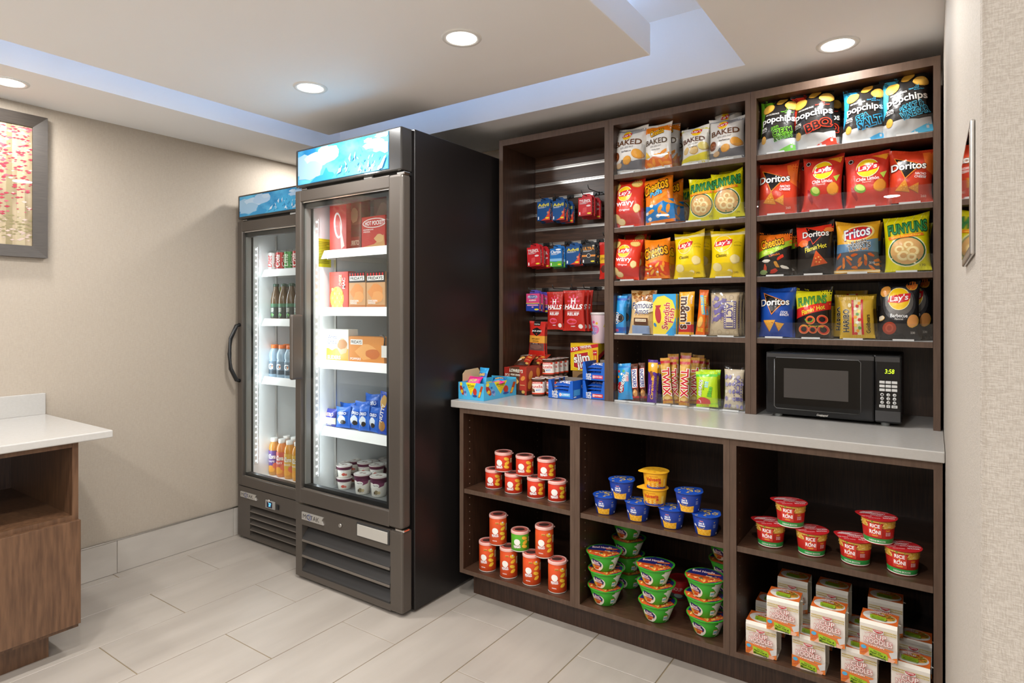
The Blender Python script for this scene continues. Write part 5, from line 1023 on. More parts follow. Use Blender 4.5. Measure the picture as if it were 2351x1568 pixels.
tn = ('gold and red twin candy bar leaning at the front left of its group', 'gold and red twin candy bar wedged between the two front ones', 'gold and red twin candy bar standing upright at the front right of its group', 'gold and red twin candy bar in the second row, left', 'gold and red twin candy bar in the second row, centre and tallest', 'gold and red twin candy bar in the second row, right', 'gold and red twin candy bar in the third row behind the green pouches', 'gold and red twin candy bar fourth from the right at the back', 'gold and red twin candy bar next to last at the back right', 'gold and red twin candy bar last at the back right')
for (l, r, t, dy, ro), nm in zip(tw, tn): stick('twix', l, r, t, C0, dy, nm, roll=ro, D=.02, group='gold and red candy bars')
stick('airgreen', 1600, 1649, 856, C0, .035, 'green sour candy pouch in front on the countertop', roll=3, D=.035, name='candy_bag', cat='candy bag'); stick('airgreen', 1606, 1655, 852, C0, .085, 'green sour candy pouch behind its twin on the countertop', roll=2, D=.035, name='candy_bag', cat='candy bag')
popcorn('popcorn2', 1662, 1706, 845, C0, .04, 'pale popcorn pack in clear wrap at the right end of the countertop row')
# ================================================================ left upper bay: hooks, hanging boxes and pouches
HOOKM = mat('black_wire', (.012, .012, .012), .35)
def hook(x, z, yt, label, zw=None):
    w_ = z-.006 if zw is None else zw
    o = obj('peg_hook', MB().tube([(x, SLAT_Y-.004, z+.002), (x, SLAT_Y-.02, (z+w_)/2), (x, SLAT_Y-.035, w_), (x, yt+.012, w_), (x, yt+.004, w_+.004), (x, yt-.004, w_+.018)], .0022, 8), [HOOKM]); tag(o, label, 'hook', 'black peg hooks')
    obj('back_plate', BB(x-.020, SLAT_Y-.007, z-.010, x+.020, SLAT_Y-.0022, z+.007, .001, seg=1), [HOOKM], parent=o); return o
TABC = {}
def hang_row(art, L, R, top, bot, yf, n, rail, th, label, group, side=None, tabcol=None, tilt=0):
    A = A_[art]; xs = [onY(p, (top+bot)/2, yf)[0] for p in (L, R)]; zt, zb = onY((L+R)/2, top, yf)[2], onY((L+R)/2, bot, yf)[2]; W = xs[1]-xs[0]; H = zt-zb; xc = sum(xs)/2
    hook(xc, rail, yf-.035, f'black peg hook carrying the {label}', zt+.011)
    proto = None; ords = ('front', 'second', 'third', 'fourth', 'fifth')
    for k in range(n):
        nm = f'{label}, {ords[k]} of {n}' if n > 1 else label
        loc = (xc+.004*k*(1 if k % 2 else -.4), yf+th/2+k*(th+.005), zb-.003*k); rot = (0, math.radians(tilt+.8*math.sin(k*2)), math.radians((0, 3, -2, 2, 0)[k]))
        if proto is None:
            o = carton('medicine_box', nm, 'medicine box', W, H, th, card(A.bg), loc, 0, group, front=A, rot=rot)
            sd = Art(H/th if th else 1, A.bg); 
            t_ = side or 'TABLETS'
            sd.part('side_lettering').text(t_, .5, H/th/2, H/th*.72, .5, 'F4E9DA', 90, bold=.04)
            for pn, me in sd.lay(lambda u, v, q: np.stack([W/2+q, (u-.5)*th, v*H], 1), card).items(): obj(pn, me, parent=o)
            tw_, zt_ = W*.34, rail-zt-.004
            zt_ = .019
            mb = MB().prism([(-tw_, H-.002), (tw_, H-.002), (tw_, H+zt_*.6), (tw_*.6, H+zt_), (-tw_*.6, H+zt_), (-tw_, H+zt_*.6)], th/2-.001, th/2)
            obj('hang_tab', mb, [card(tabcol or A.bg)], parent=o); proto = o
        else: o = dup(proto, loc, rot, nm)
RZ = RAILS
hang_row('advil', 1233, 1262.5, 462, 506, 2.69, 3, RZ[2], .018, 'navy and orange medicine box on the top left hook', 'boxes on the slatwall hooks', 'Advil')
hang_row('advil', 1268, 1296, 461, 505, 2.69, 4, RZ[2], .018, 'navy and orange medicine box on the second top hook', 'boxes on the slatwall hooks', 'Advil')
hang_row('tylenol', 1327.6, 1359, 453, 495, 2.69, 4, RZ[2], .018, 'red medicine box on the right top hook', 'boxes on the slatwall hooks', 'TYLENOL')
hang_row('tylenol', 1211, 1241, 567, 611, 2.69, 4, RZ[5], .018, 'red medicine box on the left middle hook', 'boxes on the slatwall hooks', 'TYLENOL', tilt=-3)
hang_row('claritin', 1262.5, 1290, 570, 612, 2.69, 3, RZ[5], .018, 'blue and green medicine box on the middle hooks', 'boxes on the slatwall hooks', 'Claritin')
hang_row('advil', 1299, 1331, 565, 607, 2.69, 3, RZ[5], .018, 'navy and orange medicine box on the middle hooks', 'boxes on the slatwall hooks', 'Advil')
hang_row('ultra', 1336, 1367, 562, 605, 2.69, 3, RZ[5], .018, 'black and orange medicine box on the middle hooks', 'boxes on the slatwall hooks', 'ULTRA')
hang_row('benadryl', 1208, 1238, 674, 714, 2.69, 4, RZ[8], .018, 'pink and blue medicine box on the lower left hook', 'boxes on the slatwall hooks', 'Benadryl', tabcol='5A4FB0')
def hang_bag(art, L, R, top, bot, yf, rail, label, D=.02, hk=True, cat='pouch', name='hanging_pouch', hlabel=None, roll=0):
    xs = [onY(p, (top+bot)/2, yf)[0] for p in (L, R)]; zt, zb = onY((L+R)/2, top, yf)[2], onY((L+R)/2, bot, yf)[2]
    o = bag(name, label, cat, A_[art], (xs[1]-xs[0])*1.05, zt-zb, D, (sum(xs)/2, yf, zb), (0, math.radians(roll), 0), 'pouches on the slatwall hooks', nu=12, nv=16, ear=.004)
    obj('hang_hole', BB(-.014, -.0022, zt-zb-.018, .014, .0022, zt-zb-.013, .001, seg=1), [DARK], parent=o)
    if hk: hook(sum(xs)/2, rail, yf-.025, hlabel)
for k, (dx, nm) in enumerate(((0, 'front'), (1, 'back'))): hang_bag('halls', 1257+9*k, 1293+9*k, 671, 757, 2.63+.035*k, RZ[8], f'red cough drop pouch on the left hook, {nm} of two', hk=k == 0, hlabel='black peg hook carrying the left red cough drop pouches')
for k, nm in enumerate(('front', 'middle', 'back')): hang_bag('halls', 1294+10*k, 1343+9*k, 668, 760, 2.61+.035*k, RZ[8], f'red cough drop pouch on the right hook, {nm} of three', hk=k == 0, hlabel='black peg hook carrying the right red cough drop pouches')
for k, nm in enumerate(('front', 'back')): hang_bag('jerky', 1214+5*k, 1251+5*k, 739, 819, 2.64+.03*k, RZ[10], f'red and yellow jerky pouch low on the left, {nm} of two', hk=k == 0, hlabel='black peg hook carrying the jerky pouches', roll=2)
hang_bag('redyellow', 1377, 1404, 557, 641, 2.64, RZ[5], 'red and yellow meat stick pouch half hidden at the divider', hk=True, hlabel='black peg hook carrying the pouch at the divider')
hook(onY(1384, 440, 2.8)[0]-.01, RZ[2], 2.66, 'empty black peg hook at the right end of the top hook row'); 
eh = hook(onY(1384, 660, 2.8)[0]-.035, RZ[8], 2.66, 'empty black peg hook with a price tag, lower right of the slatwall')
obj('price_tag', B(-1.288, 2.70, RZ[8]-.055, -1.262, 2.701, RZ[8]-.012), [card('DAD8D2')], parent=eh)
# ================================================================ on the counter in the left bay
Z0 = CN_Z+.0004
def candy_tray():
    x0, x1, y0, y1, h, t = -1.808, -1.662, 2.195, 2.455, .078, .002
    r = empty('candy_display_box', ((x0+x1)/2, (y0+y1)/2, Z0)); tag(r, 'light blue open candy display box at the left end of the countertop', 'display box')
    L = (-(x0+x1)/2, -(y0+y1)/2, 0); bl = card('4AB2E0'); P = lambda mb, n, m=bl: obj(n, mb, [m], parent=r, loc=L)
    P(B(x0, y0, 0, x1, y1, t), 'base'); f = P(B(x0, y0, t, x1, y0+t, h), 'front_wall'); P(B(x0, y1-t, t, x1, y1, h+.008), 'rear_wall'); rw = P(B(x1-t, y0+t, t, x1, y1-t, h), 'right_wall')
    P(B(x0, y0+t, t, x0+t, y1-t, h), 'left_wall')
    pts = [(y0+.03, h), (y1-.10, h), (y1-.10, .115), (y1-.115, .132), (y0+.05, .128), (y0+.03, .112)]
    P(MB().prism(pts, x0, x0+t, axis='x'), 'raised_flap', card('CDB48C'))
    for pn, me in ARTS['candy'].lay(flat(x1-x0, h, y0, 0, (x0+x1)/2), card).items(): obj('front_'+pn, me, parent=r, loc=L)
    A2 = ARTS['candy']
    for pn, me in A2.lay(lambda u, v, q: np.stack([x1+q, y0+u*(y1-y0), v*h], 1), card).items(): obj('side_'+pn, me, parent=r, loc=L)
    P(B(x0+t, y0+.12, .055, x1-t, y1-.02, .058), 'yellow_insert', card('F2DA1C'))
    return x0, x1, y0, y1
cx0, cx1, cy0, cy1 = candy_tray()
pk = Art(1.0, 'E0328A').part('print').rect(.1, .3, .9, .7, 'F0589A').text('POP', .5, .5, .5, .22, 'F4E04A', 10, .05, '2A7AC8', 0, .05)
bl = Art(1.2, '3AA6E0').part('print').rect(0, .5, 1, .8, '1A66B8').text('RING', .5, .66, .6, .2, 'F4E04A', 10, .04, 'D8323A', 0, .05)
yl = Art(1.0, 'F0D41C').part('print').text('PUSH', .5, .5, .6, .25, 'D8323A', 10)
for i, (a, x, y, z, rx, rz, W, H, nm) in enumerate(((pk, -1.765, 2.235, .050, -50, .2, .075, .07, 'pink wrapped lollipop lying at the front of the candy box'), (bl, -1.755, 2.30, .062, -15, -.3, .07, .075, 'blue wrapped candy sticking up out of the candy box'), (bl, -1.70, 2.36, .060, -70, .5, .07, .07, 'blue wrapped candy lying at the back of the candy box'), (pk, -1.70, 2.30, .061, -78, -.6, .06, .06, 'pink wrapped lollipop in the middle of the candy box'))):
    bag('wrapped_candy', nm, 'candy', a, W, H, .022, (x, y, Z0+z), (math.radians(rx), 0, rz), 'candies in the display box', nu=8, nv=8, ear=.02)
# pork rind cartons with bags showing
carton('snack_carton', 'brown and red pork rind carton in front beside the candy box', 'carton', .098, .135, .19, card('A03222'), (-1.6575+.0, 2.463+.095, Z0), 0, 'pork rind cartons', front=ARTS['pork'], right=Art(.135/.19, 'A03222').part('side_picture').chip(.2, .5, .12, 'D98A3A', 4, 60).chip(.55, .55, .12, 'D98A3A', 6, 100).chip(.82, .45, .12, 'D98A3A', 7, 50).chip(.15, .26, .12, 'D98A3A', 8, 70).rect(0, 0, 1, .1, '4A2418'))
carton('snack_carton', 'red pork rind carton at the left behind the candy box', 'carton', .055, .125, .17, card('A8281E'), (-1.742, 2.59, Z0), 0, 'pork rind cartons', front=Art(2.3, 'A8281E').part('print').rect(.1, .2, .9, .7, 'E8E0D8').text('PORK', .5, 1.6, .7, .3, 'F6EEDC'))
for i, (x, y, rz, nm) in enumerate(((-1.675, 2.52, .15, 'brown and red pork rind bag lying on the front carton, nearer'), (-1.645, 2.58, -.1, 'brown and red pork rind bag lying on the front carton, further back'))):
    bag('snack_bag', nm, 'snack bag', ARTS['pork'], .085, .10, .03, (x, y, Z0+.1365), (math.radians(-64), 0, rz), 'pork rind bags', nu=10, nv=10)
# hazelnut snack packs: flattened cups with a foil lid
def nut_pack():
    n = 30; a, b2, h = .0295, .022, .082; mb = MB(); P = []
    for i in range(n):
        t = 2*math.pi*i/n; e = .75; sx = math.copysign(abs(math.sin(t))**e, math.sin(t)); sy = math.copysign(abs(math.cos(t))**e, math.cos(t)); P.append((sx*a, -sy*b2))
    for z, k in ((0, .92), (.004, 1), (h-.006, 1), (h-.002, 1.05), (h, 1.05)): mb.v += [(x*k, y*k, z) for x, y in P]
    for j in range(4):
        for i in range(n): mb.f.append([j*n+i, j*n+(i+1) % n, (j+1)*n+(i+1) % n, (j+1)*n+i]); mb.m.append(0); mb.sm.append(True)
    mb.f += [list(range(n))[::-1], list(range(4*n, 5*n))]; mb.m += [0, 0]; mb.sm += [False, False]
    o = obj('snack_pack', mb, [plas('4A2816')])
    per = np.array(P+[P[0]]); seg = np.r_[0, np.cumsum(np.hypot(*np.diff(per, axis=0).T))]; seg /= seg[-1]
    def sf(u, v, q):
        w = (u+.5) % 1.0; x = np.interp(w, seg, per[:, 0]); y = np.interp(w, seg, per[:, 1]); k = 1+q/.025
        return np.stack([x*k, y*k, .005+v*(h-.014)], 1)
    for pn, me in ARTS['nutella'].lay(sf, card, 60, 1, .00004, .0011).items(): obj(pn, me, parent=o)
    base = Art(.85, 'F2ECE4').part('wrap_label').rect(0, 0, 1, .85, 'F2ECE4')
    for pn, me in base.lay(sf, card, 60, 1, .00001, .0007).items(): obj(pn, me, parent=o)
    lid = MB(); lid.v = [(x*1.07, y*1.07, h) for x, y in P]+[(x*1.07, y*1.07, h+.0012) for x, y in P]; lid.f = [[i, (i+1) % n, n+(i+1) % n, n+i] for i in range(n)]+[list(range(n))[::-1], list(range(n, 2*n))]; lid.m = [0]*(n+2); lid.sm = [False]*(n+2)
    l = obj('foil_lid', lid, [card('E6DED6')], parent=o)
    q = Art(1, 'FFFFFF').part('lid_print').blob(.4, .5, .25, .3, 'C8402A', 3).blob(.65, .5, .16, .2, '5A3420', 5)
    for pn, me in q.lay(lambda u, v, o_: np.stack([(u-.5)*2*a*.9, (v-.5)*2*b2*.9, h+.0013+o_], 1), card).items(): obj(pn, me, parent=l)
    return o
nut = nut_pack(); NZ = .0835
low = [(-1.556, 2.487), (-1.502, 2.53), (-1.57, 2.537), (-1.572, 2.587), (-1.573, 2.637), (-1.574, 2.687), (-1.575, 2.737), (-1.508, 2.58), (-1.51, 2.63)]
ln = ('at the very front on the countertop', 'second from left at the front on the countertop', 'second in the lower row', 'third in the lower row', 'fourth in the lower row', 'fifth in the lower row', 'last in the lower row', 'behind the blue pastry carton', 'furthest behind the blue pastry carton')
for (x, y), nm in zip(low, ln): put(nut, Vector((x, y, Z0)), .5 if y < 2.5 else .35, f'brown and white hazelnut snack pack, {nm}', 'hazelnut snack packs', 'snack pack')
for k in range(4): put(nut, Vector((-1.570, 2.605+.047*k, Z0+NZ)), .45, f'brown and white hazelnut snack pack, {ordw[k]} in the upper row', 'hazelnut snack packs', 'snack pack')
# pastry display cartons: blue trays with a notched front and wrapped pastries inside
def pastry(x0, x1, y0, z, art, label, tilt=0):
    W, H, D, t = x1-x0, .0845, .155, .0016; xc = (x0+x1)/2
    r = empty('pastry_carton', (xc, y0+D/2, z)); tag(r, label, 'carton', 'blue pastry cartons'); bl_ = card('1C62C8'); L = (-xc, -(y0+D/2), 0)
    P = lambda mb, n, m=bl_: obj(n, mb, [m], parent=r, loc=L)
    P(B(x0, y0, 0, x1, y0+D, t), 'base'); P(B(x0, y0+t, t, x0+t, y0+D, H), 'side_wall'); P(B(x1-t, y0+t, t, x1, y0+D, H), 'side_wall'); P(B(x0+t, y0+D-t, t, x1-t, y0+D, H), 'rear_wall', card('8A8078'))
    a = W*.2
    P(MB().prism([(x0, 0.0), (x1, 0.0), (x1, H), (x1-a*.5, H), (x1-a, H*.36), (x0+a, H*.36), (x0+a*.5, H), (x0, H)], y0, y0+t), 'notched_front')
    for pn, me in A_[art].lay(flat(W, W*.62, y0, 0, xc), card).items(): obj(pn, me, parent=r, loc=L)
    for pn, me in ARTS['toastside'].lay(lambda u, v, q: np.stack([x1+q, y0+u*D, v*H*.9], 1), card).items(): obj('side_'+pn, me, parent=r, loc=L)
    for k in range(3):
        bag('pastry_pack', f'blue wrapped pastry, {("bottom", "middle", "top")[k]} in the {label[5:]}', 'pastry pack', ARTS['poppack'], W*.74, .062, .018, (xc, y0+.012+.004*k, z+.028+.0145*k), (math.radians(-82+4*k), 0, .04*(k-1)), 'wrapped pastries', nu=10, nv=8, ear=0, seals=False)
pastry(-1.484, -1.354, 2.46, Z0, 'toast_blue', 'blue pastry carton at the front left of the group')
pastry(-1.341, -1.226, 2.53, Z0, 'toast_straw', 'blue pastry carton beside the divider, lower of two'); pastry(-1.341, -1.226, 2.53, Z0+.0855, 'toast_cherry', 'blue pastry carton beside the divider, upper of two')
carton('brown_carton', 'plain brown carton under the yellow meat stick box', 'carton', .15, .110, .14, card('8A6A44'), (-1.40, 2.745, Z0), 0, None, front=Art(.73, '8A6A44').part('print').ell(.5, .45, .35, .22, '3A2A1C'))
carton('meat_stick_box', 'yellow and red meat stick box standing behind the pastry cartons', 'carton', .157, .137, .13, card('E8BE1C'), (-1.4035, 2.66+.075, Z0+.1105), -.06, None, front=ARTS['slim'], right=ARTS['slimside'])
tub = wrapped('cotton_candy_tub', [(.034, 0), (.036, .002), (.0475, .142), (.0475, .145)], plas('EFD3DA'), ARTS['cotton'], .036, .0475, .01, .135, plas)
obj('lid', MB().lathe([(.0475, .138), (.050, .139), (.050, .148), (.046, .150), (.044, .147), (0, .147)], 36, cap=False), [plas('F0E8E6')], parent=tub)
tub.location = (-1.345, 2.715, Z0+.2485); tub.rotation_euler = (0, 0, .75); tag(tub, 'pink cotton candy tub with white lid on the yellow meat stick box', 'tub')
# ================================================================ glass-door coolers
def led_mat(): return mat('led_chip', (1, 1, 1), .5, emit=(.86, .95, 1.0), es=18)
SNOW = noisy('cooler_sky_print', '1C78B0', '5AB2DA', 5.5, .25, (1, 1, 1.6), detail=5, lo=.38, hi=.62)
def add_emission(m, k):
    b = m.node_tree.nodes['Principled BSDF']; cr = next(n for n in m.node_tree.nodes if n.type == 'VALTORGB'); m.node_tree.links.new(cr.outputs[0], b.inputs['Emission Color']); b.inputs['Emission Strength'].default_value = k
add_emission(SNOW, .05)
def header_art():
    A = Art(.27, '58BCE2'); A.part('mountain_print')
    def e(c): return c
    for i, (x, y, rx, ry) in enumerate(((.08, .15, .12, .09), (.22, .17, .14, .07), (.34, .20, .12, .07), (.15, .1, .16, .07), (.42, .23, .06, .035), (.86, .20, .10, .035), (.94, .16, .09, .05), (.80, .235, .05, .02), (.95, .255, .08, .02), (.68, .14, .04, .035))): A.blob(x, y, rx, ry, ('92B6D2', 'B0C8DC', 'A0BEDA')[i % 3], i, 16, .22)
    A.poly([(.15, 0), (.22, .04), (.30, .045), (.34, .10), (.37, .06), (.42, .05), (.46, .0)], '2A88BC')
    A.poly([(.40, 0), (.46, .05), (.52, .09), (.55, .12), (.58, .11), (.62, .16), (.66, .19), (.685, .175), (.705, .21), (.725, .195), (.74, .155), (.765, .17), (.79, .145), (.84, .15), (.88, .135), (.92, .14), (1, .10), (1, 0)], '3E9CC8')
    R = random.Random(9)
    for i in range(40):
        x = R.uniform(.46, .98); y = R.uniform(.01, .15); 
        if y < .19-abs(x-.70)*.45: A.blob(x, y, R.uniform(.008, .022), R.uniform(.004, .012), R.choice(('2A80B0', '3390C0', '9CC4DA', 'B8D0E0', '2878A8')), i, 8, .4, R.choice((50, 60, -50, 70)))
    for p in ([(.47, .03), (.53, .09), (.515, .04)], [(.56, .115), (.58, .09), (.555, .05), (.575, .06)], [(.60, .13), (.625, .165), (.62, .10)], [(.66, .14), (.675, .17), (.67, .10)], [(.90, .0), (.97, .09), (.99, .10), (.95, .01)], [(.70, .02), (.725, .06), (.735, .02)], [(.80, .04), (.81, .09), (.82, .04)]): A.poly(p, 'C4D6E4')
    return A
HEAD = header_art()
def backlit(c):
    return mat('backlit_print', c, .22, emit=c, es=.05)
def cooler(name, label, x0, x1, yf, z1, door, glassr, panel, louvers, inner, badge, grp):
    """door=(z0,z1); glassr=(x0,x1,z0,z1); inner=(x0,x1,y0,y1,z0,z1)"""
    yb = 2.80; yd = yf+.058; ybody = yf+.070
    r = empty(name, ((x0+x1)/2, (yf+yb)/2, 0)); tag(r, label, 'refrigerator'); L = (-(x0+x1)/2, -(yf+yb)/2, 0)
    P = lambda mb, n, m, par=None: obj(n, mb, m if isinstance(m, list) else [m], parent=par or r, loc=None if par else L)
    zb = .012
    P(BB(x0, ybody, zb, inner[0], yb, z1, .002, seg=1), 'side_panel', BLACK); P(BB(inner[1], ybody, zb, x1, yb, z1, .002, seg=1), 'side_panel', BLACK)
    P(B(inner[0], ybody, inner[5], inner[1], yb, z1-.002), 'top_housing', BLACK); P(B(inner[0], ybody, zb, inner[1], yb, inner[4]), 'compressor_housing', BLACK); P(B(inner[0], inner[3], inner[4], inner[1], yb, inner[5]), 'rear_panel', BLACK)
    a, b_, c, d, e, f = inner; t = .004
    ln = MB().box(a, c, e, a+t, d, f).box(b_-t, c, e, b_, d, f).box(a+t, d-t, e, b_-t, d, f).box(a+t, c, f-t, b_-t, d-t, f).box(a+t, c, e, b_-t, d-t, e+t)
    P(ln, 'liner', LINER)
    # header sign
    hz0 = door[1]+.014; P(BB(x0, yf+.002, hz0, x1-.012, ybody-.001, z1, .006), 'header_frame', mat('header_black', (.03, .028, .026), .22, coat=.4))
    hx0, hx1, h0, h1 = x0+.020, x1-.085, hz0+.012, z1-.010
    hp = P(BB(hx0, yf-.0005, h0, hx1, yf+.003, h1, .0015), 'header_sign', SNOW)
    for pn, me in HEAD.lay(flat(hx1-hx0-.004, h1-h0-.004, yf-.0005, h0+.002, (hx0+hx1)/2), backlit).items(): obj(pn, me, parent=hp)
    P(B(x0+.01, yf+.03, door[1]+.001, x1-.02, ybody, hz0), 'door_gap', DARK)
    P(BB(x0+.02, yf+.02, hz0-.008, x0+.06, yf+.05, hz0-.001, .002), 'latch', CHROME); P(BB(-.02+(x0+x1)/2+.12, yf+.02, hz0-.009, (x0+x1)/2+.15, yf+.035, hz0-.001, .001), 'light_sensor', WHITEP)
    # door
    g0, g1, gz0, gz1 = glassr; dz0, dz1 = door
    dr = P(BB(x0-.002, yf, dz0, g0, yd, dz1, .005), 'door', BRONZE)
    Q = lambda mb, n, m: obj(n, mb, [m], parent=dr)
    Q(BB(g1, yf, dz0, x1-.008, yd, dz1, .014, seg=4), 'door_stile', BRONZE); Q(BB(g0-.004, yf+.0006, gz1, g1+.008, yd, dz1-.0006, .003), 'top_rail', BRONZE); Q(BB(g0-.004, yf+.0006, dz0+.0006, g1+.008, yd, gz0, .003), 'bottom_rail', BRONZE)
    Q(B(g0, yf+.010, gz1-.006, g1, yf+.014, gz1), 'trim_strip', CHROME); Q(B(g0, yf+.010, gz0, g1, yf+.014, gz0+.005), 'trim_strip', CHROME)
    Q(B(g0+.0005, yf+.016, gz0+.0005, g1-.0005, yf+.020, gz1-.0005), 'glass_pane', GLASS)
    k = .030; gm = DARK
    Q(B(g1-k, yf+.024, gz0, g1, yf+.05, gz1), 'gasket', gm); Q(B(g0, yf+.024, gz1-k, g1-k, yf+.05, gz1), 'gasket', gm); Q(B(g0, yf+.024, gz0, g1-k, yf+.05, gz0+k*.6), 'gasket', gm)
    Q(B(g0, yf+.024, gz0+k*.6, g0+.012, yf+.05, gz1-k), 'gasket', mat('grey_gasket', (.25, .24, .22), .5))
    P(BB(x1-.05, yf+.012, dz1-.004, x1-.006, yf+.05, dz1+.010, .003), 'hinge', CHROME); P(BB(x1-.055, yf+.008, dz0-.012, x1-.004, yf+.045, dz0, .003), 'hinge', CHROME)
    # lower panel with louvres
    pz0, pz1 = panel; la, lb, lz0, lz1, n = louvers
    pn = P(B(x0, yf+.003, pz0, la, ybody-.006, pz1), 'grille_panel', BRONZE)
    K = lambda mb, nm, m: obj(nm, mb, [m], parent=pn)
    K(BB(lb, yf+.003, pz0, x1-.008, ybody-.006, pz1, .008), 'grille_stile', BRONZE); K(B(la, yf+.003, lz1, lb+.008, ybody-.006, pz1), 'grille_rail', BRONZE); K(B(la, yf+.003, pz0, lb+.008, ybody-.006, lz0), 'grille_rail', BRONZE)
    K(B(la, ybody-.012, lz0, lb, ybody-.007, lz1), 'grille_back', DARK)
    step = (lz1-lz0)/n
    for i in range(n):
        zz = lz0+step*i
        K(MB().prism([(yf+.004, zz), (yf+.004, zz+step*.10), (yf+.054, zz+step*.95), (yf+.054, zz+step*.85)], la, lb, axis='x'), 'louver', BRONZE if n > 4 else mat('dark_louver', (.022, .021, .021), .45))
        if i: K(BB(la, yf+.002, zz-step*.09, lb, yf+.014, zz+step*.06, .002), 'louver_lip', mat('bronze_lip_painted_lit', (.20, .175, .15), .35, .5))  # light catching the lips is put into their paler bronze colour
    # badge and lock
    bx, bz, bw, bh = badge
    bd = P(MB().prism([(bx, bz), (bx+bw, bz), (bx+bw-.012, bz+bh/2), (bx+bw, bz+bh), (bx, bz+bh)], yf-.003, yf+.003), 'badge', mat('silver_badge', (.66, .64, .60), .3, .7))
    ba = Art(bh/bw, 'CCC8C0').part('badge_lettering').text('MOTAK', .44, bh/bw/2, .76, bh/bw*.62, '3A3632', 0, bold=.0).ring(.36, bh/bw/2, .075, .09, '2A4A9A', 14)
    for q, me in ba.lay(flat(bw, bh, yf-.003, bz, bx+bw/2), card).items(): obj(q, me, parent=bd)
    lk = P(MB().lathe([(.0, 0), (.0095, 0), (.0095, .006), (.008, .008)], 20), 'lock', CHROME); lk.location = (bx+bw+.118+L[0], yf+.003+L[1], bz+bh*.65); lk.rotation_euler = (math.pi/2, 0, 0)
    return r, P, L
def led_strip(P, x, y, z0, z1, n, pw):
    st = P(B(x, y-.010, z0, x+.006, y+.010, z1), 'led_strip', WHITEP)
    mb = MB(); dz = (z1-z0)/n
    for i in range(n): zz = z0+dz*(i+.5); mb.box(x+.006, y-.003, zz-.0022, x+.0075, y+.003, zz+.0022)
    stuff(obj('led_chips', mb, [led_mat()], parent=st))
    ld = bpy.data.lights.new('led_strip_light', 'AREA'); ld.shape = 'RECTANGLE'; ld.size = .02; ld.size_y = z1-z0; ld.energy = pw; ld.color = (.86, .95, 1.0)
    lo = bpy.data.objects.new('led_strip_light', ld); COL.objects.link(lo); lo.parent = st; lo.location = (x+.012, y, (z0+z1)/2); lo.rotation_euler = (math.pi/2, 0, math.pi/2+.5); lo.rotation_euler = Vector((-.75, -.65, 0)).to_track_quat('Z', 'Y').to_euler()
def wire_shelf(P, x0, x1, y0, y1, z, lip=.045):
    s = P(B(x0, y0+.01, z, x1, y1, z+.004), 'wire_shelf', mat('white_wire', (.75, .76, .76), .4))
    obj('price_lip', MB().prism([(y0-.012, z-.030), (y0-.009, z-.030), (y0+.010, z+.012), (y0+.007, z+.012)], x0, x1, axis='x'), [mat('white_lip', (.86, .86, .85), .35)], parent=s)
    for xb in (x0+.004, x1-.012): obj('shelf_bracket', B(xb, y0+.02, z-.03, xb+.006, y1-.05, z), [WHITEP], parent=s)
def standards(P, xs, y, z0, z1):
    for x in xs: P(B(x-.008, y-.006, z0, x+.008, y, z1), 'shelf_standard', STEEL)
FZX0, FZX1, FZY = -2.555, -1.832, 1.8603
fz, FP, FL = cooler('upright_freezer', 'tall black glass-door freezer in front with blue mountain header', FZX0, FZX1, FZY, 2.0745, (.372, 1.876), (-2.515, -1.924, .440, 1.822), (.016, .362), (-2.508, -1.915, .044, .267, 3), (-2.512, -1.874, 1.932, 2.72, .395, 1.862), (-2.502, .296, .158, .035), 'coolers')
hd = MB().bbox(-2.520, 1.798, .968, -2.498, 1.864, 1.279, .010, seg=4)
FP(hd, 'door_handle', BRONZE)
ct = FP(BB(-2.117, FZY-.002, .294, -1.914, FZY+.004, .357, .002), 'control_cover', mat('dark_bezel', (.03, .03, .03), .35)); obj('window', BB(-2.110, FZY-.005, .299, -1.921, FZY-.001, .349, .001), [mat('frosted_window', (.42, .40, .36), .25)], parent=ct)
FP(B(-2.507, 1.94, .3992, -1.88, 2.71, .4002), 'floor_pan', mat('grey_floor_pan', (.33, .34, .34), .3, .4))
led_strip(FP, -2.508, 1.945, .48, 1.75, 38, STRIP_W)
FS = [1.583, 1.302, 1.043, .714]
for z in FS: wire_shelf(FP, -2.492, -1.885, 1.975, 2.68, z)
standards(FP, (-2.488,), 2.05, .42, 1.80)
F1X0, F1X1, F1Y = -3.2905, -2.575, 2.0088
f1, GP, GL = cooler('upright_cooler', 'shorter black glass-door drink cooler in the corner by the left wall', F1X0, F1X1, F1Y, 1.956, (.302, 1.806), (-3.246, -2.63, .356, 1.748), (.014, .298), (-3.172, -2.62, .030, .203, 5), (-3.25, -2.62, 2.081, 2.72, .325, 1.79), (-3.257, .240, .150, .030), 'coolers')
hp = [(-3.268, F1Y, .898), (-3.268, F1Y-.02, .903), (-3.268, F1Y-.055, .97), (-3.268, F1Y-.062, 1.055), (-3.268, F1Y-.055, 1.14), (-3.268, F1Y-.02, 1.212), (-3.268, F1Y, 1.217)]
GP(MB().tube(hp, .011, 10), 'door_handle', DARK)
dsp = GP(BB(-3.02, F1Y-.003, .218, -2.935, F1Y+.004, .262, .003), 'thermostat', mat('grey_bezel', (.28, .27, .25), .4)); obj('display', B(-3.005, F1Y-.0042, .225, -2.957, F1Y-.002, .256), [mat('display_glass', (.01, .01, .03), .1)], parent=dsp)
for q, me in Art(.6, '000000').part('digits').text('37', .6, .3, .42, .36, '4AA0FF', 0, bold=.03).lay(flat(.048, .031, F1Y-.0042, .225, -2.981), lambda c: mat('blue_digits', c, .5, emit=c, es=3)).items(): obj(q, me, parent=dsp)
GP(BB(-2.922, F1Y-.003, .225, -2.903, F1Y+.004, .252, .002), 'switch', DARK)
led_strip(GP, -3.246, 2.094, .41, 1.67, 38, STRIP_W)
GS = [1.525, 1.240, .902]
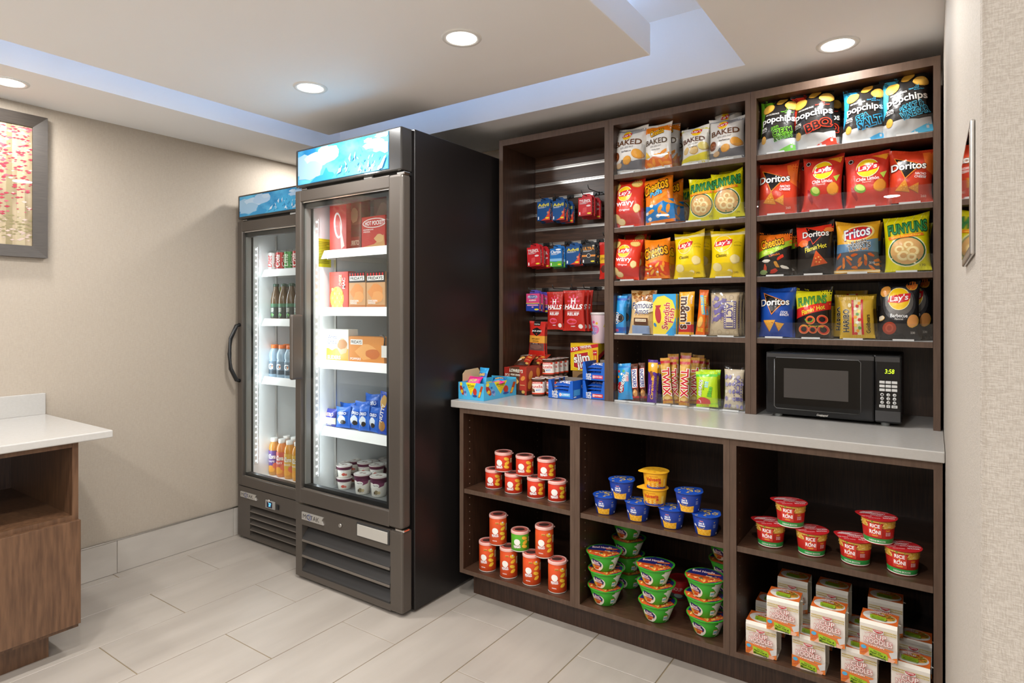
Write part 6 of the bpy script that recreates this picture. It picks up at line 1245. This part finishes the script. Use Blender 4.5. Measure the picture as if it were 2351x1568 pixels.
for z in GS: wire_shelf(GP, -3.232, -2.64, 2.135, 2.68, z)
standards(GP, (-3.228,), 2.22, .36, 1.74)
ylab = Art(1.5, 'C9C21E').part('print')
for i in range(14): ylab.rect(.12, 1.3-.085*i, .88-.2*(i % 3 == 2), 1.335-.085*i, '7A7410')
for nm, x, y, z, par, Lc in (('warning_sticker', -2.5078, 1.99, 1.515, fz, FL), ('warning_sticker', -3.2458, 2.30, 1.30, f1, GL)):
    s_ = obj(nm, B(x, y-.045, z, x+.0008, y+.045, z+.14), [card('C9C21E')], parent=par, loc=Lc)
    for q, me in ylab.lay(lambda u, v, o: np.stack([x+.0008+o, y-.045+u*.09, z+v*.14], 1), card).items(): obj(q, me, parent=s_)
# ---------------------------------------------------------------- freezer goods
def box_at(art, L, R, top, z, Y, D, label, name='frozen_box', cat='frozen food', bg='FFFFFF', group='frozen food in the freezer'):
    mid = (top+onY_row((L+R)/2, z, Y))/2; x0, x1 = onY(L, mid, Y)[0], onY(R, mid, Y)[0]; zt = onY((L+R)/2, top, Y)[2]
    return carton(name, label, cat, x1-x0, zt-z, D, card(bg), ((x0+x1)/2, Y+D/2, z), 0, group, front=art)
ZS = [z+.0043 for z in FS]; YF = 2.01
box_at(Art(1.9, 'C23A32').part('print').ell(.5, 1.0, .24, .5, 'E8DCD8', rot=8).ell(.52, 1.0, .16, .42, 'C23A32', rot=8).poly([(.7, .1), (.9, .2), (.6, 1.2)], 'E9C9C0'), 757, 795, 463, ZS[0], YF, .05, 'red frozen snack box at the left of the freezer top shelf', bg='C23A32')
box_at(Art(2.2, '6A3424').part('print').rect(0, 1.1, 1, 2.2, '7E4A34').blob(.5, 1.5, .3, .3, 'B08A6A', 3).rect(.1, .1, .9, .6, '8E3A2A').text('BURRITO', .5, .35, .7, .2, 'E8D8C0'), 797, 829, 455, ZS[0], YF+.03, .06, 'dark brown frozen food box on the freezer top shelf', bg='6A3424')
hpk = Art(1.3, 'C9342E').part('print').poly([(0, .1), (.55, .2), (.95, .55), (1, .1), (1, 0), (0, 0)], 'D8A066').blob(.75, .42, .2, .16, 'E2B47A', 3).part('lettering').ell(.55, 1.03, .50, .19, 'F2EEE8').ell(.55, 1.03, .46, .155, 'C9342E').text('HOT POCKETS', .58, 1.03, .84, .16, 'FFFFFF', 0, bold=.05).text('PEPPERONI', .3, .78, .42, .05, 'FFFFFF').text('PIZZA', .24, .7, .28, .05, 'FFFFFF')
box_at(hpk, 830, 884, 496, ZS[0], YF+.01, .05, 'red frozen sandwich box at the front right of the freezer top shelf', bg='C9342E')
box_at(Art(1.9, '9A938C').part('print').blob(.5, 1.2, .4, .5, 'B8AAA0', 3).rect(0, 0, 1, .5, '6A6A7A'), 858, 900, 452, ZS[0], YF+.09, .05, 'grey frozen food box at the back right of the freezer top shelf', bg='9A938C')
pasta = Art(1.75, 'D0402E').part('print').ell(.42, .5, .36, .55, 'E9C23A')
for i in range(22): pasta.blob(.2+.12*(i % 5), .12+.2*(i//5), .06, .07, ('F2D862', 'DDA82A')[i % 2], i, 8, .2)
pasta.part('lettering').text('MAC', .8, 1.2, .5, .14, 'FFFFFF', 90).text('CHEESE', .62, 1.35, .5, .14, 'FFE9B0', 90)
box_at(pasta, 756, 799, 624, ZS[1], YF, .05, 'red frozen pasta box with yellow noodles on the second freezer shelf', bg='D0402E')
fr_ = Art(1.95, 'C8986A').part('print').rect(0, 1.4, 1, 1.95, '2A2624').blob(.5, .9, .4, .42, 'D88A4A', 3).blob(.6, .6, .3, .3, 'E09A5A', 5).rect(0, 0, 1, .2, 'B8703A').part('lettering')
for i in range(6): fr_.rect(.04+.16*i, 1.72, .12+.16*i, 1.9, 'D02A2A'); 
fr_.rect(.06, 1.5, .94, 1.75, 'F2EEE8').text('FRIDAYS', .5, 1.62, .76, .16, '2A2422', 0, bold=.05).text('CHICKEN', .35, .42, .5, .1, 'FFFFFF').text('WINGS', .3, .3, .4, .1, 'FFFFFF')
box_at(fr_, 801, 839, 625, ZS[1], YF, .045, 'frozen chicken box with red striped logo, left of two on the second freezer shelf', bg='C8986A'); box_at(fr_, 841, 884, 624, ZS[1], YF, .045, 'frozen chicken box with red striped logo, right of two on the second freezer shelf', bg='C8986A')
wc = Art(1.25, 'E6E2D8').part('print').rect(0, 0, 1, .5, 'E8A83A').blob(.72, .6, .25, .3, 'D9B48A', 3).blob(.72, .66, .22, .18, 'B87A3A', 5).rect(.02, .3, .4, .5, 'F0D23A').part('lettering').poly([(.02, .55), (.02, 1.1), (.25, 1.24), (.5, 1.1), (.5, .55), (.26, .42)], 'F6F4EE').text('White', .26, .95, .42, .16, '2A3E8A').text('Castle', .26, .76, .42, .16, '2A3E8A').text('SLIDERS', .35, .15, .6, .14, 'FFFFFF', 0, bold=.05)
box_at(wc, 750, 800, 756, ZS[2], YF, .06, 'white and yellow frozen slider box on the third freezer shelf', bg='E6E2D8')
f2_ = Art(.70, 'D98A3A').part('print').blob(.5, .3, .3, .2, 'E8A45A', 3).blob(.7, .25, .2, .14, 'C86A2A', 4).rect(.05, .48, .4, .62, 'F2EEE8').text('FRIDAYS', .22, .55, .3, .08, '2A2422', 0, bold=.04).text('POPPERS', .2, .1, .3, .06, 'FFFFFF')
box_at(f2_, 801, 882, 773, ZS[2], YF, .06, 'orange frozen appetizer box on the third freezer shelf', bg='D98A3A')
ps = tag(obj('probe_tag', B(-2.104, 1.996, 1.08, -2.07, 1.998, 1.135), [card('E6E2DC')]), 'white bar code tag hanging from a black cable in the freezer', 'tag')
obj('cable', MB().tube([(-2.087, 1.998, 1.135), (-2.087, 2.0, 1.17), (-2.10, 2.0, 1.183), (-2.12, 2.005, 1.18)], .004, 8), [DARK], parent=ps)
bw = Art(1.5, '2C6AD0').part('print').blob(.5, .6, .3, .3, 'DDE6F2', 3).rect(.1, .9, .9, 1.2, '1E4CA8').text('OREO', .5, 1.05, .6, .18, 'FFFFFF', 0, bold=.05).blob(.6, .4, .2, .15, '3A3430', 5)
nt_ = Art(2.6, '2A4FB4').part('print').blob(.5, 2.0, .35, .4, 'C8A060', 3).blob(.5, .5, .4, .35, 'B08048', 4).text('NUTTY', .5, 1.3, 1.1, .3, 'F2EEE8', 80, bold=.05)
bfg = Art(1.1, '3A3E8E').part('print').rect(0, 0, 1, .55, 'DCD8B8').text('RETRO', .5, .75, .7, .2, 'F0C8A0', 0, bold=.05).blob(.5, .3, .3, .15, 'E8E4D0', 2)
def fbag(a, L, R, top, z, Y, label, D=.03, **k): return pbag(a, L, R, top, z+.001, Y-UP_Y, label, 'ice cream treats in the freezer', D=D, name='ice_cream_treat', cat='ice cream', nu=8, nv=10, **k)
fbag(bfg, 746, 770, 940, ZS[3], YF, 'blue and cream wrapped ice cream at the left of the fourth freezer shelf')
for i, (l, r_, t, dy, nm) in enumerate(((772, 803, 937, 0, 'first from left in front'), (800, 828, 934, .01, 'second from left in front'), (824, 848, 936, 0, 'third from left in front'), (844, 868, 938, .01, 'fourth from left in front'), (780, 812, 928, .07, 'left one of the second row'), (812, 845, 924, .07, 'right one of the second row'), (838, 872, 908, .14, 'highest one at the back'))): fbag(bw, l, r_, t, ZS[3], YF+dy, f'blue wrapped ice cream sandwich, {nm} on the fourth freezer shelf', roll=(3, -4, 5, -2, 3, 0, 4)[i])
fbag(nt_, 868, 888, 902, ZS[3], YF-.0, 'blue wrapped ice cream cone with nuts at the right of the fourth freezer shelf', D=.03)
# ice cream tubs
tubA = Art(.26, 'EFE9DD'); tubA.part('print').rect(.0, .19, 1, .26, '5E2A44').poly([(.36, .19), (.62, .19), (.6, .15), (.5, .13), (.4, .16)], '7A3A58').blob(.44, .06, .05, .03, '8A7A5A', 3).blob(.5, .055, .035, .025, 'C9B48A', 4).blob(.40, .05, .02, .02, '5A4A38', 5).part('lettering').ell(.43, .155, .075, .03, 'F6F2EA').text('Haagen-Dazs', .43, .155, .12, .022, '3A2430', 0, bold=.03).text('chocolate chip cookie', .45, .022, .09, .012, '5A4A50')
tubB = Art(.24, 'EFE9DD'); tubB.part('print').rect(0, .17, 1, .24, '6A3A50').blob(.46, .07, .05, .035, 'C8584A', 3).blob(.52, .06, .03, .03, 'D87A6A', 4).part('lettering').ell(.43, .14, .07, .028, 'F6F2EA').text('Haagen-Dazs', .43, .14, .11, .02, '3A2430', 0, bold=.03)
lidA = Art(1, 'D9D2CC').ell(.5, .5, .40, .40, 'EDE8E0', 24).blob(.4, .55, .12, .1, '8A7A70', 3).blob(.6, .42, .1, .12, 'A88A80', 5).text('HD', .5, .7, .2, .1, '5A3A48')
pint = cup('ice_cream_tub', tubA, .034, .042, .096, lidA, .0425, card('EFE9DD'), 0, nub=0); mini = cup('ice_cream_tub', tubB, .031, .037, .057, lidA, .0375, card('EFE9DD'), 0, nub=0)
for o_, rt, h in ((pint, .042, .096), (mini, .037, .057)): obj('lid_band', MB().lathe([(rt+.0003, h-.012), (rt+.0012, h-.012), (rt+.0012, h+.0010), (rt-.002, h+.0010)], 36, cap=False), [card('6A3048')], parent=o_)
ZF = .4004
def tub_at(pr, px, py, z, label): p = seat(px, py, z, .034); put(pr, p, face(p), label, 'ice cream tubs', 'ice cream tub'); return p
tub_at(pint, 833, 1136, ZF, 'large cream and plum ice cream tub, front left on the freezer floor'); tub_at(pint, 870, 1142, ZF, 'large cream and plum ice cream tub, front right on the freezer floor')
pa = tub_at(mini, 791, 1125, ZF, 'small ice cream tub at the front left of the freezer floor'); q_ = pa.copy(); q_.z += .0600; put(mini, q_, face(q_)+.1, 'small ice cream tub stacked on the front left one', 'ice cream tubs', 'ice cream tub')
pb = pa+Vector((-.065, .045, 0)); put(mini, pb, face(pb), 'small ice cream tub at the far left of the freezer floor', 'ice cream tubs', 'ice cream tub'); q_ = pb.copy(); q_.z += .0600; put(mini, q_, face(q_), 'small ice cream tub stacked on the far left one', 'ice cream tubs', 'ice cream tub')
nmz = ('left', 'second from left', 'third from left', 'right')
for rw, (dy, who) in enumerate(((.10, 'second row'), (.19, 'third row'), (.28, 'fourth row'))):
    for k in range(4 if rw else 3):
        p = Vector((pa.x-.05+.088*k+.03*rw, pa.y+dy, ZF)); put(pint if rw else mini, p, face(p), f'ice cream tub in the {who} of the freezer floor, {nmz[k]}', 'ice cream tubs', 'ice cream tub')
        if rw == 0: q_ = p.copy(); q_.z += .060; put(mini, q_, face(q_), f'ice cream tub stacked on the second row of the freezer floor, {nmz[k]}', 'ice cream tubs', 'ice cream tub')
# ---------------------------------------------------------------- cooler drinks
def can(bg, word, wc_):
    A = Art(.58, bg); A.part('print').rect(0, .0, 1, .02, 'BFC3C6').part('lettering').text(word, .43, .29, .42, .16, wc_, 90, shear=.2, bold=.04).text(word, .62, .29, .42, .1, wc_, 90, shear=.2)
    o = wrapped('drink_can', [(.022, 0), (.026, .003), (.033, .010), (.033, .108), (.027, .118), (.026, .1205)], STEEL, A, .0331, .0331, .011, .107, card); 
    w_ = Art(.5, bg).part('wrap_label').rect(0, 0, 1, .5, bg)
    for pn, me in w_.lay(conesurf(.0331, .0331, .010, .108, 360), lambda c: mat('can_paint', c, .25, .3), 36, 1, .00001, .0001).items(): obj(pn, me, parent=o)
    obj('can_top', MB().lathe([(.0, .1185), (.024, .1185), (.0262, .1212), (.027, .119)], 30, cap=False), [STEEL], parent=o); return o
c1 = can('C8C2BE', 'Diet', 'B82A2A'); c2 = can('B82A2A', 'Cola', 'F2EEE8'); c3 = can('3E8A3A', 'Lime', 'E8ECD8')
GZ = [z+.0043 for z in GS]; GYF = 2.165
def gx(px, Y): return onY(px, 700, Y)[0]
for i, (pr, px, nm) in enumerate(((c1, 630, 'silver and red drink can at the left of the cooler top shelf'), (c2, 648, 'red drink can second from left on the cooler top shelf'), (c3, 667, 'green drink can on the cooler top shelf'), (c2, 688, 'red drink can to the right of the green one on the cooler top shelf'))):
    Y = GYF+.035; put(pr, Vector((gx(629, Y)+.078*i, Y, GZ[0])), .5, nm, 'drink cans in the cooler', 'can')
for i in range(4):
    Y = GYF+.115; put((c1, c2, c3, c2)[i], Vector((gx(629, GYF+.035)+.078*i, Y, GZ[0])), .5, f'{("silver and red", "red", "green", "red")[i]} drink can in the second row of the cooler top shelf, {nmz[i]}', 'drink cans in the cooler', 'can')
def bottle(name, prof, body, capc, label_art, lr, lz0, lz1, capr, cz0, cz1):
    o = obj(name, MB().lathe(prof, 28), [body])
    w_ = Art(.4, label_art.bg).part('wrap_label').rect(0, 0, 1, .4, label_art.bg)
    for a, s0 in ((w_, .0002), (label_art, .0003)):
        for pn, me in a.lay(conesurf(lr, lr, lz0, lz1, 360), card, 28, 1, .00003, s0).items(): obj(pn, me, parent=o)
    obj('cap', MB().lathe([(capr, cz0), (capr+.0008, cz0+.001), (capr+.0008, cz1-.001), (capr-.001, cz1)], 24), [plas(capc)], parent=o); return o
teaA = Art(.42, '26302A').part('print').rect(0, .32, 1, .42, '3A6A4A').poly([(.40, .02), (.43, .14), (.36, .10)], '5AA04A').poly([(.46, .02), (.43, .14), (.50, .10)], '6AB05A').part('lettering').rect(.36, .15, .50, .30, '4A5A50').text('PURE', .43, .265, .11, .05, 'E8E4D4').text('LEAF', .43, .205, .11, .05, 'E8E4D4')
tea = bottle('tea_bottle', [(.026, 0), (.030, .006), (.030, .115), (.024, .15), (.015, .178), (.0135, .195), (.0135, .20)], mat('tea_bottle_glass', (.10, .055, .02), .12, coat=.3), '2E4A3A', teaA, .0302, .012, .095, .0155, .196, .212)
gaA = Art(.5, '6A7E8E').part('print').rect(0, .0, 1, .16, '3A4A56').part('lettering').text('G', .43, .30, .16, .2, 'F4F4F2', 0, bold=.06).poly([(.50, .38), (.46, .28), (.49, .28), (.46, .18), (.53, .31), (.495, .31)], 'E8762A')
gat = bottle('sports_drink_bottle', [(.028, 0), (.033, .008), (.033, .095), (.029, .105), (.033, .115), (.032, .14), (.022, .165), (.019, .17), (.019, .178)], mat('blue_drink', (.30, .42, .52), .15, coat=.3), 'E0702A', gaA, .0332, .02, .095, .021, .170, .192)
def juice(bg, b2, nm):
    A = Art(.62, bg).part('print').rect(0, 0, 1, .2, b2).blob(.45, .12, .14, .09, 'E8A03A', 3).blob(.62, .2, .1, .1, 'D86A4A', 4).part('lettering').text('AriZona', .44, .46, .32, .12, 'F6F2EA', 0, .03, '3A2A4A', 0, .05).text(nm, .44, .32, .26, .05, 'F6F2EA')
    return bottle('juice_bottle', [(.026, 0), (.031, .006), (.031, .13), (.029, .145), (.031, .155), (.028, .175), (.018, .195), (.0175, .205)], mat('juice_'+nm, lin(b2), .15, coat=.3), 'EFEDE8', A, .0312, .015, .145, .0195, .195, .218)
ja, jb, jc = juice('6A4A8E', 'C88A3A', 'GRAPE'), juice('C8584A', 'D8823A', 'FRUIT'), juice('D8A83A', 'D8922A', 'MANGO')
for pr, nm, zz, px0, grp, cat in (((tea,), 'dark tea bottle with green leaf label', GZ[1], 634, 'tea bottles in the cooler', 'bottle'), ((gat,), 'blue sports drink bottle with orange cap', GZ[2], 631, 'sports drinks in the cooler', 'bottle'), ((ja, jb, jc, jc), 'juice bottle with white cap', .3294, 630, 'juice bottles in the cooler', 'bottle')):
    for rw in range(2):
        for k in range(4):
            Y = GYF+.035+.075*rw; col_ = ('purple ', 'red ', 'yellow ', 'yellow ')[k] if len(pr) > 1 else ''
            put(pr[k % len(pr)] if len(pr) > 1 else pr[0], Vector((gx(px0, GYF+.035)+.074*k+.012*rw, Y, zz)), .55, f'{col_}{nm}, {nmz[k]} in the {("front", "second")[rw]} row', grp, cat)
# ================================================================ microwave
def microwave():
    x0, x1, xs, y0, y1, z0, z1 = -.534, -.0905, -.1713, 2.508, 2.80, CN_Z+.0125, 1.1385
    r = empty('microwave', ((x0+x1)/2, (y0+y1)/2, CN_Z)); tag(r, 'black countertop microwave on the counter in the right bay', 'microwave'); L = (-(x0+x1)/2, -(y0+y1)/2, -CN_Z)
    GL = mat('gloss_black', (.007, .0075, .0085), .12, spec=.4); TR = mat('dark_trim', (.06, .06, .062), .28, .4); P = lambda mb, n, m, par=None: obj(n, mb, [m], parent=par or r, loc=None if par else L)
    P(BB(x0+.004, y0+.022, z0, x1-.004, y1, z1, .006), 'casing', mat('satin_black', (.012, .012, .012), .35))
    d = P(BB(x0, y0, z0, xs-.001, y0+.022, z1, .006), 'door', GL); c = P(BB(xs+.001, y0, z0, x1, y0+.022, z1, .006), 'control_panel', GL)
    P(B(x0+.004, y0-.0006, z1-.020, xs-.002, y0+.001, z1-.006), 'door_top_band', TR, d); P(B(xs+.002, y0-.0006, z1-.022, x1-.006, y0+.001, z1-.006), 'panel_top_band', TR, c); P(B(xs+.002, y0-.0006, z0+.006, x1-.004, y0+.001, z0+.042), 'panel_bottom_band', TR, c)
    wx0, wx1, wz0, wz1 = -.503, -.214, .924, 1.118; q = .0015
    fr = MB().tube([(wx0+.008, y0, wz0), (wx1-.008, y0, wz0), (wx1, y0, wz0+.008), (wx1, y0, wz1-.008), (wx1-.008, y0, wz1), (wx0+.008, y0, wz1), (wx0, y0, wz1-.008), (wx0, y0, wz0+.008)], .0014, 6, closed=True)
    P(fr, 'window_frame', mat('window_trim', (.14, .14, .14), .3, .4), d)
    w_ = P(B(-.469, y0-.0007, .967, -.253, y0+.001, 1.078), 'mesh_window', mat('window_mesh', (.055, .050, .047), .15), d)
    P(B(wx0+.002, y0-.0004, wz0+.002, wx1-.002, y0+.001, wz1-.002), 'dark_glass', mat('door_glass', (.002, .002, .002), .05, spec=.4), d)
    for pn, me in Art(.25, '0').part('brand_lettering').text('Continental', .5, .14, .9, .16, 'D8D4CC', 0, shear=.4, bold=.02).text('ELECTRIC', .5, .03, .4, .04, 'B8B4AC').lay(flat(.042, .0105, y0, .905, -.337), card).items(): obj(pn, me, parent=d)
    dg = lambda cc: mat('green_digits', cc, .5, emit=cc, es=1.6)
    for pn, me in Art(.42, '0').part('clock_digits').text('3:58', .62, .21, .70, .38, 'B8E820', 0, shear=.12, bold=.0).lay(flat(.040, .0168, y0, 1.075, -.131), dg).items(): obj(pn, me, parent=c)
    K = mat('key_white', (.62, .62, .60), .45); dk = 'A0' 
    for rw in range(3):
        for cl_ in range(3): P(BB(-.1485+.0185*cl_-.0082, y0-.0012, 1.045-.0135*rw-.0047, -.1485+.0185*cl_+.0082, y0+.001, 1.045-.0135*rw+.0047, .0008, seg=1), 'key', K, c)
    lab = ('1', '2', '3', '4', '5', '6', '7', '8', '9')
    for i in range(9):
        cx_, cz_ = -.1485+.0185*(i % 3), 1.0015-.0135*(i//3); k = obj('number_key', MB().lathe([(.0, 0), (.0055, 0), (.0055, .0014), (.005, .0018), (0, .0018)], 18, cap=False), [K], parent=c); k.location = (cx_, y0, cz_); k.rotation_euler = (math.pi/2, 0, 0)
        for pn, me in Art(1, '0').part('digit').text(lab[i], .5, .5, .4, .55, '1A1A1A', 0, bold=.03).lay(lambda u, v, o: np.stack([(u-.5)*.010, (v-.5)*.010, .0018+o], 1), card).items(): obj(pn, me, parent=k)
    for cx_, ww, t_ in ((-.1485, .0088, 'STOP'), (-.130, .0055, '0'), (-.1115, .0088, 'START')): 
        k = P(BB(cx_-ww, y0-.0012, .961-.005, cx_+ww, y0+.001, .961+.005, .0012, seg=1), 'key', K, c)
        for pn, me in Art(.6, '0').part('key_lettering').text(t_, .5, .3, .6 if len(t_) > 1 else .3, .3, '1A1A1A').lay(flat(ww*2, .010, y0-.0012, .956, cx_), card).items(): obj(pn, me, parent=k)
    for fx_ in (x0+.04, x1-.05):
        for fy in (y0+.03, y1-.04): f_ = P(MB().lathe([(.012, 0), (.014, .003), (.014, .013)], 18), 'foot', mat('grey_foot', (.25, .27, .27), .5)); f_.location = (fx_+L[0], fy+L[1], .0003)
microwave()
